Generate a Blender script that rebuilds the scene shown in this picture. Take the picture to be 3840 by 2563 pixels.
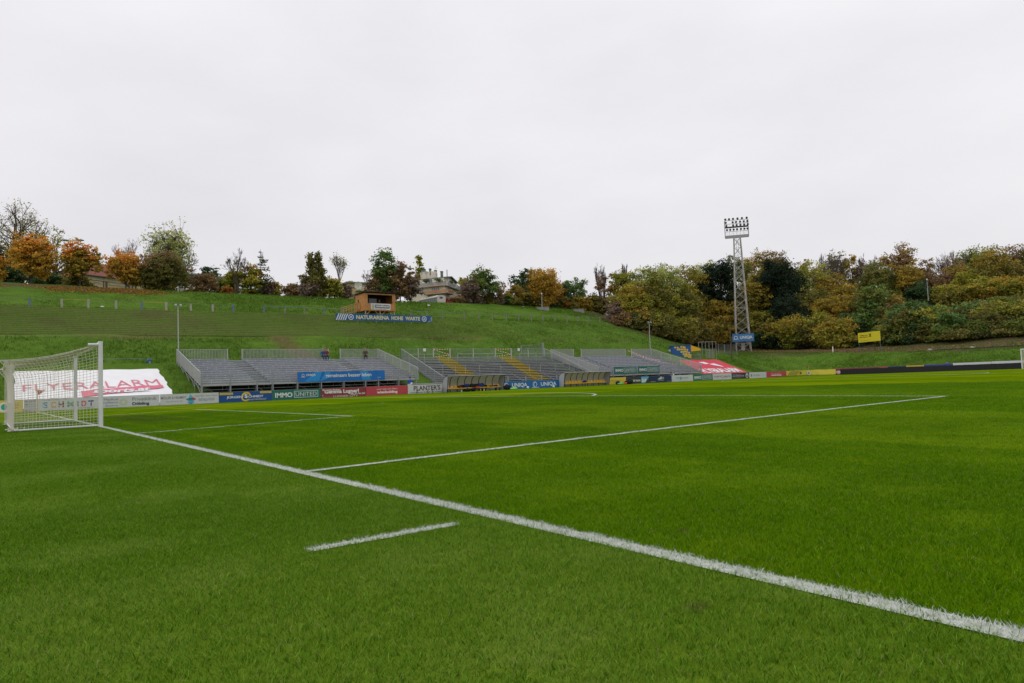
import bpy, math, random
import numpy as np
from mathutils import Vector, Matrix
random.seed(7)
RNG = np.random.default_rng(11)
for o in list(bpy.data.objects): bpy.data.objects.remove(o)
SC = bpy.context.scene
COL = SC.collection

# ------------------------------------------------------------------ camera
def _rot(yaw, pit, roll):
    f = np.array([math.sin(yaw)*math.cos(pit), math.cos(yaw)*math.cos(pit), math.sin(pit)])
    r0 = np.array([math.cos(yaw), -math.sin(yaw), 0.0]); u0 = np.cross(r0, f)
    return (math.cos(roll)*r0+math.sin(roll)*u0, -math.sin(roll)*r0+math.cos(roll)*u0, f)
FPX = 2616.09
R_, U_, F_ = _rot(math.radians(-53.00646643), math.radians(3.24675341), math.radians(-2.13746582))
CAM = np.array([23.9633786, -2.74718401, 0.91164585])
cd = bpy.data.cameras.new('camera'); cam = bpy.data.objects.new('camera', cd); COL.objects.link(cam)
M = Matrix(((R_[0], U_[0], -F_[0], CAM[0]), (R_[1], U_[1], -F_[1], CAM[1]), (R_[2], U_[2], -F_[2], CAM[2]), (0, 0, 0, 1)))
cam.matrix_world = M
cd.sensor_width = 36; cd.lens = FPX/3840*36; cd.clip_start = 0.05; cd.clip_end = 3000
SC.camera = cam

# ------------------------------------------------------------------ world, sun, exposure
def lin(c):
    return tuple((x/12.92 if x <= .04045 else ((x+.055)/1.055)**2.4) for x in c)
def hexc(h):
    return lin(tuple(int(h[i:i+2], 16)/255 for i in (0, 2, 4)))
SUN_EL, SUN_AZ = math.radians(48), math.radians(200)
W = bpy.data.worlds.new('World'); SC.world = W; W.use_nodes = True
nt = W.node_tree; nt.nodes.clear()
out = nt.nodes.new('ShaderNodeOutputWorld'); 
sky = nt.nodes.new('ShaderNodeTexSky'); sky.sky_type = 'NISHITA'; sky.sun_disc = False
sky.sun_elevation = SUN_EL; sky.sun_rotation = SUN_AZ; sky.air_density = 1.0; sky.dust_density = 4.0
bgs = nt.nodes.new('ShaderNodeBackground'); bgs.inputs['Strength'].default_value = 0.006
nt.links.new(sky.outputs[0], bgs.inputs[0])
geo = nt.nodes.new('ShaderNodeTexCoord')
mp = nt.nodes.new('ShaderNodeMapping'); mp.inputs['Scale'].default_value = (1.0, 1.0, 2.6)
nt.links.new(geo.outputs['Generated'], mp.inputs[0])
noi = nt.nodes.new('ShaderNodeTexNoise'); noi.inputs['Scale'].default_value = 1.6; noi.inputs['Detail'].default_value = 7; noi.inputs['Roughness'].default_value = .52
nt.links.new(mp.outputs[0], noi.inputs['Vector'])
ramp = nt.nodes.new('ShaderNodeValToRGB')
ramp.color_ramp.elements[0].position = .30; ramp.color_ramp.elements[0].color = (.738, .722, .755, 1)
ramp.color_ramp.elements[1].position = .70; ramp.color_ramp.elements[1].color = (.895, .880, .902, 1)
nt.links.new(noi.outputs[0], ramp.inputs[0])
sep = nt.nodes.new('ShaderNodeSeparateXYZ'); nt.links.new(geo.outputs['Generated'], sep.inputs[0])
mr = nt.nodes.new('ShaderNodeMapRange'); mr.inputs[1].default_value = 0.02; mr.inputs[2].default_value = .75; mr.inputs[3].default_value = .92; mr.inputs[4].default_value = 1.12
nt.links.new(sep.outputs[2], mr.inputs[0])
bgc = nt.nodes.new('ShaderNodeBackground'); nt.links.new(ramp.outputs[0], bgc.inputs[0]); nt.links.new(mr.outputs[0], bgc.inputs[1])
ad = nt.nodes.new('ShaderNodeAddShader'); nt.links.new(bgs.outputs[0], ad.inputs[0]); nt.links.new(bgc.outputs[0], ad.inputs[1])
nt.links.new(ad.outputs[0], out.inputs[0])
sl = bpy.data.lights.new('sun', 'SUN'); sl.energy = .5; sl.angle = math.radians(40); sl.color = (1, .97, .92)
so = bpy.data.objects.new('sun', sl); COL.objects.link(so)
sd = Vector((math.sin(SUN_AZ)*math.cos(SUN_EL), math.cos(SUN_AZ)*math.cos(SUN_EL), math.sin(SUN_EL)))
so.rotation_euler = sd.to_track_quat('Z', 'Y').to_euler(); so.location = (0, 0, 60)
vs = SC.view_settings; vs.view_transform = 'Standard'; vs.look = 'None'; vs.gamma = 1; vs.exposure = 0; vs.use_curve_mapping = False

# ------------------------------------------------------------------ measuring helpers
def ray(px, py): return R_*(px-1920)/FPX - U_*(py-1281.5)/FPX + F_
def pX(px, py, X): d = ray(px, py); return CAM+d*(X-CAM[0])/d[0]
def pY(px, py, Y): d = ray(px, py); return CAM+d*(Y-CAM[1])/d[1]
def depth_of(q): return float((np.array(q)-CAM)@F_)
def zcrown(X, Y):
    x = np.abs((np.asarray(X, float)+3.72)/31.3); y = np.abs((np.asarray(Y, float)-50.14)/50.14)
    return np.where((x < 1) & (y < 1), .2575*(1-np.minimum(x, 1)**2)*(1-np.minimum(y, 1)**4), 0.0)
DL = [0, 1, 9.5, 11.5, 18.5, 28.5, 31, 44.5, 50, 70, 120, 400]
PX_ = [0, .25, 3.3, 4.2, 7.0, 10.75, 11.15, 15.3, 15.5, 15.6, 16, 16]
PM_ = [0, .25, 3.3, 4.1, 5.6, 8.4, 9.2, 14.8, 15.3, 15.6, 17, 18]
PC_ = [0, .25, 3.2, 3.8, 4.5, 5.2, 5.9, 10.8, 12.5, 16, 19, 22]
PY_ = [0, .25, 2.7, 3.1, 4.1, 6.6, 7.8, 12.6, 13.3, 14.5, 17, 20]
SL = [-400, -13, -3, 6, 14, 30, 400]
ZT = np.array([PX_, PX_, PM_, PC_, PC_, PY_, PY_])
KX, KY, KR = -34.5, 101.5, 3.0
def sd_of(X, Y):
    X = np.asarray(X, float); Y = np.asarray(Y, float)
    dx = KX-X; dy = Y-KY
    a = np.arctan2(np.maximum(dy, 0), np.maximum(dx, 1e-6))
    d = np.where(dy <= 0, dx-KR, np.where(dx <= 0, dy-KR, np.hypot(dx, dy)-KR))
    s = np.where(dy <= 0, dy, np.where(dx <= 0, 20-dx, 20*a/(math.pi/2)))
    return s, d
def ztab(s, d):
    s = np.asarray(s, float); d = np.asarray(d, float)
    prof = np.stack([np.interp(d, DL, ZT[i]) for i in range(len(SL))], -1)
    i = np.clip(np.searchsorted(SL, s)-1, 0, len(SL)-2); sl = np.array(SL, float)
    t = np.clip((s-sl[i])/(sl[i+1]-sl[i]), 0, 1); t = t*t*(3-2*t)
    a = np.take_along_axis(prof, i[..., None], -1)[..., 0]; b = np.take_along_axis(prof, (i+1)[..., None], -1)[..., 0]
    return a*(1-t)+b*t
def hz(X, Y):
    s, d = sd_of(X, Y)
    return float(np.where(d > 0, ztab(s, np.maximum(d, 0)), zcrown(X, Y)))
def hit(px, py, t0=40):
    d = ray(px, py); t = t0
    while t < 400:
        q = CAM+d*t
        if q[2] <= hz(q[0], q[1]): return q
        t += .15
    return q

# ------------------------------------------------------------------ object helpers
def tag(o, label=None, cat=None, group=None, kind=None):
    if label: o['label'] = label
    if cat: o['category'] = cat
    if group: o['group'] = group
    if kind: o['kind'] = kind
    return o
def thing(name, label, cat, loc=(0, 0, 0), rotz=0, group=None):
    o = bpy.data.objects.new(name, None); COL.objects.link(o)
    o.location = loc; o.rotation_euler = (0, 0, rotz); o.empty_display_size = .2
    return tag(o, label, cat, group)
def link(name, me, mat, parent=None, mats=None):
    o = bpy.data.objects.new(name, me); COL.objects.link(o)
    if mats:
        for m in mats: me.materials.append(m)
    elif mat is not None and not me.materials: me.materials.append(mat)
    if parent is not None: o.parent = parent
    return o
class MB:
    def __init__(s): s.v = []; s.f = []; s.m = []
    def add(s, vs, fs, mi=0):
        n = len(s.v); s.v += [tuple(map(float, v)) for v in vs]
        for f in fs: s.f.append(tuple(n+i for i in f)); s.m.append(mi)
    def box(s, c, sz, R=None, mi=0):
        hx, hy, hz_ = sz[0]/2, sz[1]/2, sz[2]/2
        vs = [Vector((x, y, z)) for x in (-hx, hx) for y in (-hy, hy) for z in (-hz_, hz_)]
        if R is not None: vs = [R @ v for v in vs]
        c = Vector(c); vs = [v+c for v in vs]
        s.add(vs, [(0, 1, 3, 2), (4, 6, 7, 5), (0, 4, 5, 1), (2, 3, 7, 6), (0, 2, 6, 4), (1, 5, 7, 3)], mi); return s
    def bb(s, x0, x1, y0, y1, z0, z1, mi=0):
        return s.box(((x0+x1)/2, (y0+y1)/2, (z0+z1)/2), (abs(x1-x0), abs(y1-y0), abs(z1-z0)), None, mi)
    def bar(s, a, b, w, h=None, mi=0):
        a = Vector(a); b = Vector(b); h = h or w; d = b-a; L = d.length
        if L < 1e-6: return s
        q = d.to_track_quat('X', 'Z').to_matrix()
        return s.box((a+b)/2, (L, w, h), q, mi)
    def tube(s, a, b, r, r2=None, n=6, mi=0, caps=True):
        a = Vector(a); b = Vector(b); r2 = r if r2 is None else r2; d = (b-a)
        if d.length < 1e-6: return s
        q = d.to_track_quat('Z', 'Y').to_matrix(); vs = []
        for c, rr in ((a, r), (b, r2)):
            for i in range(n):
                t = 2*math.pi*i/n; vs.append(c+q @ Vector((math.cos(t)*rr, math.sin(t)*rr, 0)))
        fs = [(i, (i+1) % n, n+(i+1) % n, n+i) for i in range(n)]
        if caps: fs += [tuple(range(n-1, -1, -1)), tuple(range(n, 2*n))]
        s.add(vs, fs, mi); return s
    def path(s, pts, r, n=6, mi=0, r2=None):
        for i in range(len(pts)-1):
            k = len(pts)-1; a = r if r2 is None else r+(r2-r)*i/k; b = r if r2 is None else r+(r2-r)*(i+1)/k
            s.tube(pts[i], pts[i+1], a, b, n, mi, caps=(i in (0, k-1)))
        return s
    def prism(s, poly, o, u, v, th, mi=0):
        o = Vector(o); u = Vector(u); v = Vector(v); w = u.cross(v).normalized()*th; n = len(poly)
        vs = [o+u*p[0]+v*p[1] for p in poly]; vs += [x+w for x in vs]
        s.add(vs, [tuple(range(n-1, -1, -1)), tuple(range(n, 2*n))]+[(i, (i+1) % n, n+(i+1) % n, n+i) for i in range(n)], mi); return s
    def ball(s, c, r, seg=10, ring=6, sc=(1, 1, 1), mi=0, jit=0):
        vs = []; c = Vector(c)
        for i in range(ring+1):
            ph = math.pi*i/ring
            for j in range(seg):
                t = 2*math.pi*j/seg; k = 1+random.uniform(-jit, jit)
                vs.append(c+Vector((math.sin(ph)*math.cos(t)*r*sc[0]*k, math.sin(ph)*math.sin(t)*r*sc[1]*k, math.cos(ph)*r*sc[2]*k)))
        fs = [(i*seg+j, (i+1)*seg+j, (i+1)*seg+(j+1) % seg, i*seg+(j+1) % seg) for i in range(ring) for j in range(seg)]
        s.add(vs, fs, mi); return s
    def mesh(s, name, smooth=False):
        me = bpy.data.meshes.new(name); me.from_pydata(s.v, [], s.f)
        if any(s.m): me.polygons.foreach_set('material_index', s.m)
        if smooth: me.polygons.foreach_set('use_smooth', [True]*len(s.f))
        me.update(); return me
    def build(s, name, mat, parent=None, smooth=False, mats=None, kind=None):
        o = link(name, s.mesh(name, smooth), mat, parent, mats)
        if kind: o['kind'] = kind
        return o
def fastmesh(name, V, Fq, k):
    """V (n,3) float, Fq (m,k) int"""
    me = bpy.data.meshes.new(name); m = len(Fq)
    me.vertices.add(len(V)); me.vertices.foreach_set('co', np.asarray(V, np.float32).ravel())
    me.loops.add(m*k); me.loops.foreach_set('vertex_index', np.asarray(Fq, np.int32).ravel())
    me.polygons.add(m); me.polygons.foreach_set('loop_start', np.arange(m, dtype=np.int32)*k); me.polygons.foreach_set('loop_total', np.full(m, k, np.int32))
    me.update(calc_edges=True); return me

# ------------------------------------------------------------------ materials
MATS = {}
def mat(name, col, rough=.7, metal=0, noise=0, nscale=8, bump=0, spec=.4, trans=0, dirt=None, alpha=1):
    if name in MATS: return MATS[name]
    m = bpy.data.materials.new(name); m.use_nodes = True; n = m.node_tree; b = n.nodes['Principled BSDF']
    b.inputs['Base Color'].default_value = (*col, 1); b.inputs['Roughness'].default_value = rough; b.inputs['Metallic'].default_value = metal
    b.inputs['Specular IOR Level'].default_value = spec
    if noise or bump:
        g = n.nodes.new('ShaderNodeNewGeometry'); t = n.nodes.new('ShaderNodeTexNoise'); t.inputs['Scale'].default_value = nscale; t.inputs['Detail'].default_value = 6
        n.links.new(g.outputs['Position'], t.inputs['Vector'])
        if noise:
            r = n.nodes.new('ShaderNodeValToRGB'); d = dirt or tuple(c*.55 for c in col)
            r.color_ramp.elements[0].position = .3; r.color_ramp.elements[1].position = .7
            r.color_ramp.elements[0].color = (*[a*(1-noise)+b_*noise for a, b_ in zip(col, d)], 1); r.color_ramp.elements[1].color = (*[min(1, c*(1+.15*noise)) for c in col], 1)
            n.links.new(t.outputs[0], r.inputs[0]); n.links.new(r.outputs[0], b.inputs['Base Color'])
        if bump:
            bp = n.nodes.new('ShaderNodeBump'); bp.inputs['Strength'].default_value = bump; bp.inputs['Distance'].default_value = .05
            n.links.new(t.outputs[0], bp.inputs['Height']); n.links.new(bp.outputs[0], b.inputs['Normal'])
    if alpha < 1:
        b.inputs['Alpha'].default_value = alpha
    MATS[name] = m; return m
def N(n, t, **kw):
    x = n.nodes.new(t)
    for k, v in kw.items(): setattr(x, k, v)
    return x
def math_(n, op, a, b=None, c=None):
    x = n.nodes.new('ShaderNodeMath'); x.operation = op
    for i, v in enumerate((a, b, c)):
        if v is None: continue
        if isinstance(v, (int, float)): x.inputs[i].default_value = v
        else: n.links.new(v, x.inputs[i])
    return x.outputs[0]
def mixc(n, f, a, b, mode='MIX'):
    x = n.nodes.new('ShaderNodeMix'); x.data_type = 'RGBA'; x.blend_type = mode
    for i, v in ((0, f), (6, a), (7, b)):
        if isinstance(v, (int, float)): x.inputs[i].default_value = v
        elif isinstance(v, tuple): x.inputs[i].default_value = (*v[:3], 1)
        else: n.links.new(v, x.inputs[i])
    return x.outputs[2]
def noise(n, vec, sc, det=4, rough=.55, dist=0):
    x = n.nodes.new('ShaderNodeTexNoise'); x.inputs['Scale'].default_value = sc; x.inputs['Detail'].default_value = det
    x.inputs['Roughness'].default_value = rough; x.inputs['Distortion'].default_value = dist
    n.links.new(vec, x.inputs['Vector']); return x.outputs[0]
def rng(n, v, a, b, c=0, d=1):
    x = n.nodes.new('ShaderNodeMapRange'); x.interpolation_type = 'SMOOTHSTEP'
    for i, q in enumerate((a, b, c, d)): x.inputs[i+1].default_value = q
    n.links.new(v, x.inputs[0]); return x.outputs[0]
def vmul(n, v, s):
    x = n.nodes.new('ShaderNodeVectorMath'); x.operation = 'MULTIPLY'; x.inputs[1].default_value = s; n.links.new(v, x.inputs[0]); return x.outputs[0]

DIVOTS = [(22.16, -.53, .075), (21.26, .49, .06), (17.2, -1.7, .05), (14.1, -3.4, .07)]
def turf_color(n, pos, blades):
    """mown turf colour from world position: stripes across the field, patches, wear"""
    s = N(n, 'ShaderNodeSeparateXYZ'); n.links.new(pos, s.inputs[0])
    X, Y = s.outputs[0], s.outputs[1]
    big = noise(n, vmul(n, pos, (1, 1, 0)), .22, 4)
    mid = noise(n, vmul(n, pos, (1, 1, 0)), 1.3, 5, .65)
    fine = noise(n, pos, 14, 4, .7)
    yj = math_(n, 'ADD', Y, math_(n, 'MULTIPLY', math_(n, 'SUBTRACT', mid, .5), .35))
    st = math_(n, 'PINGPONG', math_(n, 'ADD', yj, 0.0), 5.5)   # 0..5.5..0 triangle
    cell = math_(n, 'MODULO', math_(n, 'FLOOR', math_(n, 'DIVIDE', math_(n, 'ADD', yj, 550.0), 5.5)), 2.0)
    edge = math_(n, 'GREATER_THAN', cell, .5)                   # 1 on 5.5-11, 16.5-22 ...
    inside = rng(n, Y, -.05, .05)
    dark = (.118, .236, .0008); light = (.205, .320, .005); out_ = (.150, .268, .020)
    c_in = mixc(n, edge, dark, light)
    c = mixc(n, inside, out_, c_in)
    c = mixc(n, math_(n, 'MULTIPLY', rng(n, big, .42, .62), .6), c, (.088, .195, .001))
    m2_ = noise(n, vmul(n, pos, (1, 1, 0)), .62, 4, .6)
    c = mixc(n, math_(n, 'MULTIPLY', rng(n, m2_, .50, .66), .7), c, mixc(n, inside, (.215, .325, .048), (.205, .325, .006)))
    c = mixc(n, math_(n, 'MULTIPLY', rng(n, m2_, .46, .34), .6), c, (.078, .185, .001))
    c = mixc(n, math_(n, 'MULTIPLY', rng(n, mid, .52, .78), .5), c, mixc(n, inside, (.235, .330, .060), (.215, .322, .010)))
    c = mixc(n, math_(n, 'MULTIPLY', rng(n, fine, .45, .8), .30), c, (.18, .30, .012))
    # worn strip in the goal mouth and a few dry divots
    wear = math_(n, 'MULTIPLY', math_(n, 'MULTIPLY', rng(n, Y, .6, 1.6), rng(n, Y, 3.2, 2.2)), math_(n, 'MULTIPLY', rng(n, X, -13, -10.5), rng(n, X, .5, -2.0)))
    wear = math_(n, 'MULTIPLY', wear, rng(n, noise(n, vmul(n, pos, (1, 1, 0)), 1.1, 3), .35, .55))
    c = mixc(n, math_(n, 'MULTIPLY', wear, .8), c, (.10, .12, .035))
    for (dx_, dy_, rr_) in DIVOTS:
        dn = N(n, 'ShaderNodeVectorMath'); dn.operation = 'DISTANCE'; dn.inputs[1].default_value = (dx_, dy_, 0); n.links.new(vmul(n, pos, (1, 1, 0)), dn.inputs[0])
        dd = math_(n, 'ADD', dn.outputs['Value'], math_(n, 'MULTIPLY', math_(n, 'SUBTRACT', noise(n, pos, 9, 3), .5), rr_*1.6))
        c = mixc(n, math_(n, 'MULTIPLY', rng(n, dd, rr_, rr_*.3), .9), c, (.13, .105, .045))
    return c, X, Y
def line_mask(n, X, Y, pos):
    j = math_(n, 'MULTIPLY', math_(n, 'SUBTRACT', noise(n, pos, 60, 2), .5), .05)
    j2 = math_(n, 'MULTIPLY', math_(n, 'SUBTRACT', noise(n, pos, 2.3, 3), .5), .05)
    jj = math_(n, 'ADD', j, j2)
    def band(v, c, h): return math_(n, 'LESS_THAN', math_(n, 'ABSOLUTE', math_(n, 'ADD', math_(n, 'SUBTRACT', v, c), jj)), h)
    def rngm(v, a, b): return math_(n, 'MULTIPLY', math_(n, 'GREATER_THAN', math_(n, 'ADD', v, j), a), math_(n, 'LESS_THAN', math_(n, 'ADD', v, j), b))
    m = math_(n, 'MULTIPLY', band(Y, 0, .058), math_(n, 'GREATER_THAN', X, -35.04))
    m = math_(n, 'MAXIMUM', m, math_(n, 'MULTIPLY', band(X, 16.44, .055), rngm(Y, 0, 16.5)))
    m = math_(n, 'MAXIMUM', m, math_(n, 'MULTIPLY', band(X, 5.44, .05), rngm(Y, 0, 5.55)))
    m = math_(n, 'MAXIMUM', m, math_(n, 'MULTIPLY', band(Y, 16.44, .05), rngm(X, -23.9, 16.5)))
    m = math_(n, 'MAXIMUM', m, math_(n, 'MULTIPLY', band(X, 20.07, .042), rngm(Y, -1.31, -.32)))
    return m
def make_turf(blades):
    m = bpy.data.materials.new('grass_blades' if blades else 'turf'); m.use_nodes = True; n = m.node_tree; b = n.nodes['Principled BSDF']
    g = N(n, 'ShaderNodeNewGeometry'); pos = g.outputs['Position']
    c, X, Y = turf_color(n, pos, blades)
    if blades:
        c = mixc(n, 1.0, c, (.90, 1.00, .80), 'MULTIPLY')
        at = N(n, 'ShaderNodeAttribute', attribute_name='tint')
        tv = at.outputs['Fac']
        c = mixc(n, math_(n, 'MULTIPLY', rng(n, tv, .55, 1.0), .75), c, mixc(n, rng(n, Y, -.05, .05), (.25, .42, .045), (.22, .41, .012)))
        c = mixc(n, math_(n, 'MULTIPLY', rng(n, tv, .42, .0), .85), c, (.025, .095, .001))  # light and dark tints paint in lit and shaded blades at random
        c = mixc(n, math_(n, 'MULTIPLY', math_(n, 'GREATER_THAN', tv, .975), .9), c, (.32, .29, .12))
        mk = line_mask(n, X, Y, pos)
        cw = mixc(n, math_(n, 'MULTIPLY', tv, .5), (.82, .82, .83), (.46, .50, .46))
        # painted blades: some keep a green root
        keep = math_(n, 'SUBTRACT', 1.0, math_(n, 'MULTIPLY', rng(n, tv, .38, .08), .92))
        c = mixc(n, math_(n, 'MULTIPLY', mk, keep), c, cw)
        dif = N(n, 'ShaderNodeBsdfTranslucent'); n.links.new(c, dif.inputs[0])
        b.inputs['Roughness'].default_value = .65; b.inputs['Specular IOR Level'].default_value = .04
        n.links.new(c, b.inputs['Base Color'])
        mx = N(n, 'ShaderNodeMixShader'); mx.inputs[0].default_value = .30
        n.links.new(b.outputs[0], mx.inputs[1]); n.links.new(dif.outputs[0], mx.inputs[2]); n.links.new(mx.outputs[0], n.nodes['Material Output'].inputs[0])
    else:
        # near the camera the sheet is only the thatch between real blades
        ln = N(n, 'ShaderNodeVectorMath'); ln.operation = 'DISTANCE'; ln.inputs[1].default_value = tuple(CAM)
        n.links.new(pos, ln.inputs[0])
        b.inputs['Roughness'].default_value = 1; b.inputs['Specular IOR Level'].default_value = .0
        blade_n = noise(n, vmul(n, pos, (1, 1, 0)), 38, 3, .8)
        c = mixc(n, math_(n, 'MULTIPLY', rng(n, blade_n, .40, .62), .3), c, (.06, .13, .006)); c = mixc(n, 1.0, c, (.86, .765, .76), 'MULTIPLY')
        n.links.new(c, b.inputs['Base Color'])
        bp = N(n, 'ShaderNodeBump'); bp.inputs['Strength'].default_value = .55; bp.inputs['Distance'].default_value = .03
        n.links.new(noise(n, pos, 30, 4, .7), bp.inputs['Height']); n.links.new(bp.outputs[0], b.inputs['Normal'])
    return m
M_TURF = make_turf(False); M_BLADE = make_turf(True)
M_LINE = mat('line_paint', (.58, .60, .56), .9, noise=.8, nscale=22, bump=.5, dirt=(.20, .28, .10), spec=.1)

def make_hill():
    m = bpy.data.materials.new('hillside_grass'); m.use_nodes = True; n = m.node_tree; b = n.nodes['Principled BSDF']
    g = N(n, 'ShaderNodeNewGeometry'); pos = g.outputs['Position']
    def att(a): return N(n, 'ShaderNodeAttribute', attribute_name=a).outputs['Fac']
    terr, litter, path, riser_and_shade = att('terr'), att('litter'), att('path'), att('riser_and_shade')
    big = noise(n, pos, .09, 4); mid = noise(n, vmul(n, pos, (1, .6, 1)), .9, 5, .65); fine = noise(n, pos, 5, 5, .75)
    c = mixc(n, rng(n, big, .35, .65), (.090, .175, .016), (.072, .150, .013))
    c = mixc(n, math_(n, 'MULTIPLY', rng(n, mid, .5, .72), .7), c, (.135, .225, .030))
    c = mixc(n, math_(n, 'MULTIPLY', rng(n, mid, .46, .30), .6), c, (.048, .112, .010))
    c = mixc(n, math_(n, 'MULTIPLY', rng(n, fine, .5, .75), .4), c, (.145, .205, .038))
    # terrace rows: thin olive grass over earth
    st = noise(n, vmul(n, pos, (1, .12, 1)), 1.6, 5, .7)
    tc = mixc(n, rng(n, st, .35, .65), (.175, .200, .062), (.145, .235, .040))
    tc = mixc(n, math_(n, 'MULTIPLY', rng(n, big, .50, .62), .55), tc, (.150, .118, .062))
    tc = mixc(n, math_(n, 'MULTIPLY', rng(n, noise(n, vmul(n, pos, (1, .10, 1)), 3.2, 5, .75), .50, .68), .6), tc, (.115, .215, .025))
    tc = mixc(n, math_(n, 'MULTIPLY', rng(n, fine, .52, .36), .55), tc, (.055, .070, .018))
    c = mixc(n, terr, c, tc)
    c = mixc(n, math_(n, 'MULTIPLY', math_(n, 'MULTIPLY', riser_and_shade, rng(n, fine, .2, .5)), 1.0), c, (.045, .040, .020))  # dark earth at the step feet; under the stands it paints shade
    lf = noise(n, pos, 3.2, 6, .8)
    lc = mixc(n, rng(n, lf, .4, .6), (.085, .066, .038), (.130, .092, .050))
    c = mixc(n, math_(n, 'MULTIPLY', litter, rng(n, mid, .25, .5)), c, lc)
    c = mixc(n, math_(n, 'MULTIPLY', path, rng(n, fine, .35, .55)), c, (.145, .095, .048))
    b.inputs['Roughness'].default_value = .95; b.inputs['Specular IOR Level'].default_value = .08
    n.links.new(c, b.inputs['Base Color'])
    bp = N(n, 'ShaderNodeBump'); bp.inputs['Strength'].default_value = .8; bp.inputs['Distance'].default_value = .25
    n.links.new(noise(n, pos, 2.2, 6, .72), bp.inputs['Height']); n.links.new(bp.outputs[0], b.inputs['Normal'])
    return m
M_HILL = make_hill()
def make_leaf(name, tr=.40, rough=.7):
    m = bpy.data.materials.new(name); m.use_nodes = True; n = m.node_tree; b = n.nodes['Principled BSDF']
    at = N(n, 'ShaderNodeAttribute', attribute_name='Col')
    b.inputs['Roughness'].default_value = rough; b.inputs['Specular IOR Level'].default_value = .15
    n.links.new(at.outputs['Color'], b.inputs['Base Color'])
    t = N(n, 'ShaderNodeBsdfTranslucent'); n.links.new(at.outputs['Color'], t.inputs[0])
    mx = N(n, 'ShaderNodeMixShader'); mx.inputs[0].default_value = tr
    n.links.new(b.outputs[0], mx.inputs[1]); n.links.new(t.outputs[0], mx.inputs[2]); n.links.new(mx.outputs[0], n.nodes['Material Output'].inputs[0])
    return m
M_LEAF = make_leaf('foliage'); M_TUFT = make_leaf('wild_grass', .2, .9)
M_BARK = mat('bark', (.085, .07, .055), .95, noise=.7, nscale=9, bump=.5)
M_TWIG = mat('twig', (.12, .095, .08), .9, noise=.4, nscale=5)
M_WHITE = mat('white_paint', (.72, .73, .74), .45, noise=.25, nscale=3)
M_NET = mat('net_cord', (.62, .60, .46), .9)
M_NETW = mat('net_cord_white', (.70, .66, .60), .9)
M_GALV = mat('galvanised_steel', (.33, .35, .36), .5, .35, noise=.45, nscale=6)
M_GALVL = mat('galvanised_rail', (.46, .47, .465), .45, .2, noise=.3, nscale=6)
M_SLAT = mat('steel_slat', (.38, .39, .37), .6, .1, noise=.35, nscale=4)
M_DECK = mat('deck_aluminium', (.36, .38, .43), .5, .25, noise=.55, nscale=1.4)
M_DECK2 = mat('deck_aluminium_light', (.47, .49, .53), .5, .2, noise=.5, nscale=1.2)
M_DECKP = mat('pale_aluminium', (.50, .52, .52), .5, .1, noise=.4, nscale=2.5)
M_DOT = mat('bracket_bright', (.66, .68, .72), .4, .1)
M_PLANK = mat('grey_plank', (.29, .305, .31), .6, .1, noise=.4, nscale=2)
M_YELP = mat('yellow_plank', (.46, .35, .06), .6, noise=.5, nscale=2, dirt=(.42, .33, .12))
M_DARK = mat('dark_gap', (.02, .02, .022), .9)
M_BLACK = mat('black_panel', (.012, .013, .015), .45, noise=.3, nscale=.7)
M_CONC = mat('concrete', (.34, .33, .29), .9, noise=.5, nscale=5, bump=.3)
M_BLUEP = mat('blue_paint', (.13, .19, .30), .6, noise=.4, nscale=4)
M_WOOD = mat('larch_wood', (.56, .26, .085), .7, noise=.5, nscale=3, dirt=(.30, .115, .035))
M_WOODL = mat('pale_wood', (.52, .30, .13), .7, noise=.4, nscale=5)
M_ROOFD = mat('dark_roofing', (.03, .03, .032), .8)
def flat(name, c, rough=.5, nz=.12): return mat(name, c, rough, noise=nz, nscale=1.3)

# ------------------------------------------------------------------ pitch and markings
xs = np.concatenate([np.arange(-37.5, 31, 1.0), np.arange(32, 60, 4), [80, 140, 240, 400]])
ys = np.concatenate([[-400, -200, -110, -70], np.arange(-50, -4, 4), np.arange(-3, 105, 1.0), [104.5]])
XX, YY = np.meshgrid(xs, ys, indexing='ij'); V = np.stack([XX, YY, zcrown(XX, YY)], -1).reshape(-1, 3)
nx, ny = len(xs), len(ys); I = np.arange(nx*ny).reshape(nx, ny)
Fq = np.stack([I[:-1, :-1], I[1:, :-1], I[1:, 1:], I[:-1, 1:]], -1).reshape(-1, 4)
me = fastmesh('pitch', V, Fq, 4); me.polygons.foreach_set('use_smooth', [True]*len(Fq))
pitch = link('pitch', me, M_TURF); tag(pitch, 'mown green football field of bright striped turf', kind='structure')
def strip(name, pts, w=.12, closed=False, h=.006):
    mb = MB(); P = []
    for i, p in enumerate(pts):
        a = pts[max(i-1, 0)]; b = pts[min(i+1, len(pts)-1)]
        if closed: a = pts[i-1]; b = pts[(i+1) % len(pts)]
        t = Vector((b[0]-a[0], b[1]-a[1], 0)).normalized(); nn = Vector((-t.y, t.x, 0))
        ww = w/2
        for sg in (1, -1):
            q = Vector((p[0], p[1], 0))+nn*sg*ww; P.append((q.x, q.y, float(zcrown(q.x, q.y))+h))
    k = len(pts); fs = [(2*i, 2*i+1, 2*i+3, 2*i+2) for i in range(k-1)]
    if closed: fs.append((2*k-2, 2*k-1, 1, 0))
    mb.add(P, fs); o = mb.build(name, M_LINE, None); tag(o, kind='structure'); return o
def seg(a, b, st=1.0):
    n = max(2, int(math.hypot(b[0]-a[0], b[1]-a[1])/st)+1)
    return [(a[0]+(b[0]-a[0])*i/(n-1), a[1]+(b[1]-a[1])*i/(n-1)) for i in range(n)]
LX, RX, LY = -34.98, 27.54, 100.28
strip('goal_line', seg((LX, 0), (RX, 0))); strip('goal_line', seg((LX, LY), (RX, LY)), h=.012)
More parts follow.
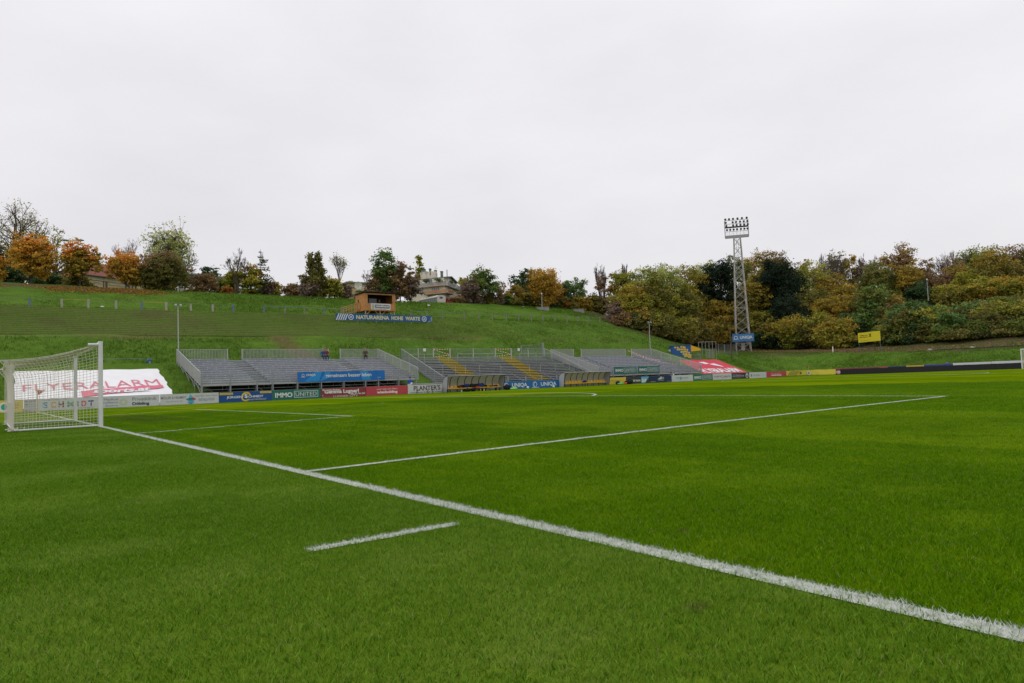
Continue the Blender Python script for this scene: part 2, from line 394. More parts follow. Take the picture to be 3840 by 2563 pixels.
strip('touchline', seg((LX, 0), (LX, LY)), h=.010); strip('touchline', seg((RX, 0), (RX, LY)), h=.010)
strip('halfway_line', seg((LX, LY/2), (RX, LY/2)), h=.014)
CX = -3.72
strip('centre_circle', [(CX+9.15*math.cos(t), LY/2+9.15*math.sin(t)) for t in np.linspace(0, 2*math.pi, 73)[:-1]], closed=True, h=.018)
for base, sg in ((0, 1), (LY, -1)):
    for hw, dp, nm in ((9.16, 5.44, 'goal_area_line'), (20.16, 16.44, 'penalty_area_line')):
        for sx in (-1, 1):
            strip(nm, seg((CX+sx*hw, base+sg*.06), (CX+sx*hw, base+sg*dp)), .12, h=.010)
        strip(nm, seg((CX-hw-.06, base+sg*dp), (CX+hw+.06, base+sg*dp)), .12, h=.014)
    a0 = math.asin((16.5-11)/9.15)
    strip('penalty_arc', [(CX+9.15*math.cos(t), base+sg*(11+9.15*math.sin(t))) for t in np.linspace(a0, math.pi-a0, 40)], .12, h=.018)
    mb = MB(); mb.tube((CX, base+sg*11, float(zcrown(CX, base+sg*11))+.004), (CX, base+sg*11, float(zcrown(CX, base+sg*11))+.010), .12, n=16)
    tag(mb.build('penalty_spot', M_LINE), kind='structure')
for cx, cy, a in ((LX, 0, 0), (LX, LY, -math.pi/2)):
    strip('corner_arc', [(cx+math.cos(a+t), cy+math.sin(a+t)) for t in np.linspace(0, math.pi/2, 9)], .1, h=.014)
strip('distance_mark', seg((20.07, -1.29), (20.07, -.33), .1), .09)

# real grass blades near the camera: three densities of turf, repeated over the ground
def blade_patch(nb, L, w, segs, tilt, size=1.0):
    P = (RNG.random((nb, 2))-.5)*size
    h = L*(.55+.75*RNG.random(nb)); a = RNG.random(nb)*2*math.pi; bend = tilt*(.3+1.0*RNG.random(nb)); ww = w*(.7+.6*RNG.random(nb))
    yaw = RNG.random(nb)*2*math.pi
    h = h*(.78+.45*(.5+.5*np.sin(P[:, 0]*2*math.pi*4+2*np.sin(P[:, 1]*2*math.pi*3))*np.sin(P[:, 1]*2*math.pi*5)))
    wx, wy = np.cos(yaw)*ww/2, np.sin(yaw)*ww/2
    dx, dy = np.cos(a), np.sin(a)
    rows = []
    if segs == 2: lv = [(0, 1.0), (.55, .85), (1.0, 0)]
    else: lv = [(0, 1.0), (1.0, 0)]
    V = []
    for t, k in lv:
        off = bend*t**1.7*h; z = h*t*(1-.25*bend*t)
        bx = P[:, 0]+dx*off; by = P[:, 1]+dy*off
        if k > 0:
            V.append(np.stack([bx-wx*k, by-wy*k, z], -1)); V.append(np.stack([bx+wx*k, by+wy*k, z], -1))
        else: V.append(np.stack([bx, by, z], -1))
    V = np.stack(V, 1); k = V.shape[1]; base = (np.arange(nb)*k)[:, None]
    if segs == 2: T = np.concatenate([base+np.array([[0, 1, 3]]), base+np.array([[0, 3, 2]]), base+np.array([[2, 3, 4]])])
    else: T = base+np.array([[0, 1, 2]])
    tint = np.repeat(RNG.random(nb), k)
    return V.reshape(-1, 3), T, tint
parts = [blade_patch(13500, .026, .0027, 2, .95), blade_patch(7500, .025, .0042, 1, .95), blade_patch(3200, .022, .0082, 1, .8)]
cents = []
lim = [(0, 6.5), (6.5, 14), (14, 34)]
fx, fy = F_[0]/math.hypot(F_[0], F_[1]), F_[1]/math.hypot(F_[0], F_[1])
for ix in range(-14, 30):
    for iy in range(-12, 40):
        x, y = ix+.5, iy+.5; dx, dy = x-CAM[0], y-CAM[1]
        dep = dx*fx+dy*fy; lat = abs(dx*fy-dy*fx); dist = math.hypot(dx, dy)
        if dep < .6 or lat > .80*dep+1.6 or dist > 34: continue
        l = 0 if dist < 6.8 else 1 if dist < 14 else 2
        cents.append((x, y, float(zcrown(x, y)), l, random.randrange(4)))
VV = []; TT = []; lvl = []; tin = []; off = 0
for l, (v, t, ti) in enumerate(parts):
    VV.append(v); TT.append(t+off); off += len(v); lvl.append(np.full(len(v), l+1.0)); tin.append(ti)
cv = np.array([(c[0], c[1], c[2]) for c in cents]); VV.append(cv)
lvl.append(np.array([10.0+c[3] for c in cents])); tin.append(np.array([float(c[4]) for c in cents]))
me = fastmesh('turf_blades', np.concatenate(VV), np.concatenate(TT), 3)
a = me.attributes.new('lvl', 'FLOAT', 'POINT'); a.data.foreach_set('value', np.concatenate(lvl).astype(np.float32))
a = me.attributes.new('tint', 'FLOAT', 'POINT'); a.data.foreach_set('value', np.concatenate(tin).astype(np.float32))
grass = link('turf_blades', me, M_BLADE)
tag(grass, 'short mown grass blades of the football pitch in the foreground', 'grass', kind='stuff')
ng = bpy.data.node_groups.new('spread_turf', 'GeometryNodeTree')
ng.interface.new_socket('Geometry', in_out='INPUT', socket_type='NodeSocketGeometry'); ng.interface.new_socket('Geometry', in_out='OUTPUT', socket_type='NodeSocketGeometry')
gi = ng.nodes.new('NodeGroupInput'); go = ng.nodes.new('NodeGroupOutput'); jn = ng.nodes.new('GeometryNodeJoinGeometry')
def gat(nm):
    x = ng.nodes.new('GeometryNodeInputNamedAttribute'); x.data_type = 'FLOAT'; x.inputs['Name'].default_value = nm; return x.outputs[0]
def gcmp(v, k):
    x = ng.nodes.new('ShaderNodeMath'); x.operation = 'COMPARE'; x.inputs[1].default_value = k; x.inputs[2].default_value = .25; ng.links.new(v, x.inputs[0]); return x.outputs[0]
lv = gat('lvl')
for l in range(3):
    s1 = ng.nodes.new('GeometryNodeSeparateGeometry'); s1.domain = 'POINT'; ng.links.new(gi.outputs[0], s1.inputs[0]); ng.links.new(gcmp(lv, l+1), s1.inputs[1])
    s2 = ng.nodes.new('GeometryNodeSeparateGeometry'); s2.domain = 'POINT'; ng.links.new(gi.outputs[0], s2.inputs[0]); ng.links.new(gcmp(lv, 10+l), s2.inputs[1])
    ip = ng.nodes.new('GeometryNodeInstanceOnPoints'); ng.links.new(s2.outputs[0], ip.inputs['Points']); ng.links.new(s1.outputs[0], ip.inputs['Instance'])
    ml = ng.nodes.new('ShaderNodeMath'); ml.operation = 'MULTIPLY'; ml.inputs[1].default_value = math.pi/2; ng.links.new(gat('tint'), ml.inputs[0])
    cb = ng.nodes.new('ShaderNodeCombineXYZ'); ng.links.new(ml.outputs[0], cb.inputs[2])
    ng.links.new(cb.outputs[0], ip.inputs['Rotation']); ng.links.new(ip.outputs[0], jn.inputs[0])
ng.links.new(jn.outputs[0], go.inputs[0])
md = grass.modifiers.new('spread', 'NODES'); md.node_group = ng

# ------------------------------------------------------------------ hillside terrain round the field
ds = list(np.arange(0, 18.4, .5))+[18.45]
NT = 15
TS = 10/NT
for k in range(NT):
    d0 = 18.5+k*TS; ds += [d0, d0+.26]
ds += [28.5]+list(np.arange(29, 50, .75))+[52, 56, 62, 70, 85, 100, 130, 180, 260, 400]
ds = np.array(ds)
st_ = np.concatenate([[-400, -250, -160, -130], np.arange(-122, -2, .8), np.arange(-2, 22, .5), np.arange(22, 60, 1.5), np.arange(60, 140, 6), [180, 280, 400]])
S, D = np.meshgrid(st_, ds, indexing='ij')
ang = np.clip(S, 0, 20)/20*math.pi/2
HX = np.where(S <= 0, KX-KR-D, np.where(S >= 20, KX+(S-20), KX-np.cos(ang)*(KR+D)))
HY = np.where(S <= 0, KY+S, np.where(S >= 20, KY+KR+D, KY+np.sin(ang)*(KR+D)))
Z = ztab(S, D)
k = np.floor((D-18.5)/TS+1e-6); fr = (D-18.5)/TS-k
zs = 7.0+3.75*(k+np.clip(fr*TS/.26, 0, 1))/NT
tw = np.clip((D-18.45)*20, 0, 1)*np.clip((28.55-D)*20, 0, 1)*np.interp(HY, [-200, 28, 52, 84], [1, 1, .6, 0])*(S < -8)
Z = Z*(1-tw)+zs*tw
def vnoise(x, y, sc, seed):
    r = np.random.default_rng(seed); T = r.random((128, 128)); X = x/sc; Y = y/sc; xi = np.floor(X).astype(int); yi = np.floor(Y).astype(int)
    fx_, fy_ = X-xi, Y-yi; fx_ = fx_**2*(3-2*fx_); fy_ = fy_**2*(3-2*fy_)
    g = lambda a, b: T[a % 128, b % 128]
    return (g(xi, yi)*(1-fx_)+g(xi+1, yi)*fx_)*(1-fy_)+(g(xi, yi+1)*(1-fx_)+g(xi+1, yi+1)*fx_)*fy_-.5
amp = np.clip((D-.5)/3, 0, 1)*(1-.75*tw)
HY0 = KY+S
UND_SHADE = ((D > .8) & (D < 9.6) & (HY0 > 12.3) & (HY0 < 76.6) & ~((HY0 > 31.3) & (HY0 < 36.0)) & ~((HY0 > 56) & (HY0 < 58)) & (S < -8)).astype(float)  # ground beneath the stands, coloured dark to stand for the shade there
amp = amp*(1-((D < 11) & (((HY > -2.5) & (HY < 11)) | ((HY > 78) & (HY < 93)))))
Z = Z+amp*(.22*vnoise(HX, HY, 3.5, 1)+.14*vnoise(HX, HY, 1.3, 2)+.5*vnoise(HX, HY, 14, 3)*np.clip((D-30)/8, 0, 1))
Z = Z+tw*.05*vnoise(HX, HY, 1.1, 5)
V = np.stack([HX, HY, Z], -1).reshape(-1, 3); a_, b_ = S.shape; I = np.arange(a_*b_).reshape(a_, b_)
Fq = np.stack([I[:-1, :-1], I[1:, :-1], I[1:, 1:], I[:-1, 1:]], -1).reshape(-1, 4)
me = fastmesh('hillside', V, Fq, 4)
me.polygons.foreach_set('use_smooth', [False]*len(Fq))
def setatt(nm, v):
    a = me.attributes.new(nm, 'FLOAT', 'POINT'); a.data.foreach_set('value', np.asarray(v, np.float32).ravel())
DN = D+1.6*vnoise(HX, HY, 4, 21)+.8*vnoise(HX, HY, 1.6, 22)
setatt('terr', np.clip((DN-17.6)*.9, 0, 1)*np.clip((29.9-DN)*.7, 0, 1)*(.66+.6*vnoise(HX, HY, 7, 23))*np.interp(HY, [-200, 24, 44, 66], [.95, .9, .45, .12])*(S < -6))
setatt('riser_and_shade', np.clip(UND_SHADE+tw*np.clip(1-fr*TS/.2, 0, 1)*np.interp(HY, [-200, 25, 50, 70], [.75, .75, .4, .1]), 0, 1))  # steps darker towards the foot, plus the painted shade under the stands
lit = np.clip((D-10.5-1.5*vnoise(HX, HY, 5, 9)*2)/1.2, 0, 1)*np.interp(S, [-400, -11, -2, 400], [0, 0, 1, 1])
woodedge = np.interp(D, [10, 18.5, 28.5, 34], [92, 88, 85, 92])
lit = np.maximum(lit, np.clip((HY-woodedge)/3, 0, 1)*(D > 12)*(D < 40)*(S < 6))
und = ((D > 1) & (D < 9.5) & (HY > 12.5) & (HY < 76.4) & ~((HY > 31) & (HY < 36.5)) & ~((HY > 55.5) & (HY < 58.5))).astype(float)
lit = np.maximum(lit, .95*np.clip(1-np.abs(D-43)/2.6, 0, 1)*np.interp(HY, [-30, -6, 14, 19], [.8, 1, 1, 0]))
setatt('litter', lit)
setatt('path', np.clip(1.3-np.abs((HY-(24.5+ (D-12)*-.15)))/1.5, 0, 1)*np.clip((D-10)/1, 0, 1)*np.clip((19-D)/1, 0, 1)*1.0+.7*np.clip(1.2-np.abs(D-18.0)/.8, 0, 1)*np.clip(vnoise(HX, HY, 5, 12)*3+.2, 0, 1)*(S < -8)+.9*np.clip(1-np.abs(D-29.5)/1.4, 0, 1)*np.clip(vnoise(HX, HY, 4, 13)*3+.35, 0, 1)*(S < -8))
hill = link('hillside', me, M_HILL); tag(hill, 'green grass bank with worn standing terraces rising behind the stands', kind='structure')

# ------------------------------------------------------------------ lettering
_TXT = {}
def txt_mesh(s, bold=0.0, shear=0.0):
    k = (s, bold, shear)
    if k in _TXT: return _TXT[k]
    c = bpy.data.curves.new('lettering', 'FONT'); c.body = s; c.size = 1; c.offset = bold; c.resolution_u = 3; c.shear = shear; c.fill_mode = 'FRONT'
    o = bpy.data.objects.new('lettering', c); COL.objects.link(o)
    dg = bpy.context.evaluated_depsgraph_get(); dg.update()
    me = bpy.data.meshes.new_from_object(o.evaluated_get(dg))
    n = len(me.vertices); co = np.empty(n*3, np.float32); me.vertices.foreach_get('co', co); co = co.reshape(-1, 3)
    polys = [tuple(p.vertices) for p in me.polygons]
    bpy.data.objects.remove(o); bpy.data.curves.remove(c); bpy.data.meshes.remove(me)
    _TXT[k] = (co.astype(float), polys); return _TXT[k]
def text(s, o, u, v, box, m, parent, name='lettering', bold=0.0, shear=0.0, lift=.006, warp=None):
    """box = u0, v0, u1, v1 in metres along unit vectors u, v from o (world); parent must sit at the origin"""
    co, polys = txt_mesh(s, bold, shear)
    if not len(co): return None
    mn = co.min(0); mx = co.max(0); o = np.array(o, float); u = np.array(u, float); v = np.array(v, float); w = np.cross(u, v)
    uu = box[0]+(co[:, 0]-mn[0])/(mx[0]-mn[0])*(box[2]-box[0]); vv = box[1]+(co[:, 1]-mn[1])/(mx[1]-mn[1])*(box[3]-box[1])
    P = [warp(a, b) for a, b in zip(uu, vv)] if warp else list(o+np.outer(uu, u)+np.outer(vv, v)+w*lift)
    me = bpy.data.meshes.new(name); me.from_pydata([tuple(map(float, p)) for p in P], [], polys); me.update()
    return link(name, me, m, parent)
W_ = flat('print_white', (.74, .75, .75)); K_ = flat('print_black', (.02, .02, .022)); G_ = flat('print_grey', (.16, .16, .17))

# ------------------------------------------------------------------ goals
def goal(loc, near, group, label):
    """posts at x=0 and -7.44; net runs towards -y"""
    g = thing('football_goal', label, 'goal', loc, 0 if near else math.pi, group)
    x0, x1 = 0, -7.44
    sgn = 1
    for x in (x0, x1):
        mb = MB(); mb.tube((x, 0, -.05), (x, 0, 2.56), .062, n=16); mb.build('post', M_WHITE, g, smooth=False)
    MB().tube((x0, 0, 2.50), (x1, 0, 2.50), .06, n=16).build('crossbar', M_WHITE, g)
    mb = MB()
    for x in (x0, x1): mb.tube((x, 0, .06), (x, -2.12, .05), .026, n=8)
    mb.tube((x0, -2.12, .05), (x1, -2.12, .05), .026, n=8); mb.build('ground_frame', M_WHITE, g)
    for x in (x0, x1): MB().tube((x, -.05, 2.46), (x, -.32, 2.46), .04, n=8).build('net_bracket', M_WHITE, g)
    # net surfaces as grids of thin cords
    zt = 1.98
    def cord(name, fn, nu, nv, r, su=3, sv=3, m=M_NET):
        mb = MB()
        def run(pts):
            for i in range(len(pts)-1): mb.tube(pts[i], pts[i+1], r, n=3, caps=False)
        for i in range(nu+1): run([fn(i/nu, j/(sv)) for j in range(sv+1)])
        for j in range(nv+1): run([fn(i/su, j/nv) for i in range(su+1)])
        mb.build(name, m, g)
    def back(u, v):  # v 0 ground .. 1 top
        bulge = .10*math.sin(math.pi*min(v*1.2, 1))+(.0 if v < .8 else .0)
        y = -2.12+bulge*.8*(1-abs(2*u-1)**4)-(max(0, v-.72)/.28)**2*.32*(1 if abs(2*u-1) > .9 else .55)
        return (x0+(x1-x0)*u, y, .05+(zt+.03-.05)*v+.02*math.sin(9*u))
    def side(x):
        def f(u, v):
            yb = back(0 if x == x0 else 1, v)
            top = 2.46+(back(0, 1)[2]-2.46)*u
            y = yb[1]*u; z = .05+(top-.05)*v-.10*math.sin(math.pi*u)*v*v
            return (x, y, z)
        return f
    def roof(u, v):
        b = back(u, 1); s = .12*math.sin(math.pi*v)+.10*math.sin(math.pi*u)*v
        return (b[0], -.02+(b[1]+.02)*v, 2.50+(b[2]-2.50)*v-s)
    cord('back_net', back, 72, 22, (.0078) if near else .009, 12, 8, M_NETW)
    cord('roof_net', roof, 72, 19, (.0075) if near else .009, 12, 6, M_NETW)
    cord('side_net', side(x0), 24, 27, .0052 if near else .008, 6, 6)
    cord('side_net', side(x1), 24, 27, .0052 if near else .008, 6, 6)
    if near:
        mb = MB()   # net gathered loosely over the frame at the back and a rolled hem
        for x in (x0, x1):
            for i in range(70):
                c = (x+random.uniform(-.02, .34)*(1 if x == x1 else -1), -2.12+random.gauss(0, .06), .03+abs(random.gauss(0, .05)))
                d = (c[0]+random.uniform(-.12, .12), c[1]+random.uniform(-.05, .05), max(.02, c[2]+random.uniform(-.03, .04))); mb.tube(c, d, .011, n=4)
        mb.build('net_hem', M_NETW, g, kind='stuff')
        for x in (x0, x1):
            top = back(0 if x == x0 else 1, 1)
            mb = MB(); mb.path([top, (x, -3.2, 2.16), (x, -4.4, 2.42)], .008, 4); mb.build('guy_rope', M_NETW, g)
            # slack outer bundle at the back corner
            mb = MB()
            for i in range(9):
                xx = x+(.015*i if x == x0 else -.015*i)
                mb.path([(xx, -2.10-.012*i, .05+k*.2+.01*i) for k in range(10)], .004, 3)
            mb.build('net_edge', M_NETW, g)
    return g
goal((-.07, -.05, 0), True, 'football goals', 'white football goal with a pale net standing at the left edge, nearest to the camera')
gf = goal((-7.44, LY, 0.0), False, 'football goals', 'small distant white goal at the right edge in front of the black hoarding')
for x in (0.0, -7.44):
    st = thing('net_support_post', 'slim white pole holding the net ropes behind the %s of the near goal' % ('closer post' if x == 0 else 'farther post'), 'pole', (x, -4.4, 0), group='net support poles')
    MB().tube((0, 0, -.1), (0, 0, 2.45), .035, n=8).build('pole', M_WHITE, st)
    MB().tube((0, 0, 2.45), (0, 0, 2.49), .045, n=8).build('cap', M_WHITE, st)

# ------------------------------------------------------------------ corner flags
M_POLEY = flat('flag_pole_yellow', (.55, .33, .08)); M_FLAG = flat('flag_cloth', (.42, .14, .07))
for (x, y, lb) in ((-34.9, .05, 'yellow corner flag pole with a red pennant seen through the near goal net'), (-35.75, 100.35, 'orange corner flag at the far corner behind the yellow cloth banner')):
    t = thing('corner_flag', lb, 'corner flag', (x, y, 0), group='corner flags')
    MB().tube((0, 0, -.05), (0, 0, 1.55), .025, n=8).build('pole', M_POLEY, t)
    mb = MB(); mb.prism([(0, 0), (.36, -.14), (0, -.38)], (0, .02, 1.54), (.3, .95, 0), (0, 0, 1), .012); mb.build('pennant', M_FLAG, t)

# ------------------------------------------------------------------ advertising boards along the touchline
BX = -37.0; BH = .88
def yb(px): return float(pX(px, 1554-px*.0455, BX)[1])
YV, ZV = (0, 1, 0), (0, 0, 1)
def board(px0, px1, col, label, items, h=BH, x=BX, frame=None, y0=None, y1=None, posts=True):
    a = yb(px0) if y0 is None else y0; b = yb(px1) if y1 is None else y1
    t = thing('advertising_board', label, 'advertising board', (x, a+.012, 0), group='advertising boards along the touchline')
    Wd = b-a-.024
    MB().bb(-.04, 0, 0, Wd, .03, h).build('panel', col, t)
    mb = MB(); mb.bb(-.05, .006, -.004, Wd+.004, h, h+.018).build('top_rim', M_GALV if frame is None else frame, t)
    n = max(2, int(Wd/2.2)+1)
    for i in range(n):
        yy = .1+(Wd-.2)*i/(n-1); mb = MB(); mb.bar((-.07, yy, -.1), (-.07, yy, h-.05), .05); mb.bar((-.07, yy, h*.7), (-.55, yy, 0), .03); mb.build('brace', M_GALV, t)
    for it in items:
        k = it[0]
        if k == 't':
            _, s, bx, m = it[:4]; kw = it[4] if len(it) > 4 else {}
            text(s, (0, 0, 0), YV, ZV, (bx[0]*Wd, bx[1]*h, bx[2]*Wd, bx[3]*h), m, t, **kw)
        elif k == 'r':   # filled rectangle
            _, bx, m = it[:3]; nm = it[3] if len(it) > 3 else 'printed_patch'; lf = it[4] if len(it) > 4 else .004
            MB().prism([(bx[0]*Wd, bx[1]*h), (bx[2]*Wd, bx[1]*h), (bx[2]*Wd, bx[3]*h), (bx[0]*Wd, bx[3]*h)], (0, 0, 0), YV, ZV, lf).build(nm, m, t)
        elif k == 'p':   # polygon
            _, pl, m = it[:3]; nm = it[3] if len(it) > 3 else 'emblem'; lf = it[4] if len(it) > 4 else .005
            MB().prism([(p[0]*Wd, p[1]*h) for p in pl], (0, 0, 0), YV, ZV, lf).build(nm, m, t)
        elif k == 'ring':  # cx, cy (fractions), outer r, inner r in metres, arc
            _, cx, cy, ro, ri, m = it[:6]; a0, a1 = it[6] if len(it) > 6 else (0, 2*math.pi); lf = it[7] if len(it) > 7 else .006
            mb = MB(); nn = 24
            for i in range(nn):
                p = []
                for tt, rr in ((i, ro), (i+1, ro), (i+1, ri), (i, ri)):
                    an = a0+(a1-a0)*tt/nn; p.append((lf, cx*Wd+rr*math.cos(an), cy*h+rr*math.sin(an)))
                mb.add(p, [(0, 1, 2, 3)])
            mb.build('emblem', m, t)
        elif k == 'frame':
            _, bx, th, m = it; x0_, z0_, x1_, z1_ = bx[0]*Wd, bx[1]*h, bx[2]*Wd, bx[3]*h; mb = MB()
            for (p, q, r_, s_) in ((x0_, x1_, z0_, z0_+th), (x0_, x1_, z1_-th, z1_), (x0_, x0_+th, z0_+th, z1_-th), (x1_-th, x1_, z0_+th, z1_-th)): mb.bb(0, .006, p, q, r_, s_)
            mb.build('lettering_frame', m, t)
    return t
B = dict(bold=.035)
cY = flat('board_yellow', (.68, .53, .06)); cW = flat('board_white', (.58, .60, .62)); cB = flat('board_blue', (.006, .07, .27)); cGr = flat('board_green', (.012, .145, .12))
cDR = flat('board_dark_red', (.26, .035, .045)); cR = flat('board_red', (.50, .055, .075)); cU = flat('board_bright_blue', (.01, .14, .40)); cN = flat('board_navy', (.012, .028, .075))
cK = flat('board_charcoal', (.035, .038, .042)); cLG = flat('board_pale_grey', (.42, .44, .48))
def col(name, c): return flat('print_'+name, c)
mBl, mOr, mMa, mGn, mPk, mNv, mYl = col('blue', (.08, .30, .52)), col('orange', (.65, .30, .06)), col('maroon', (.16, .03, .04)), col('green', (.05, .36, .22)), col('pink', (.55, .10, .16)), col('navy', (.04, .04, .22)), col('yellow', (.70, .52, .03))
mLime, mLB, mRed = col('lime', (.42, .50, .03)), col('light_blue', (.12, .42, .66)), col('red', (.55, .03, .05))
def circ(cx, cy, rx, ry, n=20): return [(cx+rx*math.cos(2*math.pi*i/n), cy+ry*math.sin(2*math.pi*i/n)) for i in range(n)]
board(-150, -60, cB, 'blue board farthest left behind the near goal', [])
board(-60, 88, cY, 'yellow board with a round white and green emblem at the left edge behind the goal', [
    ('p', circ(.50, .45, .15, .40), W_, 'emblem', .005), ('p', circ(.50, .47, .08, .24), mGn, 'emblem', .009), ('t', 'KLINIK', (.70, .55, .90, .72), G_), ('t', 'WIEN', (.70, .30, .85, .46), G_)])
board(88, 137, cLG, 'narrow pale grey board with small dark lettering beside the corner flag', [('t', 'Elektrotechnik', (.06, .80, .96, .93), G_), ('t', 'GmbH', (.06, .55, .35, .67), G_), ('t', 'www.', (.1, .06, .5, .14), G_)])
board(137, 375, cW, 'pale board with big multicoloured letters seen through the goal net', [
    ('t', 'Ihr Malermeister in Wien', (.10, .86, .50, .95), G_)]+[('t', c, (x, .24, x+w, .74), m, B) for c, x, w, m in (('S', .09, .085, mBl), ('C', .21, .09, mOr), ('H', .33, .09, mMa), ('M', .47, .12, mGn), ('I', .62, .03, G_), ('D', .70, .08, mPk), ('T', .81, .09, mNv))]+[('t', 'www.malermeister.at', (.55, .10, .9, .18), G_)])
sun_items = []
for i in range(14):
    a = i*2*math.pi/14
    sun_items.append(('p', [(.38+(math.cos(a)*.14)/3.7, .47+math.sin(a)*.14/.88), (.38+math.cos(a+.25)*.21/3.7, .47+math.sin(a+.25)*.21/.88), (.38+math.cos(a+.62)*.30/3.7, .47+math.sin(a+.62)*.30/.88), (.38+math.cos(a+.42)*.20/3.7, .47+math.sin(a+.42)*.20/.88), (.38+math.cos(a+.2)*.13/3.7, .47+math.sin(a+.2)*.13/.88)], mLime))
board(375, 599.5, cW, 'white board with a lime green sunburst between grey lettering', [
    ('t', 'Medical', (.06, .66, .29, .85), G_), ('t', 'Excellence', (.0, .40, .29, .58), G_), ('t', 'Austria', (.08, .14, .29, .30), G_),
    ('t', 'Privatklinik', (.53, .55, .95, .84), G_), ('t', 'Döbling', (.53, .08, .82, .42), K_, B)]+sun_items)
board(600, 821, cW, 'white board with dark lettering round a blue drop over a red and teal ring', [
    ('t', 'MÜLLER & HELMERT', (.01, .56, .44, .84), G_, dict(bold=.01)), ('t', 'Ges.m.b.H. & Co. KG', (.10, .28, .37, .40), G_),
    ('t', 'Energie - Bäder - Sanitär - Heizungs-', (.58, .66, .98, .83), G_), ('t', 'INSTALLATION', (.65, .28, .92, .52), flat('print_slate', (.05, .13, .22))),
    ('p', circ(.515, .22, .055, .20), mLB, 'emblem', .004), ('p', [(.50, .95), (.57, .62), (.53, .48), (.47, .55)], mLB), ('p', circ(.515, .47, .085, .13), flat('print_teal', (.03, .28, .28)), 'emblem', .006), ('p', [(.55, .40), (.60, .47), (.57, .60), (.53, .58)], mRed, 'emblem', .009),
    ('t', 'M', (.49, .45, .535, .60), K_, dict(lift=.012)), ('t', 'H', (.50, .05, .53, .20), K_, dict(lift=.012))])
board(821.5, 1020.5, cB, 'blue board with white name lettering across a yellow house ring', [
    ('r', (.01, .74, .255, .93), mYl), ('t', 'MALERBETRIEB', (.03, .79, .235, .88), G_, dict(lift=.009)), ('r', (.77, .77, .99, .95), mYl), ('t', 'MEISTERHAFT', (.79, .82, .97, .90), G_, dict(lift=.009)),
    ('ring', .505, .50, .40, .25, mYl, (.15, 3.3)), ('ring', .49, .46, .36, .24, mYl, (3.1, 5.6)), ('p', [(.44, .60), (.51, .82), (.58, .62), (.555, .62), (.51, .74), (.465, .58)], cB, 'emblem', .009),
    ('t', 'JÜRGEN', (.135, .33, .43, .64), W_, dict(bold=.03, lift=.011)), ('t', 'S', (.47, .36, .53, .74), W_, dict(bold=.05, lift=.011)), ('t', 'CHMIDT', (.54, .38, .83, .60), W_, dict(bold=.03, lift=.011)),
    ('t', 'SCHAUTAUFSHAUS.AT', (.55, .14, .89, .28), W_, dict(lift=.011))])
def immo(Wm=1): return [('t', 'IMMO', (.055, .26, .405, .74), W_, dict(bold=.03)), ('frame', (.44, .19, .94, .85), .035, W_), ('t', 'UNITED', (.47, .33, .91, .71), W_, dict(bold=-.005))]
board(1021, 1204, cGr, 'green board with white lettering partly boxed, right of the blue house ring board', immo())
board(1204.5, 1373, cDR, 'dark red board with slanting white slogans in front of the first stand', [
    ('t', '2h gratis Parken', (.02, .72, .42, .92), W_, dict(bold=.03)), ('t', 'Gemma Lugner!', (.07, .34, .84, .86), W_, dict(bold=.045)), ('t', 'Mo.-Fr. bis 21h', (.66, .26, .98, .44), W_, dict(bold=.03)),
    ('t', 'LUGNER CITY', (.26, .04, .81, .24), W_), ('r', (.02, .22, .045, .34), mLB), ('t', 'lugnercity.at', (.02, .08, .22, .14), W_)])
board(1373.5, 1529, cR, 'red board with centred white lettering left of the wooden bench board', [
    ('t', 'mehr wien zum leben.', (.25, .62, .75, .80), W_), ('t', 'wienholding', (.25, .15, .75, .52), W_, dict(bold=.05))])
board(1530, 1661, cW, 'white board with black display lettering behind the bench', [
    ('t', "PLANTER'S", (.16, .32, .93, .80), K_, dict(bold=.02)), ('r', (.11, .90, .97, .95), K_), ('t', 'RESTAURANT  CLUB', (.45, .08, .75, .20), K_), ('r', (.06, .10, .42, .14), K_), ('r', (.78, .10, .97, .14), K_)], h=1.0)
board(1661.5, 1780, cLG, 'plain grey board hidden behind the left dugout', [], h=.55, x=-37.6); 
def uniqa(): return [('ring', .13, .52, .30, .235, W_), ('ring', .155, .50, .26, .215, W_, (1.2, 5.2)), ('r', (.03, .10, .27, .16), W_), ('t', 'UNIQA', (.33, .20, .87, .78), W_, dict(bold=.02))]
board(1885, 1991.5, cU, 'bright blue board with white lettering, left of the pair between the dugouts', uniqa())
board(1992, 2101, cU, 'bright blue board with white lettering, right of the pair between the dugouts', uniqa())
board(2101.5, 2266, cLG, 'plain grey board hidden behind the right dugout', [], h=.55, x=-37.6)
board(2266, 2348.5, cY, 'yellow board with thin script lettering right of the second dugout', [('t', 'heringer', (.28, .42, .78, .66), K_, dict(shear=.3)), ('t', 'Pyro', (.45, .18, .68, .38), K_, dict(shear=.3))])
board(2349, 2437, cK, 'black board with white slogan and a light blue slanted logo block', [
    ('t', 'THE BEST RUN', (.02, .30, .60, .58), W_, dict(bold=.035)), ('p', [(.64, .06), (.80, .06), (.98, .96), (.64, .96)], mLB), ('t', 'SAP', (.65, .18, .86, .66), W_, dict(bold=.05, lift=.011))])
board(2438, 2519.5, cN, 'navy board with a small white bar chart logo', [
    ('p', [(.36, .48), (.41, .48), (.41, .62), (.36, .55)], W_), ('p', [(.42, .48), (.47, .48), (.47, .76), (.42, .66)], W_), ('p', [(.48, .48), (.53, .48), (.53, .92), (.48, .80)], W_), ('t', '3SI', (.54, .50, .64, .82), W_), ('t', 'IMMOGROUP', (.38, .28, .64, .38), W_), ('r', (.02, .16, .25, .19), W_), ('r', (.80, .16, .98, .18), W_)])
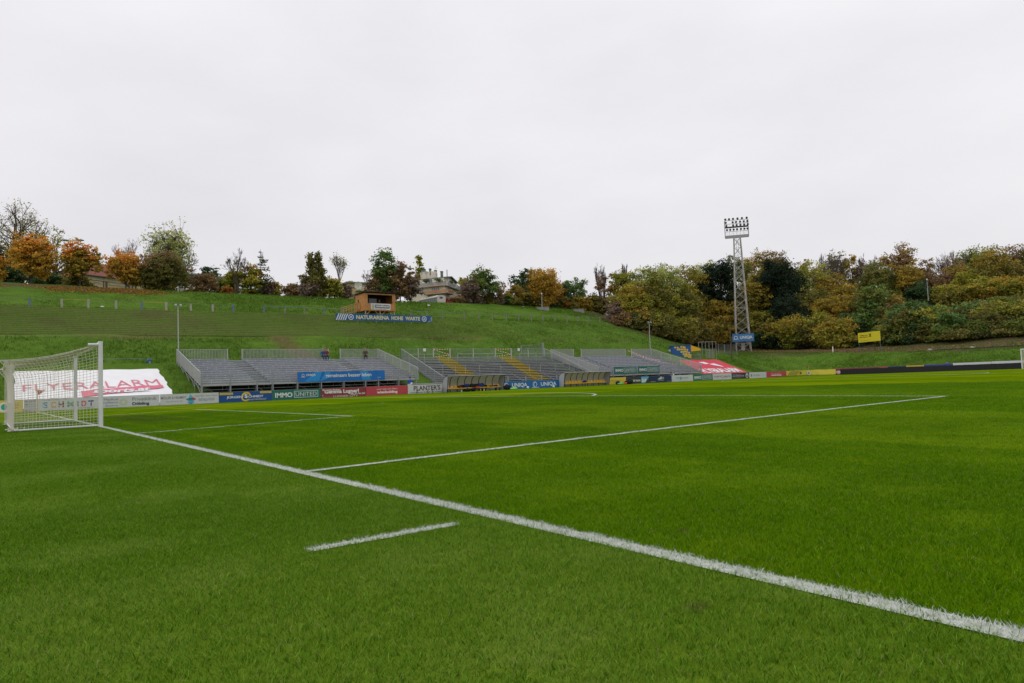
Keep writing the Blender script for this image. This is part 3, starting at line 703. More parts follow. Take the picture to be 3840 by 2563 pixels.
board(2520, 2600, cW, 'white board with a round blue and green swirl between thin grey letters', [
    ('t', 'PS', (.21, .40, .32, .70), G_), ('t', 'KLIMA', (.49, .40, .78, .70), G_), ('p', circ(.405, .53, .055, .25), mLB), ('p', circ(.43, .50, .030, .16), mGn, 'emblem', .009), ('r', (.2, .16, .8, .19), cLG)])
board(2600.5, 2673.5, cGr, 'green board with white lettering partly boxed, beside the red slope banner', immo())
board(2674, 2744.5, cW, 'white board with dark lowercase lettering and a small red round mark', [
    ('t', 'sopra', (.07, .34, .42, .66), K_), ('t', 'steria', (.58, .36, .94, .72), K_), ('p', circ(.50, .52, .055, .22), mRed), ('p', [(.47, .60), (.53, .70), (.53, .48), (.47, .38)], W_, 'emblem', .009)])
board(2745, 2810.5, cK, 'charcoal board with a white oval ring at its right end', [
    ('ring', .87, .50, .34, .24, W_), ('ring', .87, .62, .12, .0, W_), ('t', 'HERKNER DACH', (.05, .62, .55, .78), cLG), ('t', 'BAUSPENGLER', (.05, .40, .72, .58), cLG, B), ('r', (.05, .18, .5, .21), cLG)])
board(2811, 2875, cW, 'white board with small grey serif lettering and a tiny dark crest', [
    ('t', 'GR REAL', (.20, .36, .64, .64), G_), ('p', [(.08, .30), (.15, .30), (.15, .62), (.115, .74), (.08, .62)], G_), ('t', 'Immobilien', (.70, .45, .95, .55), G_)])
board(2875.5, 2949.5, cR, 'small red board with white lettering left of the yellow cloth banner', [
    ('t', 'mehr wien zum leben.', (.22, .62, .74, .76), W_), ('t', 'wienholding', (.22, .20, .74, .52), W_, dict(bold=.05))])
# yellow cloth round the corner
M_YCL = flat('yellow_cloth', (.66, .56, .07), .8)
ya = yb(2950)
t = thing('cloth_banner', 'creased yellow cloth banner with olive stripes draped round the far corner', 'banner', (0, 0, 0))
cpts = [(-37.0, ya+i*(LY+2.7-ya)/16) for i in range(17)]+[(-36.4, 104.0), (-35.4, 104.1), (-34.3, 104.05), (-33.4, 104.0)]
mb = MB(); ks = len(cpts)
for i, (x, y) in enumerate(cpts):
    b0 = .02+.10*abs(math.sin(i*1.7)); tz = .90+.03*math.sin(i*2.3)
    for j in range(5):
        v = j/4; mb.v.append((x+.03*math.sin(i*2.1+j*1.9), y, b0+(tz-b0)*v)); 
    if i:
        for j in range(4):
            k0 = (i-1)*5+j; mb.f.append((k0, k0+5, k0+6, k0+1)); mb.m.append(0)
mb.build('cloth', M_YCL, t, smooth=True)
mo = flat('print_olive', (.16, .15, .03))
for i in range(6): MB().prism([(ya+.2+i*.45, .12), (ya+.36+i*.45, .12), (ya+1.3+i*.45, .84), (ya+1.12+i*.45, .84)], (-36.93, 0, 0), YV, ZV, .006).build('printed_stripe', mo, t)
MB().prism([(ya+6.2+.5*math.cos(a), .45+.33*math.sin(a)) for a in np.linspace(0, 6.0, 16)], (-36.9, 0, 0), YV, ZV, .006).build('emblem', W_, t)
MB().prism([(ya+6.2+.3*math.cos(a), .45+.2*math.sin(a)) for a in np.linspace(0, 6.0, 12)], (-36.89, 0, 0), YV, ZV, .006).build('emblem', mGn, t)
MB().prism([(ya+3.9+.3*math.cos(a), .50+.22*math.sin(a)) for a in np.linspace(0, 6.0, 12)], (-36.92, 0, 0), YV, ZV, .006).build('emblem', mo, t)
text('powered by', (-36.9, 0, 0), YV, ZV, (ya+9.3, .42, ya+12.0, .56), mo, t)
text('ZELAMO', (-36.9, 0, 0), YV, ZV, (ya+12.4, .38, ya+15.6, .66), mo, t, bold=.03)
# boards behind the far goal line
XV = (1, 0, 0); YB = 104.3
def end_board(x0, x1, m, label, h=.9, y=YB, items=()):
    t = thing('advertising_board', label, 'advertising board', (x0, y, 0), group='boards behind the far goal line')
    MB().bb(.01, x1-x0-.01, 0, .04, 0.02, h).build('panel', m, t)
    MB().bb(.0, x1-x0, -.005, .05, h, h+.02).build('top_rim', M_GALV, t)
    for it in items: text(it[0], (0, 0, 0), (1, 0, 0), (0, 0, 1), it[1], it[2], t, bold=.04, lift=.01)
    return t
def xe(px): return float(pY(px, 1407-(px-3160)*.034, YB)[0])
end_board(xe(3124), xe(3300), cDR, 'dark red board with two white letters, left end showing beside the black hoarding', items=[('ko', (.35, .18, 1.25, .80), W_)], h=.98)
end_board(xe(3300.5), xe(3330), cR, 'red board whose thin top edge shows above the black hoarding', h=.98)
end_board(xe(3330.5), xe(3400), cN, 'navy board whose top edge shows above the black hoarding, left one', h=.98)
end_board(xe(3400.5), xe(3466), flat('board_gold', (.62, .40, .05)), 'yellow board whose top edge shows above the black hoarding', h=1.02)
end_board(xe(3466.5), xe(3575), flat('board_violet_blue', (.045, .06, .24)), 'violet blue board whose top edge shows behind the black hoarding under the ball boy', h=1.04)
end_board(xe(3575.5), xe(3720), flat('board_clean_white', (.66, .67, .70)), 'long white board rising above the black hoarding right of the ball boy', h=1.12)
end_board(xe(3720.5), xe(4000), flat('board_clean_white', (.66, .67, .70)), 'long white board rising above the black hoarding next to the far goal', h=1.14)
t = thing('led_hoarding', 'long low black screen hoarding behind the far goal line', 'hoarding', (xe(3160), 103.6, 0))
L = xe(4100)-xe(3160); nseg = int(L/1.0)
MB().bb(0, L, .08, .30, 0, .72).build('housing', M_BLACK, t)
for i in range(nseg):
    MB().bb(i*L/nseg+.006, (i+1)*L/nseg-.006, 0, .078, .03+.004*(i % 2), .83+.006*((i*7) % 3)).build('screen_panel', M_BLACK, t)

# ------------------------------------------------------------------ stands
XF, XB = -38.5, -47.5
def bars(mb, a, b, h, sp, w, d=.03, mi=0, z0=0):
    """upright slats between points a and b (feet), all of height h"""
    a = Vector(a); b = Vector(b); L = (b-a).length; n = int(L/sp)
    ang = math.atan2(b.y-a.y, b.x-a.x); R = Matrix.Rotation(ang, 3, 'Z')
    for i in range(n+1):
        p = a.lerp(b, i/n); mb.box((p.x, p.y, p.z+z0+h/2), (w, d, h), R, mi)
def seat_stand(label, Y0, Y1, zf, zb, aisles, nrow, posts, group, dotsp=.76, left_h=1.13):
    t = thing('grandstand', label, 'grandstand', (0, 0, 0), group=group)
    rise = (zb-zf)/(nrow-1); dep = (XF-XB)/nrow
    blocks = []; y = Y0
    for a in aisles: blocks.append((y, a[0])); y = a[1]
    blocks.append((y, Y1))
    dot = MB(); rs = MB()
    for i in range(nrow):
        x1 = XF-dep*i; x0 = x1-dep; z = zf+rise*i
        for bi, (ya_, yb_) in enumerate(blocks):
            n = max(1, round((yb_-ya_)/4.6)); 
            for j in range(n):
                p, q = ya_+(yb_-ya_)*j/n+.01, ya_+(yb_-ya_)*(j+1)/n-.01
                pale = (bi == 0 and i < 3 and Y0 < 20)
                j2 = random.uniform(-.008, .008)
                MB().bb(x0+.03, x1-.005, p, q, z-.05, z+j2).build('deck_board', M_DECKP if pale else M_DECK, t)
                MB().bb(x1+.0, x1+.022, p+.01, q-.01, z-rise*.80, z-.055+j2).build('riser_board', M_DECKP if pale else (M_DECK if (i+j) % 3 else M_DECK2), t)
                MB().bb(x0+.30, x0+.60, p, q, z+.115+j2, z+.15+j2).build('seat_plank', M_DECKP if pale and i < 2 else M_DECK2, t)
            rs.bb(x0+.03, x0+.05, ya_, yb_, z, z+rise-.06)
            k = int((yb_-ya_)/dotsp)
            for m_ in range(k+1):
                yy = ya_+.12+m_*dotsp+(i % 2)*.2
                if yy < yb_: dot.bb(x0+.60, x0+.63, yy, yy+.06, z+.09, z+.15)
        for a in aisles:
            MB().bb(x0+.03, x1-.005, a[0]+.03, a[1]-.03, z-.045, z+.005).build('step', M_DECKP if i % 2 else M_DECK, t)
            MB().bb(x1-.04, x1-.01, a[0]+.04, a[1]-.04, z-rise+.0, z-.09).build('step_riser', M_PLANK, t)
    dot.build('seat_bracket', M_DOT, t, kind='stuff'); rs.build('riser_plate', M_PLANK, t)
    # scaffold below
    fr = MB()
    ys_ = posts; xs_ = [XF-.25-i*2.15 for i in range(5)]
    for yy in ys_:
        for x in xs_:
            i = (XF-x)/dep; top = zf+rise*max(0, min(nrow-1, int(i)))-.06
            g0 = hz(x, yy)-.15
            if top > g0+.05: fr.tube((x, yy, g0), (x, yy, top), .03, n=6)
        for k in range(4):
            fr.tube((xs_[k], yy, zf-.15+rise*((XF-xs_[k])/dep)-.35), (xs_[k+1], yy, zf-.15+rise*((XF-xs_[k+1])/dep)-.35), .022, n=5)
            fr.tube((xs_[k], yy, max(hz(xs_[k], yy)+.1, zf-.9+rise*((XF-xs_[k])/dep))), (xs_[k+1], yy, zf-.2+rise*((XF-xs_[k+1])/dep)), .018, n=4)
        fr.bar((XF, yy, zf-.10), (XB, yy, zb-.10), .06, .10)
    for i, x in enumerate(xs_):
        zz = zf+rise*((XF-x)/dep)
        fr.tube((x, Y0, zz-.55), (x, Y1, zz-.55), .022, n=5)
    for i in range(len(ys_)-1):
        if i % 2 == 0: fr.tube((xs_[0], ys_[i], zf-.2), (xs_[0], ys_[i+1], .25), .016, n=4); fr.tube((xs_[1], ys_[i], zf+.2), (xs_[1], ys_[i+1], .6), .016, n=4)
    fr.build('scaffold', M_GALV, t, kind='stuff')
    # front: fascia, posts, rails, wire infill
    MB().bb(XF+.01, XF+.05, Y0, Y1, zf-.17, zf-.03).build('fascia_beam', M_GALVL, t)
    for yy in ys_: MB().bb(XF+.06, XF+.14, yy-.045, yy+.045, zf-.75, zf+.84).build('front_post', M_GALV, t)
    MB().tube((XF+.10, Y0, zf+.82), (XF+.10, Y1, zf+.82), .025, n=6).build('front_rail', M_GALV, t)
    wi = MB(); bars(wi, (XF+.09, Y0, zf-.02), (XF+.09, Y1, zf-.02), .84, .155, .012, .012)
    for hh in (.28, .55): wi.bb(XF+.08, XF+.09, Y0, Y1, zf+hh, zf+hh+.014)
    wi.build('wire_infill', M_GALV, t, kind='stuff')
    # sides
    for yy in (Y0, Y1):
        MB().bar((XF+.05, yy, zf+1.03), (XB, yy, zb+1.13), .05, .05).build('side_rail', M_GALVL, t)
        MB().bar((XF+.05, yy, zf-.08), (XB, yy, zb+.02), .03, .05).build('side_rail', M_SLAT, t)
        s = MB(); bars(s, (XF+.04, yy, zf-.06), (XB, yy, zb+.04), 1.08, .115, .055 if yy == Y0 else .04, .02); s.build('side_slats', M_SLAT, t, kind='stuff')
        for k in range(6):
            u = k/5; MB().bar((XF+.05+(XB-XF-.05)*u, yy, zf-.1+(zb-zf)*u), (XF+.05+(XB-XF-.05)*u, yy, zf+1.04+.1*u+(zb-zf)*u), .06).build('side_post', M_GALVL, t)
    # back fence in sections, open at the aisles
    for (ya_, yb_) in blocks:
        s = MB(); bars(s, (XB, ya_+.03, zb), (XB, yb_-.03, zb), 1.12, .135, .035, .06); s.build('fence_slats', M_SLAT, t, kind='stuff')
        for z_ in (zb+.08, zb+1.10): MB().bb(XB-.02, XB+.02, ya_, yb_, z_-.025, z_+.025).build('fence_rail', M_SLAT, t)
        for yy in (ya_+.02, yb_-.02): MB().bb(XB-.04, XB+.04, yy-.04, yy+.04, zb-.25, zb+1.16).build('fence_post', M_GALVL, t)
    return t
A1 = [(16.1, 17.45), (26.45, 27.75)]
P1 = [11.6, 13.9, 16.13, 17.5, 19.73, 21.96, 24.17, 26.39, 27.76, 29.96, 31.95]
seat_stand('first grey metal grandstand with seat planks, nearest the goal, carrying the blue banner', 11.5, 32.2, 1.60, 3.95, A1, 12, P1, 'scaffold grandstands')
A3 = [(61.6, 63.0), (71.8, 73.0)]
P3 = [57.6, 59.9, 62.0, 63.6, 66.0, 68.4, 70.8, 72.6, 74.9, 77.1]
s3 = seat_stand('third grey metal grandstand at the far end with two green banners and barrier tape', 57.5, 77.4, 1.25, 3.85, A3, 12, P3, 'scaffold grandstands')
# second stand: standing terrace of grey planks with two yellow stairways
t = thing('grandstand', 'middle grey plank standing terrace with two yellow stairways behind the dugouts', 'grandstand', (0, 0, 0), group='scaffold grandstands')
Y0, Y1, zf, zb, nr = 35.2, 56.5, .30, 4.02, 19
dep = (XF-XB)/nr; rise = (zb-zf)/(nr-1)
secs = [(Y0, 39.45, 0), (39.45, 41.6, 1), (41.6, 48.6, 0), (48.6, 50.9, 1), (50.9, Y1, 0)]
for i in range(nr):
    x1 = XF-dep*i; z = zf+rise*i
    for (a, b, y_) in secs:
        n = 1 if y_ else max(1, round((b-a)/3.0))
        cuts = [a]+[a+(b-a)*(j+random.uniform(-.3, .3))/n for j in range(1, n)]+[b]
        for j in range(n):
            jt = random.uniform(-.012, .012)
            MB().bb(x1-.36, x1, cuts[j]+.015, cuts[j+1]-.015, z-.115+jt, z+jt).build('stair_plank' if y_ else 'plank', M_YELP if y_ else M_PLANK, t)
fr = MB()
for yy in np.linspace(Y0+.1, Y1-.1, 10):
    fr.bar((XF, yy, zf-.12), (XB, yy, zb-.12), .06, .10)
    for k in range(5):
        x = XF-.4-k*2.1; top = zf+rise*((XF-x)/dep)-.15; g0 = hz(x, yy)-.2
        if top > g0: fr.tube((x, yy, g0), (x, yy, top), .03, n=6)
        if k: fr.tube((x+2.1, yy, top-rise*2.1/dep-.5), (x, yy, top-.5), .02, n=4)
fr.build('scaffold', M_GALV, t, kind='stuff')
for yy in (Y0, Y1):
    MB().bar((XF, yy, zf+1.35), (XB, yy, zb+1.05), .045).build('side_rail', M_GALVL, t)
    s = MB(); bars(s, (XF, yy, zf+.25), (XB, yy, zb-.02), 1.08, .12, .018, .018); s.build('side_slats', M_GALV, t, kind='stuff')
    MB().bar((XF, yy, zf+.25), (XB, yy, zb-.02), .05).build('side_rail', M_GALV, t)
    for k in range(6):
        u = k/5; MB().bar((XF+(XB-XF)*u, yy, zf+.1+(zb-zf)*u), (XF+(XB-XF)*u, yy, zf+1.35-.3*u+(zb-zf)*u), .05).build('side_post', M_GALV, t)
    MB().bar((XF-.2, yy, .25), (XB, yy, zb-1.0), .04).build('side_brace', M_GALV, t)
def barrier(x, z, ya_, yb_, step, h=1.0, r=.022):
    mb = MB(); mb.tube((x, ya_, z+h), (x, yb_, z+h), r, n=6); mb.build('crush_barrier', M_GALVL, t)
    n = max(1, round((yb_-ya_)/step))
    for i in range(n+1):
        MB().tube((x, ya_+(yb_-ya_)*i/n, z-.1), (x, ya_+(yb_-ya_)*i/n, z+h), r, n=6).build('barrier_post', M_GALVL, t)
def zrow(x): return zf+rise*((XF-x)/dep)
barrier(-46.0, zrow(-46.0)-.2, 35.3, 39.3, 2); barrier(-46.0, zrow(-46.0)-.2, 41.8, 48.4, 2.2); barrier(-46.0, zrow(-46.0)-.2, 51.1, 56.4, 2.3)
barrier(-42.6, zrow(-42.6)-.2, 36.0, 39.3, 2); barrier(-42.6, zrow(-42.6)-.2, 42.6, 45.6, 2.4); barrier(-42.6, zrow(-42.6)-.2, 51.6, 56.4, 2.4)
for yy in (40.5, 49.75): 
    for x in (-46.0, -42.4): MB().tube((x, yy, zrow(x)-.1), (x, yy, zrow(x)+.9), .022, n=6).build('stair_post', M_GALVL, t)
for yy in (43.5, 46.0, 48.3, 50.6): MB().bb(XF+.06, XF+.15, yy-.06, yy+.06, .1, 1.45).build('front_post', M_GALV, t)
for (a, b) in ((35.3, 39.4), (41.7, 48.4), (50.9, 56.4)):
    s = MB(); bars(s, (XB, a, zb), (XB, b, zb), 1.05, .14, .016, .016); s.bb(XB-.01, XB+.01, a, b, zb+1.03, zb+1.06); s.bb(XB-.01, XB+.01, a, b, zb+.05, zb+.08); s.build('wire_fence', M_GALV, t, kind='stuff')
    for yy in (a, (a+b)/2, b): MB().bb(XB-.05, XB+.05, yy-.05, yy+.05, zb-.2, zb+1.1).build('fence_post', M_BLUEP if yy == a and a < 36 else M_GALVL, t)
s = MB(); bars(s, (XB-.8, 53.2, zb), (XB-.8, 56.8, zb+.05), 1.55, .16, .016, .016); s.bar((XB-.8, 53.2, zb+1.45), (XB-.8, 56.8, zb+1.75), .03); s.build('mesh_panel', M_GALV, t, kind='stuff')
MB().bb(XB-.88, XB-.70, 56.75, 56.95, zb-.8, zb+1.85).build('gate_post', M_GALV, t); MB().bb(XB-.84, XB-.76, 53.1, 53.2, zb-.3, zb+1.5).build('gate_post', M_GALV, t)
for yy in (38.0, 51.9): MB().bb(XB+.06, XB+.08, yy, yy+.35, zb+.75, zb+1.1).build('row_plate', W_, t)
# barrier tape
M_TAPER = flat('tape_red', (.55, .05, .04)); 
def tape(a, b, label, sag=.06, w=.06, n=14, parent=None):
    a = Vector(a); b = Vector(b); t_ = parent or thing('barrier_tape', label, 'barrier tape', (0, 0, 0), group='red and white barrier tape')
    m1, m2 = MB(), MB()
    for i in range(n):
        f = lambda u: a.lerp(b, u)-Vector((0, 0, sag*4*u*(1-u)))
        p, q = f(i/n), f((i+1)/n); (m1 if i % 2 else m2).add([p-Vector((0, 0, w/2)), q-Vector((0, 0, w/2)), q+Vector((0, 0, w/2)), p+Vector((0, 0, w/2))], [(0, 1, 2, 3)])
    m1.build('white_stripes', W_, t_); m2.build('red_stripes', M_TAPER, t_); return t_
for (a, b, nm) in ((39.3, 41.8, 'left'), (48.2, 50.9, 'right')):
    t_ = tape((XB, a, zb+1.05), (XB, b, zb+1.05), 'red and white tape closing the top of the %s yellow stairway' % nm)
    tape((XB, a, zb+1.0), (XB, b, zb+.35), '', .03, parent=t_); tape((XB, b, zb+.35), (XB, a, zb+.10), '', .05, parent=t_)
t_ = tape((XB+.2, 71.9, 4.9), (XB+4.5, 73.8, 3.1), 'red and white tape slung down the right aisle of the third stand', .25, .045, 26)
for k in range(2): tape((XB+.2+k*.3, 71.9+k*.5, 4.75-k*.1), (XB+5.5+k, 74.4+k*.8, 2.65-k*.3), '', .3, .045, 28, parent=t_)
# banners hung on the stands
def hung(y0, y1, z0, z1, m, label, x=XF+.16, grp='banners hung on the stands'):
    t_ = thing('hung_banner', label, 'banner', (x, y0, z0), group=grp)
    mb = MB(); n = int((y1-y0)/.35)+2
    for i in range(n):
        yy = (y1-y0)*i/(n-1)
        for j in range(4): mb.v.append((.015*math.sin(i*1.3+j)+.012*math.sin(i*.5), yy, (z1-z0)*j/3+(.012*math.sin(i*.9) if j in (0, 3) else 0)))
        if i:
            for j in range(3): k0 = (i-1)*4+j; mb.f.append((k0, k0+4, k0+5, k0+1)); mb.m.append(0)
    mb.build('cloth', m, t_, smooth=True); return t_
M_BAN = flat('banner_blue', (.008, .155, .52)); M_BANL = flat('banner_light_blue', (.02, .27, .68))
t_ = hung(19.72, 28.42, 1.52, 2.44, M_BAN, 'long bright blue banner with white slogan on the front of the first stand')
for pl in ([(.6, .02), (1.6, .9), (2.3, .9), (2.0, .02)], [(2.1, .02), (2.6, .9), (3.2, .9), (2.9, .3)], [(6.3, .02), (6.0, .9), (6.9, .9), (7.2, .02)]): MB().prism(pl, (.028, 0, 0), YV, ZV, .002).build('printed_shape', M_BANL, t_)
def uq(t_, ox, oz, s, dx=.035):
    mb = MB()
    for i in range(20):
        a0, a1 = 2*math.pi*i/20, 2*math.pi*(i+1)/20; ro, ri = .16*s, .115*s
        mb.add([(dx, ox+ro*math.cos(a0), oz+ro*math.sin(a0)), (dx, ox+ro*math.cos(a1), oz+ro*math.sin(a1)), (dx, ox+ri*math.cos(a1), oz+ri*math.sin(a1)), (dx, ox+ri*math.cos(a0), oz+ri*math.sin(a0))], [(0, 1, 2, 3)])
    mb.bb(dx-.001, dx, ox-.26*s, ox+.26*s, oz-.22*s, oz-.17*s); mb.build('emblem', W_, t_)
uq(t_, .5, .62, .8); text('UNIQA', (.03, 0, 0), YV, ZV, (.78, .50, 1.68, .75), W_, t_, bold=.02)
text('gemeinsam besser leben', (.03, 0, 0), YV, ZV, (2.62, .28, 7.25, .72), W_, t_, bold=.02)
text('uniqa.at', (.03, 0, 0), YV, ZV, (7.85, .20, 8.25, .30), W_, t_)
for (a, b, nm) in ((60.0, 64.1, 'left'), (64.35, 68.5, 'right')):
    t_ = hung(a, b, 1.30, 2.20, cGr, '%s one of two green banners on the front of the third stand' % nm)
    w = b-a; text('IMMO', (.03, 0, 0), YV, ZV, (.06*w, .26, .40*w, .64), W_, t_, bold=.03); text('UNITED', (.03, 0, 0), YV, ZV, (.47*w, .28, .90*w, .62), W_, t_)
    mb = MB(); 
    for (p, q, r_, s_) in ((.43*w, .94*w, .18, .21), (.43*w, .94*w, .71, .74), (.43*w, .43*w+.03, .21, .71), (.94*w-.03, .94*w, .21, .71)): mb.bb(.026, .032, p, q, r_, s_)
    mb.build('lettering_frame', W_, t_)

# ------------------------------------------------------------------ dugouts
def make_shell():
    m = mat('dugout_shell', (.56, .54, .45), .5, noise=.25, nscale=2, spec=.3); n = m.node_tree; b = n.nodes['Principled BSDF']
    t = N(n, 'ShaderNodeBsdfTranslucent'); t.inputs[0].default_value = (.60, .58, .48, 1); mx = N(n, 'ShaderNodeMixShader'); mx.inputs[0].default_value = .45
    n.links.new(b.outputs[0], mx.inputs[1]); n.links.new(t.outputs[0], mx.inputs[2]); n.links.new(mx.outputs[0], n.nodes['Material Output'].inputs[0]); return m
M_SHELL = make_shell()
M_ENDP = mat('dugout_end_panel', (.36, .37, .39), .3, noise=.2, nscale=2, spec=.6)
M_RIB = flat('dugout_rib', (.02, .035, .11)); M_SEATY = flat('seat_yellow', (.72, .45, .03)); M_SEATO = flat('seat_faded', (.72, .46, .18))
DP = [(0, 1.64), (-.35, 1.66), (-.70, 1.58), (-.98, 1.36), (-1.12, 1.02), (-1.16, .6), (-1.14, .05)]
def dugout(y0, y1, label, nseat, dark=()):
    t = thing('dugout', label, 'dugout', (-35.95, y0, -.02), group='team dugouts'); L = y1-y0
    mb = MB(); nb = 8
    for i in range(nb):
        a, b = L*i/nb+.02, L*(i+1)/nb-.02; m2 = MB()
        for k in range(len(DP)-1):
            (x0, z0), (x1, z1) = DP[k], DP[k+1]; m2.add([(x0, a, z0), (x0, b, z0), (x1, b, z1), (x1, a, z1), (x0, a, z0+.02), (x0, b, z0+.02), (x1-.02, b, z1+.01), (x1-.02, a, z1+.01)], [(0, 1, 2, 3), (4, 7, 6, 5), (0, 4, 5, 1), (0, 3, 7, 4), (1, 5, 6, 2)])
        m2.build('shell_panel', M_SHELL, t)
    for i in range(nb+1):
        m2 = MB()
        for k in range(len(DP)-1): m2.bar((DP[k][0]+.02, L*i/nb, DP[k][1]-.015), (DP[k+1][0]+.03, L*i/nb, DP[k+1][1]-.015), .05)
        m2.build('rib', M_RIB, t)
    MB().bb(-.04, .05, -.03, L+.03, 1.585, 1.65).build('front_beam', M_RIB, t); MB().bb(-.03, .07, -.04, L+.04, 1.652, 1.70).build('roof_edge', M_WHITE, t)
    for y in (0, L):
        pl = [(p[0], p[1]) for p in DP]+[(-.25, .05)]
        MB().prism([(p[0], p[1]) for p in pl], (0, y-.008, 0), (1, 0, 0), (0, 0, 1), .012).build('end_panel', M_ENDP, t)
        m2 = MB(); m2.bar((.0, y, 1.62), (-.28, y, 0), .045); m2.bar((-1.1, y, .9), (-.62, y, 0), .035); m2.bar((-.62, y, 1.6), (-.62, y, 0), .035); m2.build('end_frame', M_RIB, t)
    MB().bb(-.82, -.45, .15, L-.15, .355, .395).build('bench_shelf', M_SEATY, t)
    for i in range(7): yy = .3+(L-.6)*i/6; MB().bar((-.62, yy, 0), (-.62, yy, .36), .05).build('bench_leg', M_RIB, t)
    for i in range(nseat):
        yy = .38+(L-.76)*i/(nseat-1); m2 = MB(); w = .20
        m2.add([(-.45, yy-w, .40), (-.45, yy+w, .40), (-.80, yy+w, .40), (-.80, yy-w, .40), (-.45, yy-w, .45), (-.45, yy+w, .45), (-.76, yy+w, .43), (-.76, yy-w, .43)], [(0, 1, 2, 3), (4, 5, 6, 7), (0, 1, 5, 4), (1, 2, 6, 5), (0, 3, 7, 4)])
        m2.prism([(yy-w, .42), (yy+w, .42), (yy+w-.02, .66), (yy+w-.07, .72), (yy-w+.07, .72), (yy-w+.02, .66)], (-.80, 0, 0), YV, ZV, .035)
        m2.build('seat', M_SEATO if i in dark else M_SEATY, t)
    return t
dugout(34.2, 41.25, 'left team dugout with yellow seats, coats and bags, curved grey shell and blue ribs', 14, (0, 1, 12, 13))
dugout(49.75, 56.95, 'right team dugout with empty yellow seats, curved grey shell and blue ribs', 14, (0, 9, 13))

# ------------------------------------------------------------------ things in and beside the dugouts
M_CLK = flat('cloth_black', (.012, .013, .018), .9); M_CLB = flat('cloth_blue', (.01, .04, .20), .9); M_CLO = flat('cloth_orange', (.60, .10, .03), .8); M_BIB = flat('bib_neon', (.36, .62, .10), .8)
M_BIBG = flat('bib_green', (.08, .52, .18), .8); M_CLR = flat('cloth_dark_red', (.14, .02, .03), .9)
def heap(name, label, cat, c, s, m, group=None, seed=0):
    random.seed(seed+31); t = thing(name, label, cat, c, random.uniform(-.4, .4), group)
    mb = MB(); mb.ball((0, 0, s[2]*.45), .5, 9, 6, (s[0], s[1], s[2]), jit=.16); mb.ball((s[0]*.1, s[1]*.2, s[2]*.62), .33, 8, 5, (s[0], s[1], s[2]), jit=.2); mb.ball((-.05*s[0], -s[1]*.28, s[2]*.5), .3, 7, 5, (s[0], s[1]*.9, s[2]), jit=.2)
    mb.build('folded_cloth' if cat in ('jacket', 'bib') else 'bag_body', m, t, smooth=True)
    if cat == 'bag':
        mb = MB(); mb.path([(0, -.18*s[1], s[2]*.8), (0, -.1*s[1], s[2]*1.12), (0, .1*s[1], s[2]*1.12), (0, .18*s[1], s[2]*.8)], .014, 4); mb.build('strap', m, t)
    return t
JS = [(35.9, .30, M_CLR, 'dark red jacket lying on the fourth seat of the left dugout', .5), (36.25, .34, M_CLK, 'black jacket slumped right of the dark red one in the left dugout', .7), (36.75, .40, M_CLB, 'bright blue jacket left of the large black bag on the dugout bench', .8),
      (37.35, .42, M_CLK, 'large black jacket heap at the gap of the dugout bench', .8), (37.95, .40, M_CLK, 'black jacket above the orange cloth in the left dugout', .9), (38.35, .42, M_CLB, 'dark blue jacket hung over a seat right of the orange cloth', .7), (38.70, .46, M_CLB, 'tall blue jacket hung over the ninth seat of the left dugout', .6),
      (39.15, .26, M_CLK, 'small black garment between yellow seats in the left dugout', .4), (39.9, .16, M_CLK, 'flat black garment, first right of the small black one on the yellow seats', .6), (40.45, .16, M_CLK, 'flat black garment on the second last seat of the left dugout', .6)]
for i, (y, h, m, lb, w) in enumerate(JS): heap('jacket', lb, 'jacket', (-36.55, y, .40), (.45, w*.8, h), m, 'jackets in the left dugout', i)
heap('jacket', 'orange vest hanging from the seats at the middle of the left dugout', 'jacket', (-36.35, 38.0, .30), (.25, .55, .22), M_CLO, 'jackets in the left dugout', 12)
heap('jacket', 'dark blue cap shaped cloth on the middle seat of the right dugout', 'jacket', (-36.55, 53.3, .42), (.4, .5, .28), M_CLB, None, 13)
BG = [((-36.4, 36.7, 0), (.5, .9, .34), 'wide black sports bag below the blue jacket of the left dugout'), ((-36.4, 37.5, 0), (.5, .7, .42), 'black sports bag under the gap of the left bench'), ((-36.5, 38.75, 0), (.5, .9, .36), 'black kit bag under the seats right of the yellow bottle'),
      ((-36.5, 40.35, 0), (.3, .4, .26), 'small black bag under the right end of the left bench'), ((-35.9, 41.45, 0), (.5, .8, .55), 'big black bag standing at the right end of the left dugout'), ((-36.2, 58.4, .0), (.5, .8, .45), 'black bag on the grass in front of the yellow script board'), ((-36.3, 60.5, 0), (.6, 1.1, .55), 'large black bag between yellow script board and black slogan board')]
for i, (c, s, lb) in enumerate(BG): heap('sports_bag', lb, 'bag', c, s, M_CLK, 'black sports bags', 20+i)
heap('training_bib', 'neon yellow bib heap on the grass beside the left dugout', 'bib', (-35.3, 41.9, 0), (.5, .8, .26), M_BIB, 'training bibs', 40)
heap('training_bib', 'small green bib under the neon heap beside the left dugout', 'bib', (-35.1, 41.6, 0), (.3, .5, .14), M_BIBG, 'training bibs', 41)
heap('training_bib', 'green bib heap on the grass right of the second dugout', 'bib', (-35.6, 58.3, 0), (.5, .9, .22), M_BIBG, 'training bibs', 42)
heap('training_bib', 'orange bib beside the green heap right of the second dugout', 'bib', (-35.6, 59.1, 0), (.4, .4, .25), M_CLO, 'training bibs', 43)
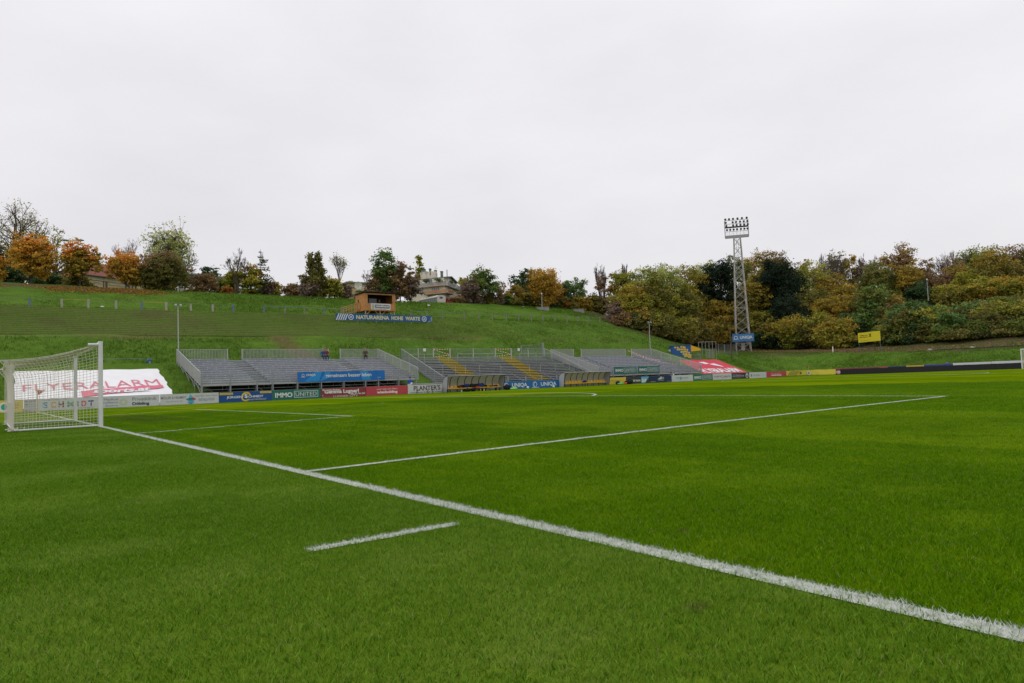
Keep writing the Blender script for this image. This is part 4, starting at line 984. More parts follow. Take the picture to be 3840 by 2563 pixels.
for i, (y, m, lb) in enumerate(((35.85, W_, 'white bottle left under the left dugout bench'), (38.2, M_SEATY, 'yellow bottle on the ground under the orange vest'), (38.62, W_, 'white bottle right of the yellow bottle under the bench'), (41.6, flat('bottle_blue', (.05, .15, .5)), 'blue bottle leaning by the big black bag'))):
    t = thing('drink_bottle', lb, 'bottle', (-36.1 if i < 3 else -35.4, y, 0), group='drink bottles'); MB().tube((0, 0, 0), (0, 0, .20), .05, n=10).tube((0, 0, .20), (0, 0, .23), .05, .02, n=10).build('body', m, t); MB().tube((0, 0, .23), (0, 0, .27), .02, n=8).build('cap', K_, t)
t = thing('equipment_crate', 'grey wire crate under the left dugout bench', 'crate', (-36.3, 39.6, 0)); mb = MB()
for z in (.02, .16, .30): 
    for a, b in (((0, 0), (0, .5)), ((0, .5), (-.3, .5)), ((-.3, .5), (-.3, 0)), ((-.3, 0), (0, 0))): mb.bar((a[0], a[1], z), (b[0], b[1], z), .015)
for i in range(6): mb.bar((0, i*.1, 0), (0, i*.1, .3), .012); mb.bar((-.3, i*.1, 0), (-.3, i*.1, .3), .012)
mb.build('wire_frame', M_GALVL, t); MB().bb(-.26, -.04, .05, .45, .02, .14).build('content', M_CLK, t)
def ball(c, lb, r=.12):
    t = thing('football', lb, 'ball', c, group='footballs'); MB().ball((0, 0, r), r, 14, 9).build('shell', W_, t, smooth=True)
    mb = MB()
    for k in range(6): a = k*1.05; mb.ball((math.cos(a)*r*.86, math.sin(a)*r*.6, r+r*.5*math.sin(k*2.3)), r*.27, 6, 4)
    mb.build('dark_patches', G_, t)
ball((-36.3, 44.6, 0), 'white football on the grass before the left bright blue board', .14)
ball((-36.4, 51.4-3.0, 0), 'pale green and white football before the right bright blue board', .13)
# low bench in front of the white lettered board
t = thing('bench', 'pair of low beer benches with pale wooden tops in front of the white lettered board', 'bench', (-36.3, float(yb(1543)), 0)); Lb = yb(1656)-yb(1543)
for k in range(2):
    a, b = k*Lb/2, (k+1)*Lb/2-.04; MB().bb(-.13, .13, a, b, .44, .47).build('bench_top', M_WOODL, t)
    for yy in (a+.25, b-.25): mb = MB(); mb.bar((.1, yy, 0), (.08, yy, .44), .03); mb.bar((-.1, yy, 0), (-.08, yy, .44), .03); mb.bar((-.1, yy, .22), (.1, yy, .22), .02); mb.build('leg', M_RIB, t)

# ------------------------------------------------------------------ advertising tarpaulins on the bank
def tarp(name, label, corners, m, nu=30, nv=14, lift=.10, rag=.0):
    """corners: bottom-left, bottom-right, top-right, top-left as (X, Y)"""
    c = [Vector((p[0], p[1], 0)) for p in corners]; t = thing(name, label, 'banner', (0, 0, 0), group='tarpaulins on the bank'); mb = MB()
    def P(u, v):
        q = (c[0]*(1-u)+c[1]*u)*(1-v)+(c[3]*(1-u)+c[2]*u)*v
        return Vector((q.x, q.y, hz(q.x, q.y)+lift+.02*math.sin(u*23+v*5)+.015*math.sin(v*17)))
    for i in range(nu+1):
        for j in range(nv+1):
            u, v = i/nu, j/nv; q = P(u, v)
            if rag and i in (0, nu): q.y += random.uniform(-rag, rag)
            if rag and j == nv: q.x += random.uniform(-rag, rag)*1.2
            mb.v.append(tuple(q))
    for i in range(nu):
        for j in range(nv): k0 = i*(nv+1)+j; mb.f.append((k0, k0+nv+1, k0+nv+2, k0+1)); mb.m.append(0)
    mb.build('sheet', m, t, smooth=True)
    return t, lambda a, b: tuple(P(a, b)+Vector((.03, 0, .05)))
M_TW = flat('tarp_white', (.86, .86, .87), .6); M_TR = flat('tarp_red', (.62, .04, .075), .7); M_TXR = flat('tarp_print_red', (.70, .17, .24), .6)
t, Wf = tarp('tarpaulin', 'large white tarpaulin with red lettering on the bank behind the goal', [(-37.9, -1.2), (-37.9, 9.8), (-46.6, 9.6), (-46.6, -1.0)], M_TW, rag=.12)
O0 = ((0, 0, 0), YV, ZV)
text('FLYERALARM', *O0, (.05, .46, .95, .64), M_TXR, t, bold=-.012, warp=lambda a, b: Wf(a, b+.07*(a-.5)))
brush = [(.40, .18), (.44, .24), (.42, .28), (.50, .33), (.70, .38), (.90, .40), (.99, .42), (.93, .38), (.985, .36), (.92, .33), (.96, .29), (.88, .27), (.80, .23), (.60, .19), (.47, .16)]
mb = MB(); 
for i in range(len(brush)-2): mb.add([Wf(*brush[0]), Wf(*brush[i+1]), Wf(*brush[i+2])], [(0, 1, 2)])
mb = MB()
for i in range(24):
    u0 = .40+.56*i/24; u1 = .40+.56*(i+1)/24
    f0 = lambda u: (.25+.16*(u-.4)/.56, .40+.10*(u-.4)/.56+.008*math.sin(u*40)) if u < .92 else (.40+(u-.92)*.6, .49)
    a0_, b0_ = f0(u0); a1_, b1_ = f0(u1); mb.add([Wf(u0, a0_), Wf(u1, a1_), Wf(u1, b1_), Wf(u0, b0_)], [(0, 1, 2, 3)])
mb.build('printed_brush_stroke', M_TXR, t)
text('sports.at', *O0, (.47, .28, .86, .40), W_, t, bold=.04, shear=.25, warp=lambda a, b: tuple(Vector(Wf(a, b+.06*(a-.47)))+Vector((.02, 0, .03))))
t, Wf = tarp('tarpaulin', 'red tarpaulin with white emblem and lettering on the bank at the far end', [(-37.9, 79.3), (-37.9, 90.6), (-46.6, 91.6), (-46.6, 82.3)], M_TR, lift=.04)
text('FLYERALARM', *O0, (.06, .30, .92, .50), W_, t, bold=.04, warp=Wf); text('HOME YOUR BRANDS', *O0, (.36, .10, .86, .22), W_, t, bold=.01, warp=Wf)
for pl in ([(.36, .84), (.52, .86), (.56, .76), (.43, .72)], [(.54, .74), (.68, .76), (.74, .62), (.73, .56), (.58, .68)]):
    mb = MB(); P_ = [Wf(*p) for p in pl]; mb.add(P_, [tuple(range(len(P_)))]); mb.build('emblem', W_, t)

# ------------------------------------------------------------------ hill fence
FP = [-7.3, -4.6]+[-1.9, .8, 3.7, 6.2, 8.9, 11.5, 14.1, 16.8, 19.3, 21.7, 25.5, 28.2, 30.8, 33.5, 36.1, 46.7, 49.4, 52.1, 56.0, 58.7, 61.3, 64.0, 66.6, 69.2, 71.7, 74.3, 77.0, 79.6, 82.1, 84.9]
t = thing('hill_fence', 'old rail fence of pale concrete and blue steel posts across the upper slope', 'fence', (0, 0, 0))
FX = -66.0
M_CONCP = mat('post_concrete', (.40, .38, .33), .9, noise=.5, nscale=6); M_WOODG = mat('grey_rail', (.24, .235, .22), .8, noise=.5, nscale=3)
for i, y in enumerate(FP):
    z = hz(FX, y); blue = i in (3, 7, 11, 12, 15); s = .10 if y < 22 else .07
    MB().bb(FX-s, FX+s, y-s, y+s, z-.5, z+.98+random.uniform(-.05, .04)).build('post', M_BLUEP if blue else (M_CONCP if y < 22 else M_WOODG), t)
    if i and not (FP[i-1] == 21.7 or FP[i-1] == 36.1):
        a = FP[i-1]; r = MB(); zz = .93
        r.bar((FX, a, hz(FX, a)+zz), (FX, y, z+zz-.02), .035 if y < 22 else .06); r.build('rail', M_BLUEP if i in (13, 14) else (mOr if i in (5, 8) else M_WOODG), t)
        if y > 45: MB().bar((FX-.02, a, hz(FX, a)+.25), (FX-.02, y, z+.25), .04).build('rail', M_WOODG, t) if i in (19,) else None
# lower handrail with a bin, left of the first stand
t = thing('handrail', 'thin green grey handrail on the bank left of the first stand', 'handrail', (0, 0, 0)); RXx = -48.6
M_GRN = flat('rail_green', (.16, .24, .22))
mb = MB(); yy_ = list(np.arange(-6, 11.6, 3.0)); zr = lambda y: 4.28
for a, b in zip(yy_[:-1], yy_[1:]): mb.tube((RXx, a, zr(a)), (RXx, b, zr(b)), .028, n=6)
mb.build('rail', M_GRN, t)
for y in yy_: MB().tube((RXx, y, hz(RXx, y)-.3), (RXx, y, zr(y)), .028, n=6).build('post', M_GRN, t)
t = thing('litter_bin', 'blue litter bin hanging on the handrail above the white tarpaulin', 'bin', (RXx+.1, 9.35, 3.58)); mb = MB(); mb.tube((0, 0, 0), (0, 0, .55), .19, .22, n=12); mb.build('bin_body', flat('bin_blue', (.04, .13, .34)), t); MB().tube((0, 0, .58), (0, 0, .66), .25, .20, n=12).build('lid', flat('bin_blue', (.04, .13, .34)), t); MB().bb(.19, .225, -.05, .05, .15, .42).build('sticker', mOr, t)
# fences joining the stands
for (a, b, lb) in ((32.4, 35.1, 'short galvanised railing between the first and middle stand'), (56.8, 57.4, 'short galvanised railing between the middle and third stand')):
    t = thing('railing', lb, 'railing', (0, 0, 0), group='railings joining the stands'); MB().tube((XB-.3, a, 4.35), (XB-.3, b, 4.35), .025, n=6).build('rail', M_GALV, t)
    for y in (a, b): MB().tube((XB-.3, y, 3.2), (XB-.3, y, 4.35), .025, n=6).build('post', M_GALV, t)
# light masts
def mast(x, y, z0, z1, lb, heads, r=.06, g='slim light masts behind the stands'):
    t = thing('light_mast', lb, 'light mast', (x, y, z0), group=g); MB().tube((0, 0, -.5), (0, 0, z1-z0), r, r*.6, n=8).build('pole', M_GALVL, t)
    MB().bar((0, -.3, z1-z0-.05), (0, .3, z1-z0-.05), .04).build('cross_arm', M_GALV, t)
    for s in heads: 
        R = Matrix.Rotation(.7, 3, 'Y'); m = MB(); m.box((.12, s, z1-z0+.06), (.26, .18, .10), R); m.build('floodlight', M_GALV, t); m = MB(); m.box((.20, s, z1-z0), (.28, .2, .02), R); m.build('glass', G_, t)
mast(-48.0, 11.75, 4.0, 9.25, 'slim light mast rising behind the left end of the first stand', (-.22, .22))
mast(-48.0, 77.7, 4.0, 9.0, 'slim light mast rising behind the right end of the third stand', (-.25, .25))

# ------------------------------------------------------------------ commentary booth and arena banner on the slope
def at(px, py, dep): return CAM+ray(px, py)*dep
t = thing('commentary_booth', 'orange larch wood booth on stilts with a dark open front on the slope', 'booth', (0, 0, 0))
bx0, bx1, by0, by1, bz0, bz1 = -69.6, -66.5, 39.7, 44.5, 11.62, 14.12
MB().bb(bx0, bx1, by0, by1, bz0, bz0+.10).build('floor', M_WOOD, t)
oy0, oy1, oz0, oz1 = 40.15, 44.0, 12.68, 13.92
pl = MB(); npk = 15
for i in range(npk):
    z0 = bz0+(bz1-bz0)*i/npk+.004; z1 = bz0+(bz1-bz0)*(i+1)/npk-.004; zc = (z0+z1)/2; j = random.uniform(-.006, .006)
    if oz0 < zc < oz1: spans = [(by0, oy0), (oy1, by1)]
    else: spans = [(by0, by1)]
    for a, b in spans: pl.bb(bx1-.04+j, bx1+j, a, b, z0, z1)
    pl.bb(bx0, bx0+.04, by0, by1, z0, z1)
    zt_ = z1-0
    for y in (by0, by1-.04):
        if y == by0 and zc < 13.6: pl.bb(bx0+.04, -68.95, y+j, y+.04+j, z0, z1); pl.bb(-68.2, bx1-.04, y+j, y+.04+j, z0, z1)
        else: pl.bb(bx0+.04, bx1-.04, y+j, y+.04+j, z0, z1)
pl.build('cladding_boards', M_WOOD, t, kind='stuff')
d_ = MB(); d_.bb(-68.95, -68.2, by0+.02, by0+.06, bz0+.1, 13.6).build('door', M_WOODL, t); MB().bb(-68.8, -68.4, by0+.0, by0+.018, 12.9, 13.4).build('door_window', flat('window_dark', (.05, .07, .07), .15), t)
for (y0, y1, z0, z1) in ((oy0-.06, oy0, oz0-.06, oz1+.06), (oy1, oy1+.06, oz0-.06, oz1+.06), (oy0, oy1, oz0-.06, oz0), (oy0, oy1, oz1, oz1+.06)): MB().bb(bx1-.05, bx1+.02, y0, y1, z0, z1).build('opening_trim', M_WOODL, t)
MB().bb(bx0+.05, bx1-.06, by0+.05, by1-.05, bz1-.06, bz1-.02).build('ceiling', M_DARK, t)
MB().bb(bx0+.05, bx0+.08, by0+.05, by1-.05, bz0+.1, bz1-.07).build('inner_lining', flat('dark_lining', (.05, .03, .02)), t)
MB().prism([(bx0-.35, bz1+.02), (bx1+.35, bz1+.10), (bx1+.35, bz1+.17), (bx0-.35, bz1+.09)], (0, by1+.25, 0), (1, 0, 0), (0, 0, 1), by1-by0+.5).build('roof', M_ROOFD, t)
MB().bb(-67.3, -67.26, 40.7, 41.9, 12.72, 13.45).build('notice_board', flat('notice', (.10, .12, .13)), t)
for yy in (by0+.15, (by0+by1)/2, by1-.15):
    for x in (bx1-.15, bx0+.15): MB().bb(x-.07, x+.07, yy-.07, yy+.07, hz(x, yy)-.3, bz0).build('leg', M_CONCP, t)
for (a, b) in ((by0+.9, by0+.1), (by0+1.6, by0+2.3), (by1-1.6, by1-2.3), (by1-1.0, by1-.2)): MB().bar((bx1-.12, a if a < 42 else a, bz0), (bx1-.12, b, 10.9), .07).build('strut', M_WOODL, t)
st = MB(); sa = Vector((-68.9, 37.2, 11.15)); sb = Vector((-68.9, 39.65, 12.0))
for k in range(7): u = k/6; p = sa.lerp(sb, u); MB().bb(-69.0, -68.1, p.y-.16, p.y+.16, p.z-.03, p.z).build('stair_tread', M_WOODL, t)
for x in (-69.0, -68.08):
    MB().bar((x, sa.y, sa.z-.1), (x, sb.y, sb.z-.1), .05, .16).build('stair_stringer', M_WOODL, t)
    for h in (.45, .72, .98): MB().bar((x, sa.y, sa.z+h), (x, sb.y, sb.z+h), .035, .06).build('stair_rail', M_WOODL, t)
    for k in range(4): p = sa.lerp(sb, k/3); MB().bar((x, p.y, p.z-.4), (x, p.y, p.z+1.0), .07).build('stair_post', M_WOODL, t)
t2 = thing('shop_sign', 'white signboard with a dark label band on the front of the wooden booth', 'sign', (bx1+.02, 40.62, 11.78)); MB().bb(0, .03, 0, 3.05, 0, .86).build('panel', W_, t2)
MB().prism([(.62, .24), (2.85, .20), (2.97, .46), (2.85, .70), (.62, .74)], (.032, 0, 0), YV, ZV, .004).build('label_band', G_, t2)
text('woodshop.at', (.04, 0, 0), YV, ZV, (.74, .30, 2.85, .66), W_, t2, bold=.04); text('HOLZ ONLINE bestellen', (.036, 0, 0), YV, ZV, (.62, .05, 2.4, .17), flat('print_brown', (.20, .05, .03)), t2)
MB().prism([(.08, .08), (.52, .02), (.56, .72), (.34, .80), (.10, .70)], (.032, 0, 0), YV, ZV, .004).build('box_picture', cLG, t2); MB().prism(circ(.32, .40, .14, .16, 10), (.04, 0, 0), YV, ZV, .004).build('leaf_mark', mLime, t2)
t = thing('arena_banner', 'long blue banner with pale yellow capitals and striped ends below the booth', 'banner', (-62.3, float(pX(1259, 1200, -62.3)[1]), float(pX(1259, 1200, -62.3)[2])-.02)); Wd = float(pX(1620, 1209, -62.3)[1]-pX(1259, 1200, -62.3)[1]); SW = Wd/14.9
mb = MB(); mb.bb(-.04, 0, 0, Wd, 0, .88); mb.build('panel', flat('banner_royal', (.012, .10, .30)), t)
for i in range(6): MB().bar((-.06, .4+i*2.7, -1.2), (-.06, .4+i*2.7, .8), .08).build('post', M_WOODG, t)
for i in range(5): MB().prism([(.02+i*.30, .02), (.17+i*.30, .02), (.45+i*.30+.1, .86), (.30+i*.30+.1, .86)], (.004, 0, 0), YV, ZV, .004).build('white_stripe', W_, t)
for i in range(4): MB().prism([(Wd-.65+i*.17, .02), (Wd-.57+i*.17, .02), (Wd-.02, .80-i*.22), (Wd-.02, .68-i*.22)], (.004, 0, 0), YV, ZV, .004).build('white_stripe', W_, t)
mY2 = flat('print_pale_yellow', (.68, .64, .36))
text('NATURARENA', (.006, 0, 0), YV, ZV, (2.95*SW, .18, 7.95*SW, .72), mY2, t, bold=.04); text('HOHE', (.006, 0, 0), YV, ZV, (8.3*SW, .18, 10.15*SW, .72), mY2, t, bold=.04); text('WARTE', (.006, 0, 0), YV, ZV, (10.5*SW, .18, 12.9*SW, .72), mY2, t, bold=.04)
for cy in (2.2*SW, 13.6*SW):
    mb = MB()
    for i in range(20):
        a0, a1 = 2*math.pi*i/20, 2*math.pi*(i+1)/20; mb.add([(.006, cy+.38*math.cos(a0), .44+.38*math.sin(a0)), (.006, cy+.38*math.cos(a1), .44+.38*math.sin(a1)), (.006, cy+.28*math.cos(a1), .44+.28*math.sin(a1)), (.006, cy+.28*math.cos(a0), .44+.28*math.sin(a0))], [(0, 1, 2, 3)])
    mb.build('crest_ring', W_, t); MB().prism([(cy-.2, .28), (cy, .62), (cy+.2, .28), (cy, .38)], (.006, 0, 0), YV, ZV, .004).build('crest_triangle', W_, t)

# ------------------------------------------------------------------ houses beyond the crest
class Facade:
    def __init__(s, P, Q):
        s.P = np.array([P[0], P[1], 0.0]); s.u = np.array([Q[0]-P[0], Q[1]-P[1], 0.0]); s.L = np.linalg.norm(s.u); s.u /= s.L
        s.n = np.cross(s.u, [0, 0, 1.0])
        if s.n @ (CAM-s.P) < 0: s.n = -s.n
    def uv(s, px, py):
        d = ray(px, py); k = ((s.P-CAM) @ s.n)/(d @ s.n); q = CAM+d*k; return float((q-s.P) @ s.u), float(q[2])
    def box(s, mb, u0, u1, z0, z1, d0, d1, mi=0):
        c = s.P+s.u*(u0+u1)/2+s.n*(d0+d1)/2; R = Matrix(((s.u[0], s.n[0], 0), (s.u[1], s.n[1], 0), (0, 0, 1)))
        mb.box((c[0], c[1], (z0+z1)/2), (abs(u1-u0), abs(d1-d0), abs(z1-z0)), R, mi); return mb
    def window(s, t, a, b, fm, gm, mull=1, name='window'):
        (u0, z1), (u1, z0) = s.uv(*a), s.uv(*b); th = .07
        mb = MB(); s.box(mb, u0, u1, z1-th, z1, .0, .07); s.box(mb, u0, u1, z0, z0+th, .0, .07); s.box(mb, u0, u0+th, z0+th, z1-th, .0, .07); s.box(mb, u1-th, u1, z0+th, z1-th, .0, .07)
        for k in range(mull): x = u0+(u1-u0)*(k+1)/(mull+1); s.box(mb, x-.035, x+.035, z0+th, z1-th, .0, .06)
        w = mb.build(name, fm, t); g = s.box(MB(), u0+th, u1-th, z0+th, z1-th, .01, .03).build('pane', gm, w); 
        s.box(MB(), u0-.08, u1+.08, z0-.08, z0-.01, .0, .14).build('sill', fm, w)
M_GL = mat('window_glass', (.05, .065, .07), .08, spec=.9); M_GLB = mat('window_glass_curtain', (.28, .31, .36), .2, noise=.4, nscale=3, spec=.7)
M_FR = flat('window_frame_white', (.62, .62, .60)); M_FRB = flat('window_frame_brown', (.15, .10, .08))
M_PL = mat('cream_render', (.78, .70, .58), .95, noise=.25, nscale=.8, dirt=(.40, .36, .30)); M_PLY = mat('yellow_render', (.72, .56, .30), .95, noise=.3, nscale=.8); M_TRIM = flat('cream_trim', (.60, .55, .44), .9)
M_TILE = mat('red_tiles', (.26, .085, .065), .9, noise=.6, nscale=4, bump=.4); M_COP = mat('green_copper', (.14, .20, .16), .7, noise=.5, nscale=2); M_PLW = mat('white_render', (.72, .70, .66), .95, noise=.2, nscale=1)
# big house
t = thing('apartment_house', 'large cream house with grey roof terrace, green roof edge and satellite dishes', 'house', (0, 0, 0), group='houses beyond the crest')
Q = at(1668, 1040, 130); P = at(1535, 1040, 133); Rr = at(1724, 1040, 139)
f = Facade(P, Q); g = Facade(Q, Rr); zg = 15.2
def zof(py, px=1668, dep=130): return float(at(px, py, dep)[2])
zt_, zm, zl = zof(1036), zof(1071), zof(1066)
back = f.n*-9
def solid(pts, z0, z1, name, m, par):
    mb = MB(); n = len(pts); mb.add([(p[0], p[1], z0) for p in pts]+[(p[0], p[1], z1) for p in pts], [tuple(range(n)), tuple(range(2*n-1, n-1, -1))]+[(i, (i+1) % n, n+(i+1) % n, n+i) for i in range(n)]); return mb.build(name, m, par)
P2, R2, Q2 = P+back, Rr+f.u*0, Q
solid([P, Q, Rr, Rr+(P-Q)], zg, zm, 'lower_walls', M_PL, t)
inn = (f.u*-1.2)+(f.n*-1.5)
Pi, Qi, Ri = P-f.n*1.5, Q-f.u*1.0-f.n*1.5, Rr-f.u*1.0+f.n*0
solid([Pi, Qi, Ri, Ri+(Pi-Qi)], zm+.02, zt_, 'upper_walls', M_PL, t)
# gable roof over the upper floor, ridge running with the facade
mid = (Qi+Ri)/2; ridge = zt_+.55
e = .5
def rp(p, z): return (p[0], p[1], z)
o1 = f.u*e
A_, B_, C_, D_ = Pi-o1, Qi+o1, Ri+o1, Ri+(Pi-Qi)-o1; m1_ = (A_+D_)/2; m2_ = (B_+C_)/2
mb = MB(); mb.add([rp(A_, zt_-.05), rp(B_, zt_-.05), rp(m2_, ridge), rp(m1_, ridge), rp(C_, zt_-.05), rp(D_, zt_-.05), rp(A_, zt_+.15), rp(B_, zt_+.15), rp(m2_, ridge+.2), rp(m1_, ridge+.2), rp(C_, zt_+.15), rp(D_, zt_+.15)], [(6, 7, 8, 9), (9, 8, 10, 11), (0, 1, 7, 6), (1, 2, 8, 7), (2, 4, 10, 8), (4, 5, 11, 10), (0, 6, 9, 3), (3, 9, 11, 5)]); mb.build('roof', M_COP, t)
mb = MB(); mb.add([rp(Qi, zt_-.02), rp(Ri, zt_-.02), rp((Qi+Ri)/2, ridge-.03)], [(0, 1, 2)]); mb.build('gable', M_PL, t)
# terrace balustrades
mb = MB(); f.box(mb, 0, f.L+.5, zm-.12, zm+.02, -1.5, .5); g.box(mb, 0, g.L, zm-.12, zm+.018, -.2, .5); mb.build('terrace_slab', M_CONC, t)
for k in range(5): mb = MB(); z_ = zm+.08+k*.135; f.box(mb, 0, f.L+.5, z_, z_+.10, .42, .46); g.box(mb, .47, g.L, z_, z_+.10, .46, .50); mb.build('balustrade_board', flat('weathered_grey', (.34, .34, .36), .9), t)
za = zof(1102, 1640); zb_ = zof(1092, 1640)
u0, _ = f.uv(1600, 1100); mb = MB(); f.box(mb, u0, f.L+.9, za-.12, za, -.02, 1.2); g.box(mb, 0, 2.2, za-.12, za-.002, -.02, .9); mb.build('balcony_slab', M_CONC, t)
for k in range(4): mb = MB(); z_ = za+.05+k*.14; f.box(mb, u0, f.L+.9, z_, z_+.10, 1.14, 1.19); g.box(mb, -1.0, 2.2, z_, z_+.10, .86, .90); mb.build('balcony_board', M_WOOD, t)
mb = MB(); (ua, zz1), (ub, zz0) = f.uv(1613, 1077), f.uv(1661, 1079); f.box(mb, ua, ub, zz1-.10, zz1, .02, .55); mb.build('awning', mat('awning_orange', (.40, .15, .06), .8), t)
for a, b, gm, mu in (((1576, 1083), (1588, 1098), M_GL, 1), ((1619, 1081), (1649, 1094), M_GLB, 3), ((1568, 1083), (1574, 1098), M_GL, 0)): f.window(t, a, b, M_FR, gm, mu)
fi = Facade(Pi, Qi)
for a, b, gm, mu in (((1557, 1050), (1571, 1062), M_GLB, 1), ((1606, 1047), (1622, 1064), M_GL, 1)): fi.window(t, a, b, M_FR, gm, mu)
gi_ = Facade(Qi, Ri)
for a, b, gm, mu in (((1678, 1044), (1688, 1065), M_GLB, 1), ((1702, 1052), (1710, 1068), M_GL, 0)): gi_.window(t, a, b, M_FR, gm, mu)
g.window(t, (1689, 1080), (1696, 1092), M_FR, M_GL, 0)
# roof structures
c0 = at(1604, 1035, 136); hx = Facade(at(1577, 1035, 135), at(1622, 1035, 135))
mb = MB(); hx.box(mb, 0, hx.L, zt_+.1, zof(1020, 1600, 135), -3, 0); mb.build('penthouse', M_PL, t)
for a, b in ((1616, 1628), (1628, 1636)): (ua, _), (ub, _) = hx.uv(a, 1030), hx.uv(b, 1030); mb = MB(); hx.box(mb, ua, ub, zt_+.2, zof(1019, 1620, 135), -2.2, .2); mb.build('penthouse_wing', M_PL, t)
for a, b, m in (((1612, 1021), (1618, 1029), M_FRB), ((1626, 1023), (1630, 1031), M_FRB)): hx.window(t, a, b, m, M_GL, 0)
for (xa, xb, ya_, yb_, m) in ((1577, 1593, 1010, 1019, M_COP), (1607, 1614, 1008, 1017, M_COP), (1650, 1659, 1018, 1032, M_COP), (1627, 1635, 1014, 1022, M_ROOFD)):
    (ua, z1), (ub, z0) = hx.uv(xa, ya_), hx.uv(xb, yb_); mb = MB(); hx.box(mb, ua, ub, z0-.3, z1, -1.6, -.6); ch = mb.build('chimney', m, t); hx.box(MB(), ua-.06, ub+.06, z1+.002, z1+.1, -1.66, -.54).build('chimney_cap', M_ROOFD, ch)
pa = at(1634, 1000, 133); pb = at(1634, 1022, 133); mb = MB(); mb.tube(tuple(pb-np.array([0, 0, .6])), tuple(pa), .03, n=5)
for k, w in ((.1, .25), (.45, .45), (.8, .3)): c = pa-np.array([0, 0, k]); mb.bar(tuple(c-f.u*w), tuple(c+f.u*w), .03)
mb.build('antenna', M_GALV, t)
pa = at(1676, 1012, 134); MB().tube((pa[0], pa[1], pa[2]-1.5), tuple(pa), .10, n=8).build('flue_pipe', M_GALVL, t)
def dish(px, py, dep, r, par):
    c = Vector(at(px, py, dep)); ax = (Vector(CAM)-c).normalized()+Vector((.1, -.35, .15)); q = ax.to_track_quat('Z', 'Y').to_matrix(); mb = MB(); rings = 4; n = 18
    vs = [c-q @ Vector((0, 0, .18*r))]
    for i in range(1, rings+1):
        for j in range(n): a = 2*math.pi*j/n; rr = r*i/rings; vs.append(c+q @ Vector((math.cos(a)*rr, math.sin(a)*rr, -.18*r+.25*r*(i/rings)**2)))
    fs = [(0, 1+j, 1+(j+1) % n) for j in range(n)]+[(1+i*n+j, 1+(i+1)*n+j, 1+(i+1)*n+(j+1) % n, 1+i*n+(j+1) % n) for i in range(rings-1) for j in range(n)]
    mb.add(vs, fs); mb.bar(c-q @ Vector((0, 0, .15*r)), c-q @ Vector((0, r*.2, .9*r))-Vector((0, 0, .8)), .06); d = mb.build('satellite_dish', flat('dish_cream', (.60, .57, .48)), par, smooth=True)
    MB().bar(c+q @ Vector((0, -r*.7, -.02)), c+q @ Vector((0, 0, .5*r)), .04).build('feed_arm', G_, d)
dish(1599.5, 1026, 132.5, .42, t); dish(1581, 1027.5, 132.5, .36, t)
def planter(px, py, dep, r, par):
    mb = MB(); c = at(px, py, dep); 
    for i in range(160):
        q = [random.gauss(0, .42*r) for _ in range(3)]; a_ = Vector((c[0]+q[0], c[1]+q[1]*1.3, c[2]+q[2]*.7)); e1 = Vector((random.gauss(0, 1), random.gauss(0, 1), random.gauss(0, 1))).normalized()*.14; e2 = e1.orthogonal().normalized()*.10; mb.add([a_-e1, a_-e2, a_+e1, a_+e2], [(0, 1, 2, 3)])
    mb.build('terrace_plant', mat('terrace_plant', (.12, .15, .06), .95, noise=.6, nscale=9), par, kind='stuff')
planter(1598, 1054, 129.6, .5, t); planter(1643, 1051, 129.6, .65, t); planter(1694, 1058, 132, .3, t)
# smaller cream yellow house to its left
t = thing('small_house', 'pale yellow house with white balcony and flat green roof, left of the booth roof', 'house', (0, 0, 0), group='houses beyond the crest')
Q = at(1440, 1062, 140); P = at(1303, 1063, 136); f = Facade(P, Q); z1 = f.uv(1340, 1066)[1]
solid([P, Q, Q-f.n*8, P-f.n*8], 15.2, z1, 'walls', M_PLY, t); mb = MB(); f.box(mb, -.4, f.L+.4, z1+.01, z1+.35, -8.3, .5); mb.build('roof', M_COP, t)
for a, b, gm in (((1322, 1070), (1337, 1080), M_GLB), ((1349, 1069), (1364, 1079), M_GLB), ((1325, 1103), (1334, 1119), M_GL), ((1336, 1103), (1343, 1119), M_GLB)): f.window(t, a, b, M_FR, gm, 1)
za = f.uv(1330, 1092)[1]
mb = MB(); f.box(mb, 1.5, f.L, za-.1, za, -.02, 1.3); mb.build('balcony_slab', M_CONC, t)
for k in range(4): mb = MB(); f.box(mb, 1.5, f.L, za+.05+k*.16, za+.16+k*.16, 1.24, 1.28); mb.build('balustrade_board', M_FR, t)
(ua, z1_), (ub, z0_) = f.uv(1317, 1050), f.uv(1332, 1062); mb = MB(); f.box(mb, ua, ub, z0_, z1_, -2, -1.2); mb.build('chimney', M_PLY, t)
dish(1343.5, 1071, 134.6, .75, t)
# yellow villa with red roof on the left
t = thing('villa', 'yellow plastered villa with red tiled roof between the orange maples', 'house', (0, 0, 0), group='houses beyond the crest')
P = at(318, 1034, 116.5); Q = at(575, 1077, 128); f = Facade(P, Q); z1 = f.uv(430, 1047)[1]
solid([P, Q, Q-f.n*11, P-f.n*11], 14.8, z1, 'walls', M_PLY, t)
A_, B_, C_, D_ = P-f.u*.5+f.n*.6, Q+f.u*.5+f.n*.6, Q+f.u*.5-f.n*11.6, P-f.u*.5-f.n*11.6; rz = z1+3.4; m1_, m2_ = (A_+D_)/2+f.u*3.2, (B_+C_)/2-f.u*3.5
mb = MB(); mb.add([rp(A_, z1), rp(B_, z1), rp(C_, z1), rp(D_, z1), rp(m1_, rz), rp(m2_, rz)], [(0, 1, 5, 4), (1, 2, 5), (2, 3, 4, 5), (3, 0, 4), (0, 3, 2, 1)]); mb.build('roof', M_TILE, t)
